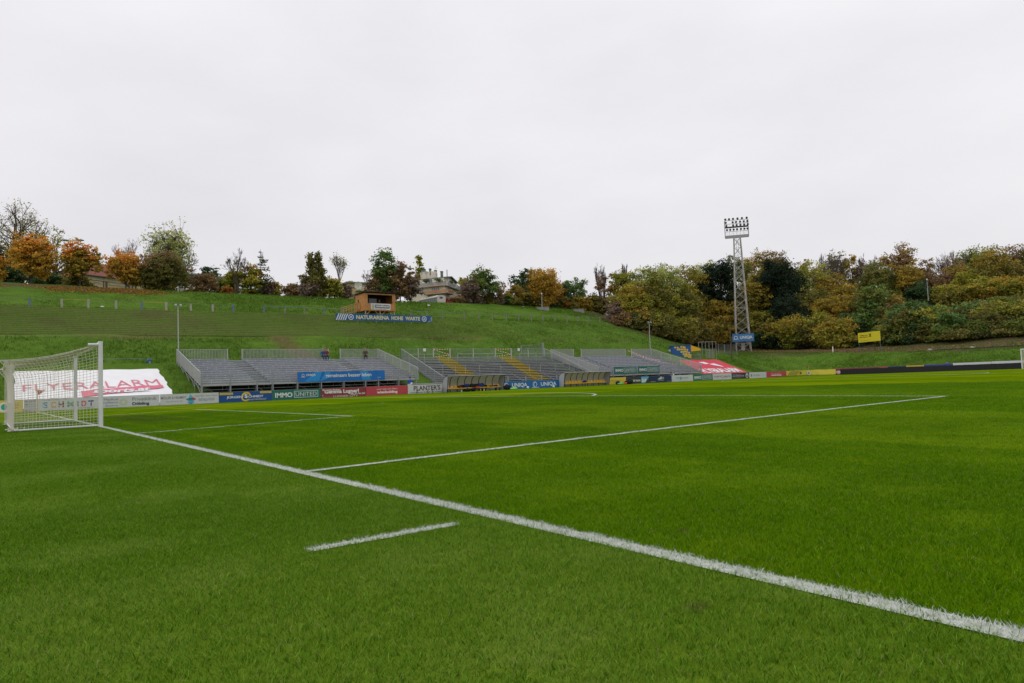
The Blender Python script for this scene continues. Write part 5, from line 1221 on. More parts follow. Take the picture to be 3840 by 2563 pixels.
mb = MB(); f.box(mb, -.1, f.L, z1-.55, z1-.02, .02, .16); f.box(mb, 0, f.L, z1-.62, z1-.56, .02, .24); mb.build('cornice', M_TRIM, t)
mb = MB(); zc = f.uv(400, 1068)[1]; f.box(mb, 0, f.L, zc-.09, zc+.09, .01, .06); zc = f.uv(400, 1079)[1]; f.box(mb, 0, f.L, zc-.07, zc+.07, .012, .05); mb.build('string_course', M_TRIM, t)
mb = MB(); f.box(mb, -.2, f.L, z1-.02, z1+.10, .58, .72); u_, _ = f.uv(387, 1060); f.box(mb, u_-.05, u_+.05, 15, z1, .06, .16); u_, _ = f.uv(398, 1060); f.box(mb, u_-.12, u_+.12, 15, z1-.7, .06, .2); mb.build('gutter', M_FRB, t)
for (a, b) in (((358, 1070), (371, 1090)), ((414, 1078), (428, 1093)), ((447, 1082), (460, 1098)), ((480, 1085), (492, 1100))):
    f.window(t, a, b, M_FR, flat('shutter_green', (.03, .09, .09), .4), 1); (u0, z1_), (u1, z0_) = f.uv(*a), f.uv(*b); mb = MB(); f.box(mb, u0-.3, u1+.3, z1_+.45, z1_+.60, .01, .2); mb.build('window_hood', M_TRIM, t)
# white house
t = thing('white_house', 'white house corner with paired windows showing right of the dark olive tree', 'house', (0, 0, 0), group='houses beyond the crest')
P = at(600, 1042, 135); Q = at(728, 1040, 128); f = Facade(P, Q); z1 = f.uv(690, 1040)[1]; solid([P, Q, Q-f.n*8, P-f.n*8], 15.2, z1, 'walls', M_PLW, t); mb = MB(); f.box(mb, -.5, f.L+.6, z1+.01, z1+.22, -8.3, .9); mb.build('roof', M_GALV, t)
for a, b in (((672, 1083), (679, 1097)), ((681, 1082), (688, 1097)), ((660, 1055), (672, 1066))): f.window(t, a, b, M_FR, M_GLB, 0)
t = thing('garden_shed', 'low pale grey shed roof behind the bare tree and orange bush', 'shed', (0, 0, 0)); P = at(826, 1083, 120); Q = at(884, 1080, 120); f = Facade(P, Q); z1 = f.uv(850, 1083)[1]; solid([P, Q, Q-f.n*4, P-f.n*4], 15.2, z1, 'walls', M_PLW, t); mb = MB(); f.box(mb, -.3, f.L+.3, z1+.01, z1+.25, -4.3, .3); mb.build('roof', flat('shed_roof', (.22, .26, .32)), t)
t = thing('green_block', 'distant green glazed office block behind the brown bushes', 'building', (0, 0, 0)); P = at(1097, 1064, 190); Q = at(1140, 1062, 190); f = Facade(P, Q); z1 = f.uv(1110, 1062)[1]; solid([P, Q, Q-f.n*10, P-f.n*10], 15, z1-.9, 'walls', flat('green_cladding', (.13, .24, .19)), t)
for k in range(9): mb = MB(); f.box(mb, k*f.L/9+.1, (k+1)*f.L/9-.1, z1-3.2, z1-1.2, .02, .08); mb.build('window', M_GLB, t)
mb = MB(); f.box(mb, -.3, f.L+.3, z1-.88, z1-.6, -10.2, .3); mb.build('roof', flat('green_roof', (.16, .30, .24)), t)
# boundary walls and barriers at the crest
for (xa, xb, ya_, yb_, dep, lb) in ((2012, 2058, 1142, 1151, 134, 'low white wall below the lamp post on the crest'), (2149, 2189, 1151, 1159, 140, 'white gate barrier at the right end of the crest')):
    t = thing('low_wall', lb, 'wall', (0, 0, 0)); P = at(xa, ya_, dep); Q = at(xb, ya_, dep); f = Facade(P, Q); mb = MB(); z1 = hz(P[0], P[1])+.30; f.box(mb, 0, f.L, 13, z1, -.3, 0); mb.build('wall_body', M_CONC, t); mb = MB(); f.box(mb, -.05, f.L+.05, z1+.002, z1+.08, -.35, .05); mb.build('coping', M_CONC, t)
t = thing('concrete_wall', 'weathered grey retaining wall half hidden among trees on the wooded slope', 'wall', (0, 0, 0)); P = at(3480, 1128, 146); Q = at(3730, 1118, 134); f = Facade(P, Q); nn = 12
for k in range(nn): mb = MB(); z1 = f.uv(3480+250*k/nn, 1118-4*k/nn)[1]; f.box(mb, k*f.L/nn+.02, (k+1)*f.L/nn-.02, z1-3, z1+.02*(k % 3), -.25, 0); mb.build('wall_panel', mat('old_concrete', (.15, .155, .15), .95, noise=.7, nscale=2), t)
# lamp posts
def lamp(px, pt, pb, dep, lb, arms=0):
    top = at(px, pt, dep); bot = at(px, pb, dep); t = thing('lamp_post', lb, 'lamp post', (top[0], top[1], bot[2]-.6), group='lamp posts beyond the crest'); h = top[2]-bot[2]+.6
    MB().tube((0, 0, 0), (0, 0, h), .09, .05, n=8).build('pole', flat('pole_grey_blue', (.30, .35, .38)), t)
    if arms:
        for s in (-1, 1):
            d = Vector(R_)*s; MB().bar((0, 0, h-.1), tuple(d*.6+Vector((0, 0, h+.02))), .05).build('arm', M_GALV, t); mb = MB(); mb.ball(tuple(d*1.05+Vector((0, 0, h+.02))), .5, 10, 6, (abs(d.x)+.3, abs(d.y)+.3, .22)); mb.build('lamp_head', flat('lamp_head', (.30, .42, .46)), t, smooth=True)
    else: MB().ball((0, 0, h+.1), .16, 10, 7).build('lamp_globe', W_, t, smooth=True)
lamp(272, 902, 1088, 98, 'double armed street lamp standing between the two leftmost orange maples', 1)
lamp(2031, 1104, 1150, 133, 'small globe lamp on a pole in front of the big golden tree'); lamp(3476, 1051, 1118, 140, 'small globe lamp on a thin pole in the wooded slope')
# trailer and car
t = thing('site_trailer', 'cream and grey trailer with a purple oval emblem parked on the crest', 'trailer', (0, 0, 0))
c1 = pX(1640, 1138, -85.5); f2 = Facade(pX(1640, 1138, -85.5), at(1671.5, 1138, depth_of(c1)+.6)); z0 = 15.7; z1 = float(f2.uv(1650, 1106)[1]); wdt = f2.L
tl = at(1551, 1135, depth_of(c1)*1.045)-c1; tl[2] = 0; f2.P = np.array([c1[0], c1[1], 0.0])
arc = [(0, z0)]+[(wdt/2-wdt/2*math.cos(a), z1-.45+.45*math.sin(a)) for a in np.linspace(0, math.pi, 9)]+[(wdt, z0)]
def lp(u, z, k): q = f2.P+f2.u*u+tl*k; return (q[0], q[1], z)
mb = MB(); n = len(arc); mb.add([lp(u, z, 0) for u, z in arc]+[lp(u, z, 1) for u, z in arc], [tuple(range(n)), tuple(range(2*n-1, n-1, -1))]); mb.build('end_wall', flat('trailer_cream', (.62, .58, .50)), t)
mb = MB(); mb.add([lp(arc[k][0], arc[k][1]+.02, j) for k in range(1, n-1) for j in (-.01, 1.01)], [(2*k, 2*k+2, 2*k+3, 2*k+1) for k in range(n-3)]); mb.build('roof', flat('trailer_cream', (.62, .58, .50)), t)
for s in (0, wdt):
    for k in range(12): mb = MB(); mb.add([lp(s, z0, k/12+.004), lp(s, z0, (k+1)/12-.004), lp(s, z1-.5, (k+1)/12-.004), lp(s, z1-.5, k/12+.004)], [(0, 1, 2, 3)]); mb.build('side_panel', flat('trailer_grey', (.20, .22, .24)), t)
mb = MB(); mb.add([tuple(Vector(lp(wdt*.48+.36*math.cos(a), z1-.55+.2*math.sin(a), 0))+Vector(f2.n)*.02) for a in np.linspace(0, 2*math.pi, 18)[:-1]], [tuple(range(17))]); mb.build('emblem', flat('print_purple', (.12, .06, .30)), t)
for u in (.12*wdt, .8*wdt): mb = MB(); f2.box(mb, u-.12, u+.12, z0+.12, z0+.22, .01, .06); mb.build('tail_light', mOr, t)
for k in (.35, .62):
    for s in (0, wdt): q = lp(s, z0-.05, k); a = Vector(q)-Vector(f2.u)*.12; b = Vector(q)+Vector(f2.u)*.12; MB().tube(a, b, .34, n=14).build('wheel', K_, t)
t = thing('parked_car', 'red car parked right of the cream trailer, mostly hidden by the crest', 'car', (0, 0, 0)); M_CAR = mat('car_red', (.38, .02, .035), .25, spec=.6)
c = at(1693, 1150, depth_of(c1)+1.5); fu, fn = f2.u, -f2.n; zg_ = 15.45
def cp(a, b, z): q = np.array([c[0], c[1], 0])+fu*a+fn*b; return (q[0], q[1], zg_+z)
sec = [(-.0, .35, .75), (.0, .75, .88), (.9, .95, .90), (1.5, 1.38, .72), (3.0, 1.42, .70), (3.7, 1.0, .86), (4.2, .95, .86), (4.25, .4, .75)]
mb = MB(); 
for i, (b, z, w) in enumerate(sec): mb.v += [cp(-w, b, .25), cp(-w*1.02 if z < 1.1 else -.88, b, min(z, .9)), cp(-w, b, z), cp(w, b, z), cp(w*1.02 if z < 1.1 else .88, b, min(z, .9)), cp(w, b, .25)]
for i in range(len(sec)-1):
    for k in range(6): a = i*6+k; b2 = i*6+(k+1) % 6; mb.f.append((a, b2, b2+6, a+6)); mb.m.append(0)
mb.f += [tuple(range(6)), tuple(range(len(sec)*6-1, len(sec)*6-7, -1))]; mb.m += [0, 0]; mb.build('body', M_CAR, t)
mb = MB(); mb.add([cp(-.66, 1.02, .98), cp(.66, 1.02, .98), cp(.62, 1.46, 1.35), cp(-.62, 1.46, 1.35)], [(0, 1, 2, 3)]); ob = mb.build('rear_window', M_GL, t); ob.location = (0, 0, .015)
for sx in (-.8, .8):
    for b in (.8, 3.4): MB().tube(cp(sx-.1, b, .3), cp(sx+.1, b, .3), .31, n=14).build('wheel', K_, t)
    MB().box(cp(sx*.85, -.02, .72), (.3, .3, .14)).build('tail_light', mRed, t)

# ------------------------------------------------------------------ floodlight tower
tb = pY(2788, 1322, 120.0); tz = float(tb[2]); TX, TY = float(tb[0]), float(tb[1]); dT = depth_of(tb)
H = (1322-889)/FPX*dT*1.005; HW = 85/FPX*dT
ty = math.atan2(CAM[1]-TY+18, CAM[0]-TX)   # head turned to the field
t = thing('floodlight_tower', 'tall white lattice floodlight tower with four rows of lamps', 'floodlight tower', (TX, TY, tz), ty+math.pi/2, None)
M_TW_ = mat('tower_paint', (.46, .45, .43), .7, noise=.6, nscale=2.5, dirt=(.25, .2, .16))
bw, tw_ = 1.42, .62
def leg(sx, sy, z): k = bw+(tw_-bw)*z/H; return Vector((sx*k, sy*k, z))
for sx, sy in ((-1, -1), (1, -1), (1, 1), (-1, 1)): MB().bar(leg(sx, sy, -1), leg(sx, sy, H), .15).build('leg', M_TW_, t)
nz = 13
for i in range(nz):
    z0, z1 = H*i/nz, H*(i+1)/nz
    for a, b in (((-1, -1), (1, -1)), ((1, -1), (1, 1)), ((1, 1), (-1, 1)), ((-1, 1), (-1, -1))):
        mb = MB(); mb.bar(leg(*a, z0), leg(*b, z1), .085); mb.build('brace', M_TW_, t)
        mb = MB(); mb.bar(leg(*b, z0)+Vector((0, 0, .02)), leg(*a, z1), .05); mb.build('brace', M_GALV, t)
        if i in (1, 5, 9): mb = MB(); mb.bar(leg(*a, z0), leg(*b, z0), .08); mb.build('brace', M_TW_, t)
lad = MB()
for s in (-.2, .2): lad.bar((s, 0, .5), (s*.9, 0, H), .05)
for i in range(70): z = .8+i*(H-1)/70; lad.bar((-.2, 0, z), (.2, 0, z), .025)
for i in range(26): z = 3+i*(H-3.5)/26; lad.path([(-.35, 0, z), (-.3, .4, z), (.3, .4, z), (.35, 0, z)], .015, 3)
lad.build('ladder', flat('ladder_olive', (.12, .13, .07)), t, kind='stuff')
hh = (889-822)/FPX*dT; w = HW/2
MB().bb(-w, w, -.5, .5, H, H+.16).build('platform', M_GALVL, t); MB().bb(-w, w, -.55, -.47, H-.12, H+.45).build('platform_edge', M_GALV, t)
for s in (-w, w): MB().bb(s-.07, s+.07, -.1, .1, H+.17, H+hh).build('head_frame', M_GALV, t); MB().bb(s-.05, s+.05, .38, .48, H+.17, H+hh*.55).build('head_frame', M_GALV, t)
for k, zz in enumerate((.36, .62, .80, 1.0)): MB().bb(-w+.07, w-.07, -.05, .05, H+hh*zz-.04, H+hh*zz+.04).build('head_rail', M_GALV if k != 1 else K_, t)
MB().bb(-w+.07, w-.07, .1, .35, H+hh*.58, H+hh*.66).build('cable_tray', K_, t)
for zz in (.10, .22): MB().bb(-w+.07, w-.07, -.44, -.41, H+.5+zz*2, H+.53+zz*2).build('guard_rail', M_GALV, t)
for k in range(5): x = -w+.9+k*.7; MB().bb(x-.02, x+.02, -.06, -.02, H+.17, H+hh*.8).build('head_strut', M_GALV, t)
rows = [(1.07, [-.92, -.60, -.26, .12, .50, .90]), (.88, [-.90, -.30, -.02, .32, .64, .94]), (.70, [-.86, -.28, .02, .34, .66, .96]), (.46, [-.82, -.54, -.25, .04, .36, .66, .92])]
M_LMP = mat('lamp_glass', (.10, .10, .11), .2, noise=.5, nscale=12, spec=.8)
for zz, xs_ in rows:
    for x in xs_:
        z = H+hh*zz; c_ = Vector((x*w, -.16, z)); ax = Vector((random.uniform(-.15, .15), -1, -.32)).normalized()
        mb = MB(); mb.tube(c_+ax*.02, c_-ax*.30, .235, .10, n=14); l_ = mb.build('floodlamp', M_GALV, t); MB().tube(c_+ax*.025, c_+ax*.04, .21, n=14).build('glass', M_LMP, l_)
        MB().bar(c_+Vector((0, .1, -.1)), c_+Vector((0, .14, -.36)), .04).build('bracket', K_, l_)
MB().bb(-.35, .35, -.1, .5, .1, 1.9).build('switch_cabinet', flat('cabinet_white', (.45, .45, .45)), t)
for sx in (-1, 1):
    for sy in (-1, 1): MB().bb(sx*bw-.3, sx*bw+.3, sy*bw-.3, sy*bw+.3, -1.2, -.02).build('footing', M_CONC, t)
sg = thing('tower_sign', 'blue sign with white lettering fixed across the foot of the floodlight tower', 'sign', (TX, TY, tz), ty+math.pi/2)
s0, s1 = -2.1, 2.05; zz0, zz1 = (1322-1283)/FPX*dT, (1322-1254)/FPX*dT
MB().bb(s0, s1, -bw-.35, -bw-.27, zz0, zz1).build('panel', flat('sign_blue', (.05, .19, .42)), sg)
mb = MB()
for i in range(20):
    a0, a1 = 2*math.pi*i/20, 2*math.pi*(i+1)/20; cx_, cz_ = -1.45, (zz0+zz1)/2+.05; mb.add([(cx_+r*math.cos(a), -bw-.36, cz_+r*math.sin(a)) for a, r in ((a0, .36), (a1, .36), (a1, .26), (a0, .26))], [(0, 1, 2, 3)])
mb.bb(-1.95, -.9, -bw-.365, -bw-.355, zz0+.48, zz0+.57); mb.build('emblem', W_, sg)
text('UNIQA', (0, -bw-.36, 0), (1, 0, 0), (0, 0, 1), (-.65, zz0+.45, 1.75, zz0+1.15), W_, sg, bold=.03)

# ------------------------------------------------------------------ billboard, tents, cage, stakes at the far corner
t = thing('billboard', 'yellow billboard with black script and crossed gable emblem below the wood', 'billboard', (0, 0, 0)); P = pY(3219, 1286, 118.0); Q = pY(3302, 1283, 115.5); f = Facade(P, Q); z0, z1 = float(P[2]), float(pY(3219, 1250, 118)[2])
mb = MB(); f.box(mb, 0, f.L, z0, z1, -.05, 0); mb.build('panel', flat('billboard_yellow', (.68, .58, .03)), t)
for u in (.12, f.L-.12): mb = MB(); f.box(mb, u-.05, u+.05, z0-1.6, z0-.002, -.06, .0); mb.build('post', flat('post_blue_grey', (.10, .13, .15)), t)
O_ = tuple(f.P+f.n*.01)
text('Raiffeisen Wien', O_, tuple(f.u), ZV, (.5, z0+1.08, 2.5, z0+1.24), K_, t, shear=.3, bold=.02); text('Meine Stadtbank', O_, tuple(f.u), ZV, (.4, z0+.78, 2.5, z0+.94), K_, t, shear=.3, bold=.02); text('www.raiffeisenbank.wien', O_, tuple(f.u), ZV, (.65, z0+.26, 3.2, z0+.34), K_, t)
mb = MB()
for a, b in (((2.85, .82), (3.35, 1.36)), ((2.85, 1.36), (3.35, .82))): mb.bar(f.P+f.u*a[0]+f.n*.02+np.array([0, 0, z0+a[1]]), f.P+f.u*b[0]+f.n*.02+np.array([0, 0, z0+b[1]]), .02, .12)
mb.build('emblem', K_, t)
b0 = hit(2592, 1347, 90); dq = depth_of(b0)
def quad_at(px0, py0, px1, py1, dep): return at(px0, py1, dep), at(px1, py1, dep), float(at(px0, py0, dep)[2])
t = thing('fan_stall', 'blue stall wall with a yellow diamond chequer pattern behind the third stand', 'stall', (0, 0, 0)); P, Q, z1 = quad_at(2521, 1298, 2592, 1348, dq); f = Facade(P, Q); z0 = float(P[2])-.4
mb = MB(); f.box(mb, 0, f.L, z0, z1, -.04, 0); mb.build('front_cloth', flat('stall_blue', (.01, .09, .30)), t)
mb = MB(); f.box(mb, 0, f.L, z0, z1-.2, -2.4, -2.36); f.box(mb, 0, .04, z0, z1-.1, -2.36, -.05); f.box(mb, f.L-.04, f.L, z0, z1-.1, -2.36, -.05); mb.build('side_cloth', flat('stall_blue_side', (.03, .08, .2)), t); mb = MB(); f.box(mb, -.1, f.L+.1, z1+.002, z1+.06, -2.5, .1); mb.build('roof', flat('stall_roof', (.05, .14, .35)), t)
sc_ = f.L/ (405/5.87)
for i, (a, b) in enumerate(((775, 140), (830, 145), (905, 128), (950, 128), (985, 145), (830, 185), (868, 182), (910, 182), (943, 182), (990, 188), (1040, 195), (910, 238), (950, 238), (990, 232), (1030, 240), (1080, 255), (958, 288), (993, 288), (1028, 288), (1078, 295), (1115, 310), (993, 330), (1033, 325), (1075, 345), (1112, 352))):
    u = f.uv(2400+a/5.87, 1280+b/5.87); r = .19; MB().prism([(u[0]-r, u[1]), (u[0], u[1]-r), (u[0]+r, u[1]), (u[0], u[1]+r)], tuple(f.P+f.n*.004), tuple(f.u), ZV, .006).build('yellow_diamond', mYl, t)
t = thing('sun_canopy', 'yellow canopy drooping from the right corner of the blue stall', 'canopy', (0, 0, 0)); a = at(2590, 1295, dq+.3); b = at(2627, 1308, dq+1.5); mb = MB(); mb.add([tuple(a), tuple(b), tuple(b-np.array([0, 0, .3])), tuple(a-np.array([0, 0, 1.0])), tuple(a+f.n*-2.2), tuple(b+f.n*-1.8)], [(0, 1, 2, 3), (0, 4, 5, 1), (0, 3, 4)]); mb.build('cloth', flat('canopy_yellow', (.68, .45, .02), .7), t)
MB().tube(tuple(b-np.array([0, 0, 2.6])), tuple(b), .03, n=6).build('pole', M_GALV, t); MB().tube(tuple(a-np.array([0, 0, 3])), tuple(a+np.array([0, 0, .1])), .03, n=6).build('pole', M_GALV, t)
t = thing('gazebo', 'small pale gazebo edge peeping out left of the blue stall', 'gazebo', (0, 0, 0)); a = at(2521, 1303, dq+1); mb = MB(); q = [a, at(2513, 1313, dq+1), at(2516, 1330, dq+1), at(2521, 1330, dq+1)]; mb.add([tuple(x) for x in q]+[tuple(x-f.n*2) for x in q], [(0, 1, 2, 3), (0, 4, 5, 1), (1, 5, 6, 2)]); mb.build('side_wall', M_PLW, t)
t = thing('pipe_frame', 'tall open frame of white steel pipes right of the yellow canopy', 'frame', (0, 0, 0)); P, Q, z1 = quad_at(2622, 1283, 2687, 1342, dq+3); f = Facade(P, Q); z0 = float(P[2])
for k in range(6): mb = MB(); f.box(mb, k*f.L/5-.028, k*f.L/5+.028, z0-.6, z1, -.03, .03); mb.build('upright', M_GALV, t)
for z_ in (z1-.03, (z0+z1)/2, ): mb = MB(); f.box(mb, 0, f.L, z_-.03, z_+.03, -.065, -.035); mb.build('crossbar', M_GALV, t)
mb = MB(); f.box(mb, f.L*.36, f.L*.84, z0-.05, z0+1.2, .04, .06); 
t3 = thing('wire_crate', 'wire mesh crate standing in front of the pipe frame', 'crate', (0, 0, 0)); mb = MB(); 
for k in range(12): u = f.L*(.36+.48*k/11); f.box(mb, u-.012, u+.012, z0-.1, z0+1.1, .5, .52)
for k in range(5): f.box(mb, f.L*.36, f.L*.84, z0-.1+k*.29, z0-.07+k*.29, .525, .54)
mb.build('wire_panel', M_GALV, t3)
t = thing('crowd_barrier', 'dark steel barrier between the blue stall and the pipe frame', 'barrier', (0, 0, 0)); P, Q, z1 = quad_at(2592, 1332, 2628, 1348, dq); f = Facade(P, Q); mb = MB(); z0 = float(P[2])
for k in range(12): f.box(mb, k*f.L/11-.012, k*f.L/11+.012, z0-.3, z1, -.01, .01)
f.box(mb, 0, f.L, z1, z1+.04, -.02, .02); mb.build('bars', M_GALV, t)
t = thing('mesh_fence', 'thin mesh fence in front of the wood left of the floodlight tower', 'fence', (0, 0, 0)); P = at(2695, 1335, dq+8); Q = at(2765, 1335, dq+10); f = Facade(P, Q); z1 = float(at(2700, 1292, dq+9)[2]); z0 = z1-2.6
for k in range(4): mb = MB(); f.box(mb, k*f.L/3-.03, k*f.L/3+.03, z0, z1, -.03, .03); mb.build('post', M_GALV, t)
mb = MB(); 
for k in range(40): f.box(mb, k*f.L/40-.004, k*f.L/40+.004, z0, z1, -.004, .004)
for k in range(9): f.box(mb, 0, f.L, z0+k*.3, z0+k*.3+.008, -.004, .004)
mb.build('wire_mesh', M_GALV, t, kind='stuff')
for (px, p0, p1, dep, r, m, lb) in ((2744, 1232, 1336, dq+2, .10, M_BARK, 'weathered wooden pole left of the floodlight tower'), (3124, 1301, 1326, 122, .12, M_PLW, 'short white marker stake at the edge of the leaf litter')):
    q = at(px, p1, dep); h = float(at(px, p0, dep)[2]-q[2]); t = thing('wooden_pole' if r < .11 else 'marker_stake', lb, 'pole', tuple(q)); MB().tube((0, 0, -.6), (0, 0, h), r, r*.8, n=9).build('shaft', m, t); MB().tube((0, 0, h), (0, 0, h+.06), r*.85, r*.5, n=9).build('cap', M_CONC, t)
for (px, py, dep, s, lb) in ((3488, 1316, 112, .4, 'half buried boulder, left one of two on the earth bank'), (3647, 1312, 106, .4, 'half buried boulder, right one of two on the earth bank')):
    q = pY(px, py, 117.0); t = MB(); t.ball((q[0], q[1], hz(q[0], q[1])+.1), s, 9, 6, (1, .8, .6), jit=.15); tag(t.build('boulder', M_CONC), lb, 'boulder', 'boulders on the earth bank')
q = pY(3600, 1316, 116.0); t = thing('drain_pipe', 'long dark pipe lying along the earth bank behind the far goal', 'pipe', (0, 0, 0)); mb = MB(); pts = [(x, 116.5, hz(x, 116.5)+.16) for x in np.linspace(-24, 12, 19)]
for k in range(18): MB().tube(pts[k], pts[k+1], .07, n=6).build('pipe_length', K_, t)

# ------------------------------------------------------------------ people
M_SKIN = flat('skin', (.42, .22, .15), .6); M_HAIRD = flat('hair_dark', (.03, .02, .015), .8); M_HAIRG = flat('hair_grey', (.30, .28, .26), .8); M_JEAN = flat('jeans', (.03, .06, .14), .9); M_SHOE = flat('shoes', (.03, .03, .03)); M_JACB = flat('coat_teal_blue', (.015, .08, .20), .8); M_JACR = flat('coat_red', (.20, .02, .03), .8); M_JACG = flat('pullover_brown', (.09, .07, .06), .9); M_TRK = flat('tracksuit_blue', (.01, .09, .42), .7)
def person(loc, rz, pose, top, leg_m, hair, label, scale=1.0, group=None, hold=None):
    t = thing('person', label, 'person', loc, rz, group); t.scale = (scale,)*3
    # facing +x; joints in metres
    sit = pose in ('sit', 'squat'); hz0 = .47 if pose == 'sit' else .34 if pose == 'squat' else .92
    J = {'pel': (0, 0, hz0, .13), 'wai': (.01, 0, hz0+.18, .125), 'che': (.04 if sit else .01, 0, hz0+.40, .155), 'nec': (.07 if sit else .02, 0, hz0+.56, .065), 'hed': (.10 if sit else .03, 0, hz0+.68, .092), 'top': (.10 if sit else .03, 0, hz0+.79, .075)}
    E_ = [('pel', 'wai'), ('wai', 'che'), ('che', 'nec'), ('nec', 'hed'), ('hed', 'top')]
    for s, n in ((1, 'l'), (-1, 'r')):
        J['sh'+n] = (J['che'][0], s*.19, hz0+.47, .068)
        if sit: J['el'+n] = (.14, s*.25, hz0+.20, .048); J['wr'+n] = (.36, s*.13, hz0+.12, .034); J['ha'+n] = (.43, s*.09, hz0+.11, .04)
        else: J['el'+n] = (.02, s*.25, hz0+.20, .048); J['wr'+n] = (.24, s*.14, hz0+.10, .034); J['ha'+n] = (.31, s*.09, hz0+.10, .04)
        J['hi'+n] = (0, s*.10, hz0-.02, .095)
        if pose == 'sit': J['kn'+n] = (.44, s*.13, .50, .068); J['an'+n] = (.40, s*.13, .09, .045); J['to'+n] = (.58, s*.14, .04, .042)
        elif pose == 'squat': J['kn'+n] = (.36, s*.20, .52, .068); J['an'+n] = (.10, s*.17, .09, .045); J['to'+n] = (.28, s*.2, .04, .042)
        else: J['kn'+n] = (.03, s*.11, .50, .066); J['an'+n] = (.0, s*.12, .09, .045); J['to'+n] = (.17, s*.14, .04, .042)
        E_ += [('che', 'sh'+n), ('sh'+n, 'el'+n), ('el'+n, 'wr'+n), ('wr'+n, 'ha'+n), ('pel', 'hi'+n), ('hi'+n, 'kn'+n), ('kn'+n, 'an'+n), ('an'+n, 'to'+n)]
    K = list(J); me = bpy.data.meshes.new('body'); me.from_pydata([J[k][:3] for k in K], [(K.index(a), K.index(b)) for a, b in E_], []); ob = bpy.data.objects.new('tmp', me); COL.objects.link(ob)
    md = ob.modifiers.new('s', 'SKIN'); 
    for i, k in enumerate(K): me.skin_vertices[0].data[i].radius = (J[k][3], J[k][3]); me.skin_vertices[0].data[i].use_root = (k == 'pel')
    ob.modifiers.new('u', 'SUBSURF').levels = 1
    dg = bpy.context.evaluated_depsgraph_get(); dg.update(); m2 = bpy.data.meshes.new_from_object(ob.evaluated_get(dg)); bpy.data.objects.remove(ob)
    m2.materials.clear()
    for m in (top, leg_m, M_SKIN, M_SHOE): m2.materials.append(m)
    reg = {('che', 'nec'): 0, ('nec', 'hed'): 2, ('hed', 'top'): 2, ('pel', 'wai'): 0}
    P = {k: Vector(J[k][:3]) for k in K}
    for p in m2.polygons:
        c = p.center; best = None
        for a, b in E_:
            d = P[b]-P[a]; u = max(0, min(1, (c-P[a]).dot(d)/d.length_squared)); q = (c-(P[a]+d*u)).length
            if best is None or q < best[0]: best = (q, a, b)
        a, b = best[1], best[2]; mi = 0
        if b[:2] == 'ha': mi = 2
        elif a == 'nec' or a == 'hed': mi = 2
        elif b[:2] in ('kn', 'an', 'hi'): mi = 1
        elif b[:2] == 'to': mi = 3
        p.material_index = mi; p.use_smooth = True
    link('body', m2, None, t)
    h = P['top']; mb = MB(); mb.ball((h.x-.015, 0, h.z-.015), .105, 12, 8, (1, .9, .95)); mb.build('hair', hair, t, smooth=True)
    f_ = P['hed']; mb = MB(); mb.ball((f_.x+.095, 0, f_.z), .022, 6, 5, (1, .7, 1.3)); mb.build('nose', M_SKIN, t)
    for s in (-1, 1): MB().ball((f_.x+.08, s*.034, f_.z+.035), .013, 6, 4).build('eye', K_, t)
    MB().bb(f_.x+.078, f_.x+.09, -.025, .025, f_.z-.05, f_.z-.042).build('mouth', M_JACR, t)
    for s in (1, -1):   # fingers curled forward from each hand
        hd = P['ha'+('l' if s > 0 else 'r')]; mb = MB()
        for k in range(4): y = hd.y+(k-1.5)*.019; mb.tube((hd.x+.02, y, hd.z), (hd.x+.065-.006*abs(k-1.4), y, hd.z-.008), .009, .008, 5); mb.tube((hd.x+.065-.006*abs(k-1.4), y, hd.z-.008), (hd.x+.085-.006*abs(k-1.4), y, hd.z-.03), .008, .006, 5)
        mb.tube((hd.x+.0, hd.y-s*.03, hd.z), (hd.x+.04, hd.y-s*.05, hd.z-.01), .010, .008, 5); mb.build('fingers', M_SKIN, t)
    return t
zs_ = 3.95
def seatpos(px): return float(pX(px, 1340, -46.9)[1])
person((-47.05, seatpos(1213), zs_-.13), .1, 'sit', M_JACB, M_JEAN, M_HAIRG, "person in a teal blue coat and jeans seated on the first stand's top row", group='spectators on the first stand')
person((-47.05, seatpos(1226), zs_-.13), -.15, 'sit', M_JACR, M_JEAN, flat('hair_auburn', (.16, .07, .03)), 'person in a red coat and jeans seated beside the one in teal blue', group='spectators on the first stand')
person((-47.05, seatpos(1372), zs_-.13), -.3, 'sit', M_JACG, K_, M_HAIRG, 'person in a brown pullover and black trousers seated alone on the top row', group='spectators on the first stand')
person((-37.6, float(yb(1550)), 0.08), -.2, 'stand', M_TRK, M_TRK, M_HAIRD, 'person in blue tracksuit standing with a ball behind the white lettered board', .93, 'ball boys behind the boards')
ball((-37.25, float(yb(1550))-.02, .93), 'white football held by the ball boy behind the bench board', .11)
person((-37.6, float(yb(2531)), 0.12), -.6, 'squat', M_TRK, M_TRK, M_HAIRD, 'person in a blue tracksuit crouching with a ball behind the navy and white boards', 1.0, 'ball boys behind the boards')
ball((-37.25, float(yb(2533)), .85), 'white football held by the crouching ball boy', .11)
person((float(pY(3553, 1370, 105.0)[0]), 105.0, -.15), -math.pi/2-.3, 'stand', M_TRK, M_TRK, M_HAIRD, 'person in a blue tracksuit showing above the black hoarding', .93, 'ball boys behind the boards')
person((-67.3, 42.35, 11.72), 0, 'stand', K_, K_, M_HAIRG, 'person in black inside the dark opening of the wooden booth', .9)

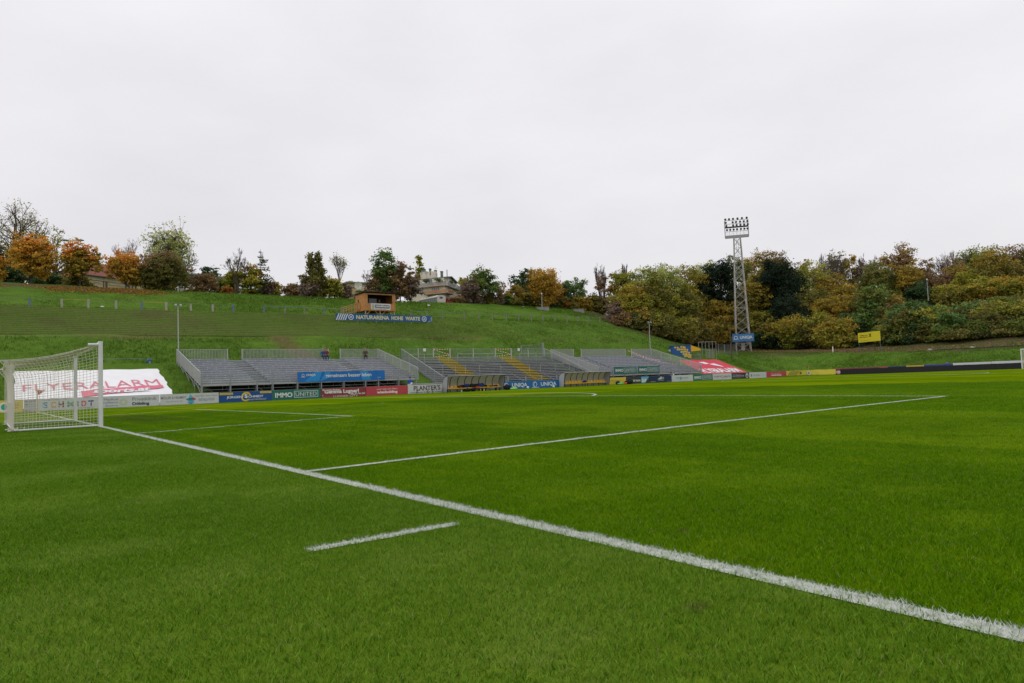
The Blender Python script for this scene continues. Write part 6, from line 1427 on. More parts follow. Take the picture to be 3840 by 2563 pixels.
# ------------------------------------------------------------------ trees
def col_h(*hs): return [np.array(hexc(h)) for h in hs]
PAL = {
 'maple': col_h('a87a24', 'b08428', 'a0822a', '8c7a26', '7c7228', 'a8722a'),
 'yellowgreen': col_h('8a8a2a', '9a9632', '7c8226', '6a7422', 'a69a38'),
 'palegreen': col_h('8c9650', '9aa05a', '7c8a42', 'a8a862'),
 'olive': col_h('6e6c34', '7c7636', '62602c', '847a3a', '6c6a36'),
 'brown': col_h('7a6240', '846846', '6c5a3c', '8a7248', '786048'),
 'purplebrown': col_h('746258', '7c6a5c', '685850', '867262'),
 'green': col_h('587034', '647c38', '4e662c', '748440', '54703a'),
 'darkgreen': col_h('38502c', '425834', '344a2a', '4a603a'),
 'pine': col_h('1f2e1e', '263626', '1b2a1c', '2c3c28'),
 'gold': col_h('a48c2c', '988228', '8a7c28', 'ac9234', '7e782c'),
 'orange': col_h('a8702c', 'a2682a', 'ac7a30', '966a30'),
 'mix': col_h('847c38', '928a3a', '76742e', '8e8038', '6e7636'),
 'mixgreen': col_h('5c6a2a', '6e7430', '4e5e26', '7c7c34'),
 'red': col_h('9a5a34', 'a4603a', '8e5630'),
}
PAL['mix'] = [c*np.array((0.86, 0.86, 0.86)) for c in PAL['mix']]
PAL['gold'] = [c*np.array((0.88, 0.86, 0.85)) for c in PAL['gold']]
PAL['orange'] = [c*np.array((0.86, 0.8, 0.85)) for c in PAL['orange']]
PAL['olive'] = [c*np.array((0.84, 0.86, 0.84)) for c in PAL['olive']]
PAL['yellowgreen'] = [c*np.array((0.93, 0.92, 0.9)) for c in PAL['yellowgreen']]
PAL['red'] = [c*np.array((0.85, 0.8, 0.85)) for c in PAL['red']]
PAL['maplelow'] = col_h('b08a2c', 'a48228', '927a2a', 'b48c2c')
PAL['mapletip'] = col_h('bc7e2a', 'c0882c', 'b27628', 'c48c30')
def rand_unit(n):
    v = RNG.normal(size=(n, 3)); return v/np.linalg.norm(v, axis=1)[:, None]
LG_ = np.array([1.50, 1.50, 1.55])
def leafmesh(name, C, N_, size, cols, par, aspect=.7):
    n = len(C); a = rand_unit(n); nn = N_/np.maximum(np.linalg.norm(N_, axis=1)[:, None], 1e-6)
    u = np.cross(nn, a); u /= np.maximum(np.linalg.norm(u, axis=1)[:, None], 1e-6); v = np.cross(nn, u)
    s = size[:, None]
    V = np.stack([C-u*s, C-v*s*aspect, C+u*s, C+v*s*aspect], 1).reshape(-1, 3)
    me = fastmesh(name, V, np.arange(4*n).reshape(n, 4), 4)
    ca = me.color_attributes.new('Col', 'FLOAT_COLOR', 'POINT'); cc = np.ones((n, 4, 4), np.float32); cols = cols*.92+cols.mean(1)[:, None]*.08*np.array([1.0, 1.0, .8]); cc[:, :, :3] = np.clip(cols*LG_, 0, 1)[:, None, :]; ca.data.foreach_set('color', cc.ravel())
    return link(name, me, M_LEAF, par)
def limb_mesh(segs, name, m, par, n=5):
    mb = MB()
    for a, b, r0, r1 in segs: mb.tube(a, b, r0, r1, n, caps=False)
    return mb.build(name, m, par)
TREES = [0]
LSC, LNUM = .71, 1.08
def tree(X, Y, zb, H, Wd, pal, label, group, dens=1.0, leaf=.26, trunk=.18, shape='round', lobes=9, cat='tree', name=None, tips=None, bare=0, base=.0, seed=None, minz=.16):
    """tree with its foot at X, Y, zb; H total height, Wd crown width"""
    TREES[0] += 1; sd = seed if seed is not None else TREES[0]; rs = np.random.default_rng(sd+100); random.seed(sd+100)
    t = thing(name or ('shrub' if cat == 'shrub' else 'tree'), label, cat, (X, Y, zb), rs.random()*6.28, group)
    R = Wd/2; c0 = H*minz; ch = H-c0; P = PAL[pal]; segs = []
    r0 = max(.05, H*.018)
    pts = [Vector((0, 0, -.5))]
    for k in range(1, 6): pts.append(Vector((rs.normal()*.03*H*k/5, rs.normal()*.03*H*k/5, H*.82*k/5)))
    for k in range(5): segs.append((pts[k], pts[k+1], r0*(1-.17*k), r0*(1-.17*(k+1))))
    L = []
    for i in range(lobes):
        th = 2.4*i+rs.random()*1.2; 
        if shape == 'column': zz = c0+ch*(.06+.88*i/(lobes-1)); rr = R*.35*(1-.5*(i/(lobes-1))**2)*rs.random(); lr = R*(.85 if i < lobes*.6 else .62)*(1-.35*i/lobes); lh = ch/lobes*1.35
        elif shape == 'cone': q = i/(lobes-1); zz = c0+ch*(.05+.90*q); rr = R*.35*(1-q)*rs.random(); lr = R*(1.02-.88*q); lh = ch/lobes*1.1
        else:
            q = (i+.5)/lobes; cz = 1-2*q; zz = c0+ch*(.5+.36*cz); pr = math.sqrt(max(0, 1-cz*cz)); rr = R*.60*(pr*.9+.1)*(.75+.35*rs.random()); lr = R*(.40+.18*rs.random()); lh = min(ch*.30, lr*.95)*(.8+.4*rs.random())
            if shape == 'vase': rr *= (.5+.6*(zz-c0)/ch)
            if shape == 'broad': rr *= 1.15
        L.append((np.array([math.cos(th)*rr, math.sin(th)*rr, zz]), lr, lh))
    vol = sum(l[1]**2*l[2] for l in L)
    C = []; Nn = []; cl = []
    for (c, lr, lh) in L:
        tgt = Vector(tuple(c)); st = pts[min(4, max(1, int((c[2]*.6)/H*5)))]
        mid = st.lerp(tgt, .55)+Vector((0, 0, .03*H)); segs.append((st, mid, r0*.45, r0*.28)); segs.append((mid, tgt, r0*.28, r0*.12))
        nc = max(4, int(22*dens*lr*lr/4+6)); lobecol = P[rs.integers(len(P))]
        for j in range(nc):
            d = rs.normal(size=3); d /= np.linalg.norm(d); rad = rs.random()**.42; q = c+d*np.array([lr, lr, lh])*rad
            if rs.random() < (.5 if bare < .5 else 1): segs.append((tgt, Vector(tuple(q)), r0*.10+.012, .012))
            nl = int(rs.integers(14, 30)*(.7+.5*dens)*LNUM); cr = .50*(.7+.6*rs.random())*max(.7, min(1.4, Wd/8))*(.6 if bare >= .5 else 1)
            o = rs.normal(size=(nl, 3))*np.array([cr, cr, cr*.55])*.75; C.append(q+o)
            Nn.append(rs.normal(size=(nl, 3))*.75+np.array([0, 0, .9])+d*.5)
            ccol = lobecol*.5+P[rs.integers(len(P))]*.5
            up = (q[2]-c0)/ch
            if tips and rs.random() < np.clip((up-.35)*1.5, 0, .7): TP = PAL[tips]; ccol = TP[rs.integers(len(TP))]
            cl.append(ccol[None, :]*(.78+.44*rs.random((nl, 1))))
    C = np.concatenate(C); Nn = np.concatenate(Nn); cl = np.concatenate(cl)
    keep = C[:, 2] > H*.03
    C, Nn, cl = C[keep], Nn[keep], cl[keep]
    if bare: k = rs.random(len(C)) > bare; C, Nn, cl = C[k], Nn[k], cl[k]
    sz = LSC*leaf*(.65+.6*rs.random(len(C)))
    leafmesh('crown', C, Nn, sz, cl, t); limb_mesh(segs, 'trunk', M_BARK, t)
    return t
def bare_tree(X, Y, zb, H, Wd, label, group, pal=None, nleaf=0, seed=1, up=.9, spread=.25, trunks=1, name='bare_tree', depth=5, thick=.02, m=None):
    random.seed(seed); t = thing(name, label, 'tree', (X, Y, zb), 0, group); segs = []; ends = []
    def grow(p, d, ln, r, lv):
        q = p+d*ln; mid = p.lerp(q, .5)+Vector((random.gauss(0, .05*ln), random.gauss(0, .05*ln), 0)); segs.append((p, mid, r, r*.85)); segs.append((mid, q, r*.85, r*.68))
        if lv == 0: ends.append(q); return
        if lv <= 2: ends.append(q)
        for k in range(random.choice((2, 3, 3)) if lv > 1 else 3):
            a = Vector((random.gauss(0, 1), random.gauss(0, 1), random.gauss(0, .4))); nd = (d*up+a*.52*(Wd/H*1.5)).normalized(); nd = (nd+Vector((0, 0, .12))).normalized()
            grow(q, nd, ln*random.uniform(.62, .86), max(.012, r*.62), lv-1)
    for k in range(trunks):
        a = 2*math.pi*k/trunks+.5; d = Vector((spread*math.cos(a), spread*math.sin(a), 1)).normalized() if trunks > 1 else Vector((0, 0, 1)); grow(Vector((0, 0, -.5)), d, H*.30, H*thick, depth)
    zt = max(e.z for e in ends); wx = max(math.hypot(e.x, e.y) for e in ends); sx = Wd/2/wx; sz_ = H/zt
    segs = [(Vector((a.x*sx, a.y*sx, a.z*sz_)), Vector((b.x*sx, b.y*sx, b.z*sz_)), r, s) for a, b, r, s in segs]
    mb = MB()
    for a, b, r0, r1 in segs: mb.tube(a, b, max(r0, .012), max(r1, .010), 4 if r0 > .05 else 3, caps=False)
    mb.build('branches', m or M_TWIG, t)
    if nleaf:
        E0 = np.array([[e.x*sx, e.y*sx, e.z*sz_] for e in ends]); rs = np.random.default_rng(seed); idx = rs.integers(0, len(E0), nleaf); C = E0[idx]+rs.normal(size=(nleaf, 3))*.35; P = PAL[pal]
        cl = np.array([P[rs.integers(len(P))]*(.8+.4*rs.random()) for _ in range(nleaf)]); leafmesh('leaves', C, rs.normal(size=(nleaf, 3))+np.array([0, 0, .6]), .12*(.7+.6*rs.random(nleaf)), cl, t)
    return t
def spruce(X, Y, zb, H, Wd, label, group, seed=3, gaps=.2, pal='pine'):
    rs = np.random.default_rng(seed); t = thing('conifer', label, 'tree', (X, Y, zb), 0, group); segs = [(Vector((0, 0, -.5)), Vector((0, 0, H)), H*.016, .02)]; C = []; cl = []; P = PAL[pal]; nz_ = int(H/.42)
    for i in range(nz_):
        q = i/nz_; z = H*(.10+.88*q); r = Wd/2*(1-q)**.8*(.75+.4*rs.random())
        for j in range(rs.integers(4, 7)):
            if rs.random() < gaps: continue
            a = rs.random()*6.28; L = r*(.7+.4*rs.random()); e = Vector((math.cos(a)*L, math.sin(a)*L, z-.12*L+.1*L*rs.random()+.05*L)); segs.append((Vector((0, 0, z)), e, .05*(1-q)+.02, .012))
            n = max(4, int(L*16)); u = rs.random(n)**.7; c = np.outer(u, [e.x, e.y, e.z-z])+np.array([0, 0, z]); c += rs.normal(size=(n, 3))*np.array([.16, .16, .10]); C.append(c); cl.append(np.array([P[rs.integers(len(P))]*(.75+.5*rs.random()) for _ in range(n)]))
    C = np.concatenate(C); cl = np.concatenate(cl); leafmesh('needles', C, rs.normal(size=(len(C), 3))*.4+np.array([0, 0, 1]), .20*(.6+.7*rs.random(len(C))), cl, t, aspect=.45); limb_mesh(segs, 'trunk', M_BARK, t, 4)
    return t
def spec(px, ptop, wpx, dep):
    q = at(px, ptop, dep)
    while px < 2290 and q[0] > -84.3: dep += .5; q = at(px, ptop, dep)
    X, Y = float(q[0]), float(q[1]); zb = hz(X, Y)-.1
    return X, Y, zb, float(q[2])-zb, wpx/FPX*dep
G1 = 'trees along the crest'
def T(px, pt, w, dep, pal, label, group=G1, **kw):
    X, Y, zb, H, Wd = spec(px, pt, w, dep); return tree(X, Y, zb, H, Wd, pal, label, group, **kw)
def BT(px, pt, w, dep, label, group=G1, **kw):
    X, Y, zb, H, Wd = spec(px, pt, w, dep); return bare_tree(X, Y, zb, H, Wd, label, group, **kw)
# left end of the crest
BT(85, 752, 470, 108, 'huge old tree with bare forked limbs and thin yellow leaves at the left edge', pal='yellowgreen', nleaf=2600, seed=8, trunks=4, depth=6, thick=.026, m=M_BARK, spread=.75, name='old_tree', up=1.0)
T(205, 850, 150, 104, 'yellowgreen', 'thin yellow crown of leaves on the right side of the huge old tree', leaf=.20, dens=.55, lobes=7, minz=.45, bare=.45, tips='gold')
T(20, 905, 190, 106, 'olive', 'dull olive tree filling the left edge behind the first orange maple', lobes=9, bare=.2)
T(120, 877, 168, 91, 'maplelow', 'first orange maple from the left, tallest, with a bare grey trunk', tips='mapletip', lobes=11, dens=1.35, minz=.22, leaf=.24)
T(-22, 945, 80, 90, 'maplelow', 'orange maple cut off by the left edge of the picture', tips='mapletip', lobes=7, dens=1.1)
T(28, 1005, 130, 96, 'darkgreen', 'dark green yew shrub at the far left behind the fallen leaves', cat='shrub', minz=.02, lobes=8, dens=1.4)
T(165, 1012, 120, 98, 'darkgreen', 'dark green shrub between the first and second maple', cat='shrub', minz=.02, lobes=8, dens=1.3)
T(225, 1035, 90, 100, 'mixgreen', 'light green shrub just left of the street lamp foot', cat='shrub', minz=.02, lobes=7)
T(298, 912, 140, 90, 'gold', 'second maple from the left, orange topped, behind the street lamp', tips='mapletip', lobes=11, dens=1.3, minz=.25, leaf=.24)
T(296, 1044, 100, 95, 'olive', 'olive hedge bush below the second maple', cat='shrub', minz=.02, lobes=7)
T(470, 948, 130, 91, 'maplelow', 'third maple from the left, smaller and golden orange, before the villa', tips='mapletip', lobes=10, dens=1.25, minz=.27, leaf=.22)
BT(490, 893, 190, 110, 'bare grey tree rising behind the third maple', seed=5, depth=6, trunks=2)
T(508, 1015, 60, 94, 'gold', 'little golden tree right of the third maple', lobes=6, minz=.3)
T(640, 850, 225, 118, 'palegreen', 'tall airy pale green tree, widest crown on the crest', leaf=.22, dens=1.0, lobes=15, minz=.35, bare=.62, shape='vase')
BT(640, 862, 215, 118.5, 'bare limbs standing within the airy pale green crown', seed=21, depth=5, trunks=3)
T(618, 948, 175, 96, 'olive', 'dense dark olive tree with a thick trunk below the airy pale crown', lobes=13, dens=1.5, minz=.1, tips='brown', leaf=.22)
T(560, 1000, 90, 98, 'olive', 'dark olive bush left of the thick trunked olive tree', lobes=8, dens=1.2, minz=.03, cat='shrub')
T(782, 995, 62, 112, 'darkgreen', 'small dark pine with a leaning head above the brown bush', lobes=6, dens=1.1, minz=.4)
T(765, 1030, 105, 103, 'brown', 'rounded russet brown bush left of the bare fine tree', lobes=8, dens=1.2, minz=.03, cat='shrub')
T(710, 1045, 60, 108, 'brown', 'thin brown bush in front of the white house', lobes=6, dens=.6, minz=.05, cat='shrub', bare=.5)
T(820, 1045, 55, 108, 'olive', 'small olive bush beside the garden shed', lobes=5, minz=.03, cat='shrub')
BT(885, 928, 125, 104, 'fine bare tree with upright twigs between brown bush and spruce', seed=13, depth=6, trunks=3, up=1.15)
T(868, 1010, 80, 107, 'yellowgreen', 'yellow green tree under the fine bare tree', lobes=8, minz=.08)
spruce(*spec(977, 935, 125, 108), 'gaunt dark spruce with ragged drooping branches', G1, seed=6, gaps=.25, pal='darkgreen')
T(938, 995, 120, 103, 'yellowgreen', 'golden olive tree at the foot of the gaunt spruce', lobes=9, dens=1.1, minz=.06, tips='gold')
T(1000, 1052, 66, 103, 'purplebrown', 'dark purple brown thicket right of the gaunt spruce', cat='shrub', lobes=7, dens=1.2, minz=.02)
T(852, 1080, 32, 100, 'orange', 'bright orange little shrub under the fine bare tree', cat='shrub', lobes=5, minz=.02)
T(960, 1090, 18, 100, 'orange', 'tiny orange shrub below the golden olive tree', cat='shrub', lobes=4, minz=.02)
T(1036, 1055, 45, 106, 'gold', 'sparse golden bush right of the purple thicket', cat='shrub', lobes=5, bare=.3, minz=.02)
T(1088, 1067, 75, 106, 'brown', 'orange brown rounded bush left of the poplars', cat='shrub', lobes=7, dens=1.2, minz=.02)
T(1168, 950, 46, 112, 'olive', 'dark narrow poplar, left and broader one of the pair', shape='column', lobes=11, dens=1.3, minz=.05)
T(1193, 955, 26, 112, 'olive', 'dark narrow poplar, right and thinner one of the pair', shape='column', lobes=11, dens=1.1, minz=.05)
T(1160, 1030, 88, 106, 'purplebrown', 'dark bare looking thicket at the foot of the poplars', cat='shrub', lobes=9, dens=1.2, minz=.02, tips='olive')
T(1207, 1010, 34, 108, 'olive', 'slim olive tree tight against the right poplar', shape='column', lobes=8, dens=1.1, minz=.05)
BT(1262, 953, 84, 110, 'crooked half bare tree right of the poplars with a few yellow leaves', pal='yellowgreen', nleaf=260, seed=17, depth=6, m=M_BARK)
T(1252, 1040, 90, 104, 'yellowgreen', 'yellow green rounded tree below the crooked half bare tree', lobes=9, dens=1.2, minz=.03)
T(1302, 1065, 60, 103, 'purplebrown', 'grey brown bush left of the small yellow house', cat='shrub', lobes=6, bare=.2, minz=.02)
BT(1372, 1013, 60, 112, 'small bare tree in front of the small yellow house', seed=23, depth=6)
T(1430, 985, 100, 103, 'green', 'lower half of the tall green tree behind the booth', lobes=10, dens=1.1, minz=.05, tips='mixgreen')
T(1438, 928, 95, 104, 'green', 'tall irregular green tree rising straight behind the wooden booth', lobes=12, dens=.75, minz=.38, leaf=.24, bare=.1)
T(1400, 1030, 70, 107, 'brown', 'reddish brown tree left of the tall green one', lobes=7, minz=.05, bare=.2)
T(1497, 985, 120, 106, 'brown', 'broad copper brown tree between the booth and the big house', lobes=12, dens=1.15, minz=.08, shape='broad')
T(1540, 1045, 90, 104, 'purplebrown', 'spreading dark brown lower boughs left of the trailer', lobes=8, dens=.8, minz=.15, shape='broad')
T(1572, 956, 46, 142, 'yellowgreen', 'yellow green poplar rising behind the big house roof', shape='column', lobes=11, dens=1.2, minz=.05)
T(1540, 1008, 44, 142, 'yellowgreen', 'yellow green tree left behind the big house', lobes=7)
T(1735, 1028, 56, 142, 'yellowgreen', 'thin yellow tree behind the right gable of the big house', lobes=7, bare=.2)
T(1808, 1010, 140, 132, 'green', 'broad olive green tree right of the big house', tips='mixgreen', lobes=11, dens=1.2, minz=.1)
T(1765, 1058, 112, 112, 'purplebrown', 'wide dusky mauve brown bush right of the red car', cat='shrub', lobes=11, dens=1.35, minz=.02)
T(1865, 1062, 80, 122, 'brown', 'thin brown tree right of the mauve bush', lobes=7, bare=.35, minz=.05)
T(1893, 1100, 60, 118, 'green', 'small bright yellow green bush on the crest', cat='shrub', lobes=6, dens=1.1, minz=.02, tips='yellowgreen')
T(1965, 1014, 120, 142, 'darkgreen', 'dark green tree behind the left of the big golden tree', lobes=9, dens=1.2)
T(2030, 1016, 165, 134, 'maplelow', 'big golden ochre tree, brightest on the right half of the crest', lobes=13, dens=1.4, minz=.04)
T(1930, 1068, 90, 128, 'gold', 'golden brown tree left of the big golden tree', tips='brown', lobes=8, minz=.03)
T(1972, 1085, 84, 122, 'olive', 'low olive green thicket in front of the big golden tree', cat='shrub', lobes=8, dens=1.2, minz=.02)
T(2085, 1085, 90, 132, 'mix', 'rusty mixed bush right of the big golden tree', cat='shrub', lobes=8, minz=.02, tips='orange')
T(2150, 1046, 120, 150, 'green', 'green rounded tree above the white gate barrier', lobes=9, minz=.05, dens=1.1)
T(2110, 1062, 70, 145, 'darkgreen', 'dull green tree left of the green rounded tree', lobes=7, minz=.05)
T(2165, 1110, 80, 140, 'gold', 'low golden bush row behind the white gate barrier', cat='shrub', lobes=7, minz=.02)
T(2100, 1120, 70, 138, 'orange', 'low orange bush left of the white gate barrier', cat='shrub', lobes=6, minz=.02)
T(2252, 1022, 80, 140, 'brown', 'brown half bare tree at the left end of the wood', lobes=8, bare=.3, minz=.04)
T(2312, 1000, 90, 138, 'brown', 'second brown tree at the left end of the wood, a little taller', lobes=9, dens=1.1, minz=.04, tips='gold')
T(2240, 1100, 80, 132, 'mix', 'mixed olive bush closing the crest by the wood', cat='shrub', lobes=7, minz=.02)
T(2309, 1118, 26, 130, 'red', 'small orange red shrub at the left foot of the wood', cat='shrub', lobes=6, dens=1.1, minz=.03)
for i, (x, y, w, pal) in enumerate(((1722, 1112, 60, 'brown'), (1830, 1105, 70, 'olive'), (1858, 1112, 60, 'purplebrown'), (1925, 1115, 70, 'mix'), (2000, 1125, 60, 'olive'), (2060, 1128, 60, 'darkgreen'), (2130, 1132, 60, 'mix'), (2195, 1130, 60, 'gold'), (2225, 1120, 60, 'olive'), (2262, 1118, 60, 'brown'), (2300, 1128, 56, 'purplebrown'))):
    T(x, y, w*1.3, 128, pal, '%s hedge shrub on the crest, %s' % ({'brown': 'rusty', 'olive': 'olive', 'purplebrown': 'dusky', 'mix': 'ochre', 'darkgreen': 'dark green', 'gold': 'golden'}[pal], ['just right of the red car', 'under the broad olive green tree', 'under the thin brown tree', 'left of the big golden tree', 'under the big golden tree', 'right of the globe lamp', 'under the dull green tree', 'right of the white gate barrier', 'between the gate barrier and the wood', 'under the brown half bare tree', 'touching the wood edge'][i]), 'hedge shrubs along the crest', cat='shrub', lobes=6, dens=1.2, minz=0)
# the wood: rows of individual trees up the slope
WG = 'trees of the wood at the far end'
prof = [(2340, 1000), (2400, 985), (2450, 982), (2500, 978), (2560, 985), (2610, 972), (2660, 945), (2720, 940), (2780, 935), (2830, 925), (2900, 932), (2950, 955), (2985, 968), (3020, 955), (3060, 950), (3130, 945), (3180, 932), (3230, 960), (3290, 955), (3350, 920), (3400, 945), (3450, 975), (3520, 965), (3590, 950), (3640, 915), (3700, 922), (3770, 925), (3840, 930), (3920, 935), (4000, 940)]
def ptop(x): return float(np.interp(x, [p[0] for p in prof], [p[1] for p in prof]))
wood = [
 # x, top offset, width, depth, palette, tips, words, kwargs
 (2352, 12, 110, 136, 'yellowgreen', None, 'yellow green leafy tree with a rounded head', {}),
 (2420, 4, 130, 134, 'yellowgreen', 'palegreen', 'pale lime topped tree', {}),
 (2500, 0, 130, 136, 'yellowgreen', 'palegreen', 'tall lime yellow tree', {}),
 (2575, 0, 120, 138, 'yellowgreen', 'gold', 'yellow green tree with golden tips', {}),
 (2640, 10, 100, 146, 'palegreen', None, 'pale green crown behind the left pine', {}),
 (2690, 2, 112, 132, 'pine', None, 'large black green pine left of the floodlight tower', dict(dens=1.5, lobes=13)),
 (2645, 60, 70, 131, 'pine', None, 'lower bough mass of black green pine', dict(dens=1.3)),
 (2755, 15, 90, 150, 'mixgreen', None, 'green tree behind the tower', {}),
 (2830, 0, 110, 154, 'gold', 'orange', 'amber crowned tree right of the tower', {}),
 (2900, 0, 120, 156, 'gold', 'brown', 'amber brown crowned tree on the skyline', {}),
 (2858, 55, 90, 142, 'mixgreen', 'gold', 'soft green tree in front of the amber crowns', {}),
 (2925, 28, 150, 134, 'pine', None, 'broad black green pine right of the tower', dict(dens=1.5, lobes=14)),
 (2885, 12, 60, 135, 'pine', None, 'pointed top of black green pine', dict(dens=1.3)),
 (3005, 0, 60, 152, 'orange', 'gold', 'slender orange gold tree on the skyline', dict(bare=.2)),
 (3040, 30, 130, 140, 'palegreen', 'yellowgreen', 'pale yellow green tree right of the broad pine', {}),
 (3110, 0, 120, 156, 'olive', None, 'half bare olive tree against the sky', dict(bare=.5)),
 (3185, 0, 70, 156, 'gold', None, 'narrow gold brown tree against the sky', dict(bare=.3)),
 (3125, 85, 120, 140, 'gold', 'orange', 'honey coloured tree on the middle slope', {}),
 (3240, 8, 110, 158, 'purplebrown', None, 'nearly leafless brown tree behind', dict(bare=.55)),
 (3290, 25, 120, 144, 'mixgreen', 'olive', 'soft olive tree below the skyline', {}),
 (3355, 0, 120, 150, 'gold', 'brown', 'copper gold tree at the highest skyline bump', dict(dens=1.1)),
 (3270, 120, 130, 130, 'green', 'mixgreen', 'fresh green leafy tree above the yellow billboard', dict(dens=1.3)),
 (3405, 55, 100, 146, 'orange', 'gold', 'orange brown tree right of the copper gold one', {}),
 (3460, 8, 90, 156, 'brown', None, 'dark brown tree in the skyline dip', {}),
 (3590, 5, 130, 154, 'purplebrown', None, 'nearly leafless grey brown tree in the skyline dip', dict(bare=.6)),
 (3500, 60, 120, 146, 'brown', None, 'brown bushy tree below the skyline dip', {}),
 (3600, 50, 110, 146, 'brown', 'gold', 'rust brown tree under the leafless ones', {}),
 (3668, 0, 110, 150, 'green', 'yellowgreen', 'bright green topped tree on the right skyline', {}),
 (3615, 70, 70, 140, 'yellowgreen', None, 'yellow green slim tree left of the bright green top', {}),
 (3720, 12, 130, 144, 'mix', 'gold', 'ochre tree filling the right skyline', dict(dens=1.1)),
 (3800, 0, 130, 150, 'mix', 'brown', 'ochre brown tree near the right edge', {}),
 (3880, 0, 130, 148, 'mix', 'green', 'ochre tree cut by the right edge', {}),
 (3960, 0, 130, 146, 'gold', 'green', 'gold tree beyond the right edge', {}),
 (2790, 120, 110, 132, 'mix', 'gold', 'olive gold tree seen through the tower lattice', {}),
 (2760, 215, 110, 131, 'olive', 'mix', 'olive tree behind the tower foot', {}),
 (2815, 195, 90, 133, 'gold', 'mix', 'golden olive tree seen through the lower tower lattice', {}),
 # middle slope
 (2370, 75, 140, 131, 'yellowgreen', 'gold', 'olive tree leaning over the grass edge', {}),
 (2450, 80, 140, 130, 'yellowgreen', 'olive', 'muted yellow olive tree', {}),
 (2540, 85, 140, 131, 'olive', 'yellowgreen', 'broad olive tree', {}),
 (2615, 110, 100, 131, 'mix', None, 'muted olive tree under the left pine', {}),
 (2660, 175, 110, 129, 'gold', 'orange', 'rusty gold tree left of the tower lattice', {}),
 (2720, 180, 110, 130, 'mix', 'gold', 'gold tree touching the tower lattice', {}),
 (2840, 130, 100, 132, 'gold', None, 'deep gold tree right beside the tower', {}),
 (2950, 175, 130, 129, 'pine', None, 'black green lower pine mass', dict(dens=1.3)),
 (3040, 130, 120, 133, 'mix', 'olive', 'muted olive gold tree', {}),
 (3110, 165, 110, 130, 'gold', 'orange', 'orange olive tree', {}),
 (3180, 170, 110, 132, 'olive', 'gold', 'olive gold tree with bright tips', {}),
 (3340, 180, 90, 128, 'brown', 'orange', 'rust red leaved tree above the yellow billboard', {}),
 (3435, 100, 90, 142, 'darkgreen', None, 'dark green tree left of the globe lamp', dict(dens=1.3)),
 (3400, 190, 120, 124, 'darkgreen', 'green', 'shadowy green tree right of the billboard', dict(dens=1.3)),
 (3475, 190, 150, 122, 'green', 'yellowgreen', 'grass green bushy tree below the globe lamp', dict(dens=1.3)),
 (3560, 120, 130, 140, 'mix', 'yellowgreen', 'yellow olive tree above the concrete wall', {}),
 (3680, 130, 130, 136, 'gold', 'yellowgreen', 'golden olive tree above the concrete wall', {}),
 (3780, 120, 130, 134, 'yellowgreen', 'gold', 'yellow tree right of the concrete wall', {}),
 (3860, 110, 120, 134, 'mix', None, 'olive tree at the right edge, middle slope', {}),
 # lower slope
 (2385, 175, 110, 127, 'olive', 'gold', 'low olive tree at the grass edge', {}),
 (2455, 205, 130, 125, 'olive', 'yellowgreen', 'dark olive tree with yellow sprays', {}),
 (2530, 220, 130, 124, 'mix', 'yellowgreen', 'olive tree over the blue stall', {}),
 (2600, 235, 110, 125, 'olive', 'gold', 'olive tree behind the pipe frame', {}),
 (2680, 265, 120, 126, 'gold', 'mix', 'gold leaved tree left of the tower foot', {}),
 (2850, 245, 120, 127, 'mix', 'yellowgreen', 'olive gold tree right of the tower foot', {}),
 (2960, 235, 130, 124, 'yellowgreen', 'gold', 'yellow leaved tree under the broad pine', {}),
 (3050, 225, 120, 124, 'olive', 'yellowgreen', 'dark olive tree above the leaf litter', {}),
 (3130, 260, 120, 121, 'yellowgreen', 'gold', 'yellow sprayed tree above the white stake', {}),
 (3195, 240, 100, 127, 'darkgreen', 'green', 'dark green thicket left of the billboard', {}),
 (3560, 215, 130, 122, 'mixgreen', 'brown', 'green brown tree below the concrete wall', {}),
 (3640, 222, 130, 121, 'brown', 'green', 'brown green tree at the lower right slope', {}),
 (3730, 215, 140, 116, 'olive', 'yellowgreen', 'olive tree with yellow sprays, lower right', {}),
 (3820, 210, 140, 114, 'mix', 'yellowgreen', 'yellow sprayed tree at the right edge', {}),
 (3900, 200, 130, 114, 'mix', 'gold', 'gold tree off the right edge', {}),
]
def wshift(x): return float(np.interp(x, [2430, 2620, 2800, 3100, 3400, 3900], [0, 19, 21, 11, 2, 0]))
for i, (x, off_, w, dep, pal, tips, words, kw) in enumerate(wood):
    dep += wshift(x)
    k = dict(lobes=12, dens=1.0, minz=.04, leaf=.27); k.update(kw)
    if tips == 'orange': tips = 'gold'
    if pal == 'orange': pal = 'gold'
    T(x, ptop(x)+off_, w*1.32, dep, pal, words+(' in the wood left of the tower' if x < 2780 and 'tower' not in words and 'grass edge' not in words and 'pipe' not in words else ' in the wood' if 'edge' not in words and 'wood' not in words else ''), WG, tips=tips, **k)
# bare skyline trees
for (x, y, w, dep, sd, lb) in ((3110, 945, 110, 160, 31, 'leafless twigs between the gold trees on the skyline'), (3240, 945, 90, 162, 32, 'leafless grey tree right of the narrow gold brown one'), (3540, 940, 110, 160, 33, 'leafless upright tree in the right skyline dip, left one'), (3600, 935, 100, 160, 34, 'leafless upright tree in the right skyline dip, right one'), (2255, 985, 70, 145, 35, 'leafless grey tree at the left end of the wood'), (2330, 985, 60, 145, 36, 'leafless brown topped tree above the wood edge')):
    BT(x, y, w, dep, lb, WG, seed=sd, depth=6, trunks=2, up=1.15)
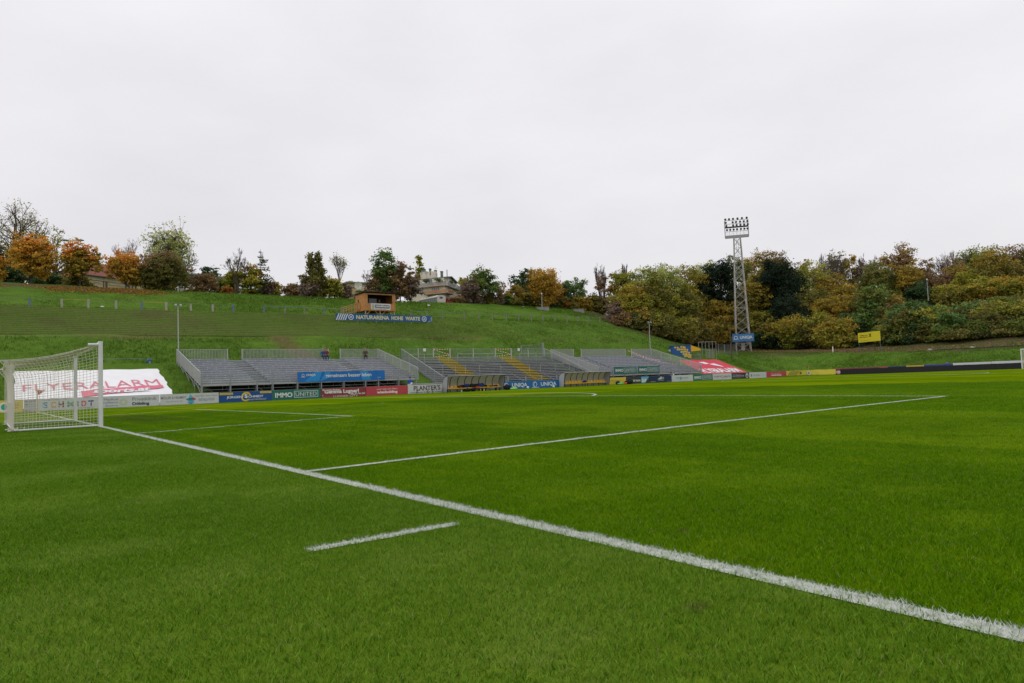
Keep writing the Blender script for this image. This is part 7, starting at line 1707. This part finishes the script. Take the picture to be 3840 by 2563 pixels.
# undergrowth along the foot of the wood
ug = [(2335, 1175, 70, 'brown'), (2380, 1205, 70, 'darkgreen'), (2430, 1235, 80, 'brown'), (2490, 1255, 80, 'olive'), (2545, 1272, 80, 'purplebrown'), (2600, 1268, 70, 'olive'), (2655, 1275, 60, 'darkgreen'), (2710, 1290, 50, 'green'), (2745, 1305, 34, 'green'), (2772, 1312, 30, 'yellowgreen'), (2850, 1255, 90, 'darkgreen'), (2920, 1262, 90, 'pine'), (2990, 1258, 90, 'darkgreen'), (3060, 1265, 80, 'olive'), (3115, 1280, 60, 'darkgreen'), (3170, 1262, 80, 'darkgreen'),
      (3350, 1215, 110, 'mixgreen'), (3420, 1235, 90, 'darkgreen'), (3480, 1250, 110, 'olive'), (3550, 1240, 110, 'mixgreen'), (3620, 1235, 110, 'olive'), (3690, 1235, 100, 'mixgreen'), (3760, 1225, 110, 'olive'), (3830, 1215, 110, 'olive'), (3390, 1160, 90, 'olive'), (3560, 1165, 110, 'green'), (3700, 1170, 100, 'olive'), (3520, 1262, 90, 'mixgreen'), (3590, 1255, 100, 'olive'), (3665, 1252, 90, 'darkgreen'), (3735, 1245, 100, 'olive'), (3800, 1240, 100, 'mixgreen'), (3870, 1225, 110, 'mixgreen'), (3300, 1255, 60, 'olive'), (3385, 1262, 80, 'darkgreen'), (3760, 1118, 111, 'mixgreen'), (3850, 1112, 120, 'olive'), (3450, 1262, 80, 'darkgreen')]
nm = {'brown': 'leafy brown', 'darkgreen': 'dark green', 'olive': 'dull olive', 'purplebrown': 'dusky brown', 'green': 'mid green', 'yellowgreen': 'bright yellow green', 'pine': 'black green', 'mixgreen': 'soft green'}
where = lambda x: 'behind the third stand mast' if x < 2500 else 'above the blue stall' if x < 2640 else 'left of the floodlight tower foot' if x < 2780 else 'between tower foot and white stake' if x < 3125 else 'left of the yellow billboard' if x < 3215 else 'right of the yellow billboard' if x < 3500 else 'above the boulders on the right' if x < 3660 else 'well left of the far goal' if x < 3745 else 'up left of the far goal' if x < 3815 else 'straight above the far goal' if x < 3860 else 'at the very right edge'
for i, (x, y, w, pal) in enumerate(ug):
    dep = (126 if x < 2780 else 124 if x < 3200 else 118)+wshift(x)
    if x >= 3300: dep = float(np.interp(x, [3120, 3500, 3840, 3950], [133, 119.5, 109.5, 106]))
    if y > 1180: y += random.Random(i).uniform(-34, 14); w *= random.Random(i+90).uniform(.8, 1.5)
    if y < 1150 and x > 3000: dep = 132 if x < 3740 else 126
    T(x, y, w*1.2, dep, pal, '%s undergrowth bush %s, %s' % (nm[pal], where(x), ['knee high and ragged', 'rounded and dense', 'wide and low', 'leaning forward', 'loose with bare stems', 'low and patchy', 'narrow and upright'][i % 7]), 'undergrowth bushes at the foot of the wood', cat='shrub', lobes=8, dens=1.2, minz=.0)

# ------------------------------------------------------------------ rough grass tufts and fallen leaves on the banks
def scatter_tufts(n, yr, dr, hgt, cols, name, label, bld=4, wf=.03, cond=None, mat_=M_TUFT):
    rs = np.random.default_rng(len(name)+n); Y = rs.uniform(*yr, n); Dd = rs.uniform(*dr, n); X = KX-KR-Dd
    z = ztab(Y-KY, Dd); keep = ~((Dd < 10.8) & (((Y > -1.6) & (Y < 10.2)) | ((Y > 78.6) & (Y < 92.2)) | ((Y > 11.2) & (Y < 77.8))))
    X, Y, z = X[keep], Y[keep], z[keep]; n = len(X); V = []; T_ = []; cl = []
    P = np.array(cols)
    for b in range(bld):
        a = rs.random(n)*6.28; h = hgt*(.5+rs.random(n)); ln = h*(.3+.9*rs.random(n)); ox, oy = rs.normal(size=(2, n))*.10; w = wf*(.6+.8*rs.random(n)); ya = rs.random(n)*6.28
        base = np.stack([X+ox, Y+oy, z-.12], -1); wv = np.stack([np.cos(ya)*w, np.sin(ya)*w, np.zeros(n)], -1); tip = base+np.stack([np.cos(a)*ln, np.sin(a)*ln, h+.12], -1)
        V.append(np.stack([base-wv, base+wv, tip], 1).reshape(-1, 3)); c = P[rs.integers(len(P), size=n)]*(.75+.5*rs.random((n, 1))); cl.append(np.repeat(c, 3, 0))
    V = np.concatenate(V); cl = np.concatenate(cl); me = fastmesh(name, V, np.arange(len(V)).reshape(-1, 3), 3)
    ca = me.color_attributes.new('Col', 'FLOAT_COLOR', 'POINT'); ca.data.foreach_set('color', np.concatenate([cl, np.ones((len(cl), 1))], 1).astype(np.float32).ravel())
    return tag(link(name, me, mat_), label, 'grass', kind='stuff')
gcol = [np.array(c) for c in ((.085, .175, .016), (.12, .215, .022), (.15, .23, .035), (.065, .14, .012))]
scatter_tufts(26000, (-12, 96), (1.5, 18), .16, gcol, 'bank_grass', 'tufted green grass on the bank behind the stands')
scatter_tufts(20000, (-12, 104), (29, 47), .16, gcol, 'upper_bank_grass', 'tufted green grass between the hill fence and the crest')
scatter_tufts(9000, (38, 94), (18.0, 29.5), .14, gcol, 'slope_grass', 'tufted green grass on the right part of the slope below the hill fence')
scatter_tufts(14000, (-12, 60), (18.4, 29), .12, [np.array(c) for c in ((.13, .19, .035), (.16, .18, .05), (.11, .19, .025), (.15, .14, .06))], 'terrace_weeds', 'thin weeds growing along the standing terraces')
def leaves(n, name, label, gen, cols, s=.10):
    rs = np.random.default_rng(n); X, Y = gen(rs, n); Z_ = np.array([hz(x, y) for x, y in zip(X, Y)])+.05+.06*rs.random(n)
    C = np.stack([X, Y, Z_], -1); P = np.array(cols); cl = P[rs.integers(len(P), size=n)]*(.7+.6*rs.random((n, 1))); o = leafmesh(name, C, rs.normal(size=(n, 3))*.35+np.array([0, 0, 1]), s*(.6+.8*rs.random(n)), cl, None); tag(o, label, 'leaves', kind='stuff')
lc = PAL['orange']+PAL['brown']+PAL['red']+PAL['maple']
leaves(5200, 'fallen_leaves', 'orange fallen leaves strewn on the crest below the maples', lambda rs, n: (-37.5-43.2-np.abs(rs.normal(size=n))*1.6*np.sign(rs.random(n)-.75), np.where(rs.random(n) < .4, rs.normal(1.5, 2.0, n), np.where(rs.random(n) < .5, rs.normal(6.5, 2.2, n), rs.normal(12.5, 2.2, n)))), lc, .11)
leaves(3600, 'wood_litter', 'brown leaf litter on the bank at the foot of the wood', lambda rs, n: (rs.uniform(-62, 6, n), 104.5+12+rs.random(n)*6), PAL['brown']+PAL['purplebrown']+PAL['olive']+PAL['orange'], .12)
# rough grass on the far bank
n = 24000; rs = np.random.default_rng(77); X = rs.uniform(-60, 14, n); Y = np.where(X > -36, 104.5+np.where(rs.random(n) < .86, rs.uniform(1, 12.5, n), rs.uniform(12, 24, n)), rs.uniform(92.5, 116, n)); z = np.array([hz(a, b) for a, b in zip(X, Y)]); V = []; cl = []
for b in range(3):
    a = rs.random(n)*6.28; h = .15*(.5+rs.random(n)); w = .03; base = np.stack([X+rs.normal(size=n)*.1, Y+rs.normal(size=n)*.1, z-.1], -1); tip = base+np.stack([np.cos(a)*h, np.sin(a)*h, h+.12], -1); wv = np.stack([np.full(n, w), np.zeros(n), np.zeros(n)], -1)
    V.append(np.stack([base-wv, base+wv, tip], 1).reshape(-1, 3)); cl.append(np.repeat(np.array(gcol)[rs.integers(4, size=n)]*(.7+.5*rs.random((n, 1))), 3, 0))
V = np.concatenate(V); cl = np.concatenate(cl); me = fastmesh('far_bank_grass', V, np.arange(len(V)).reshape(-1, 3), 3); ca = me.color_attributes.new('Col', 'FLOAT_COLOR', 'POINT'); ca.data.foreach_set('color', np.concatenate([cl, np.ones((len(cl), 1))], 1).astype(np.float32).ravel()); tag(link('far_bank_grass', me, M_TUFT), 'tufted green grass on the bank behind the far goal', 'grass', kind='stuff')
# scraps on the slope
for (px, py, X, lb) in ((1608, 1148, -79, 'white plastic scrap lying on the upper slope below the trailer'), (381, 1155, -67, 'pale scrap beside the hill fence at the left')):
    q = hit(px, py, 60); mb = MB(); mb.ball((q[0], q[1], q[2]+.08), .22, 8, 5, (1, 1.2, .55), jit=.3); tag(mb.build('litter_scrap', W_), lb, 'litter')
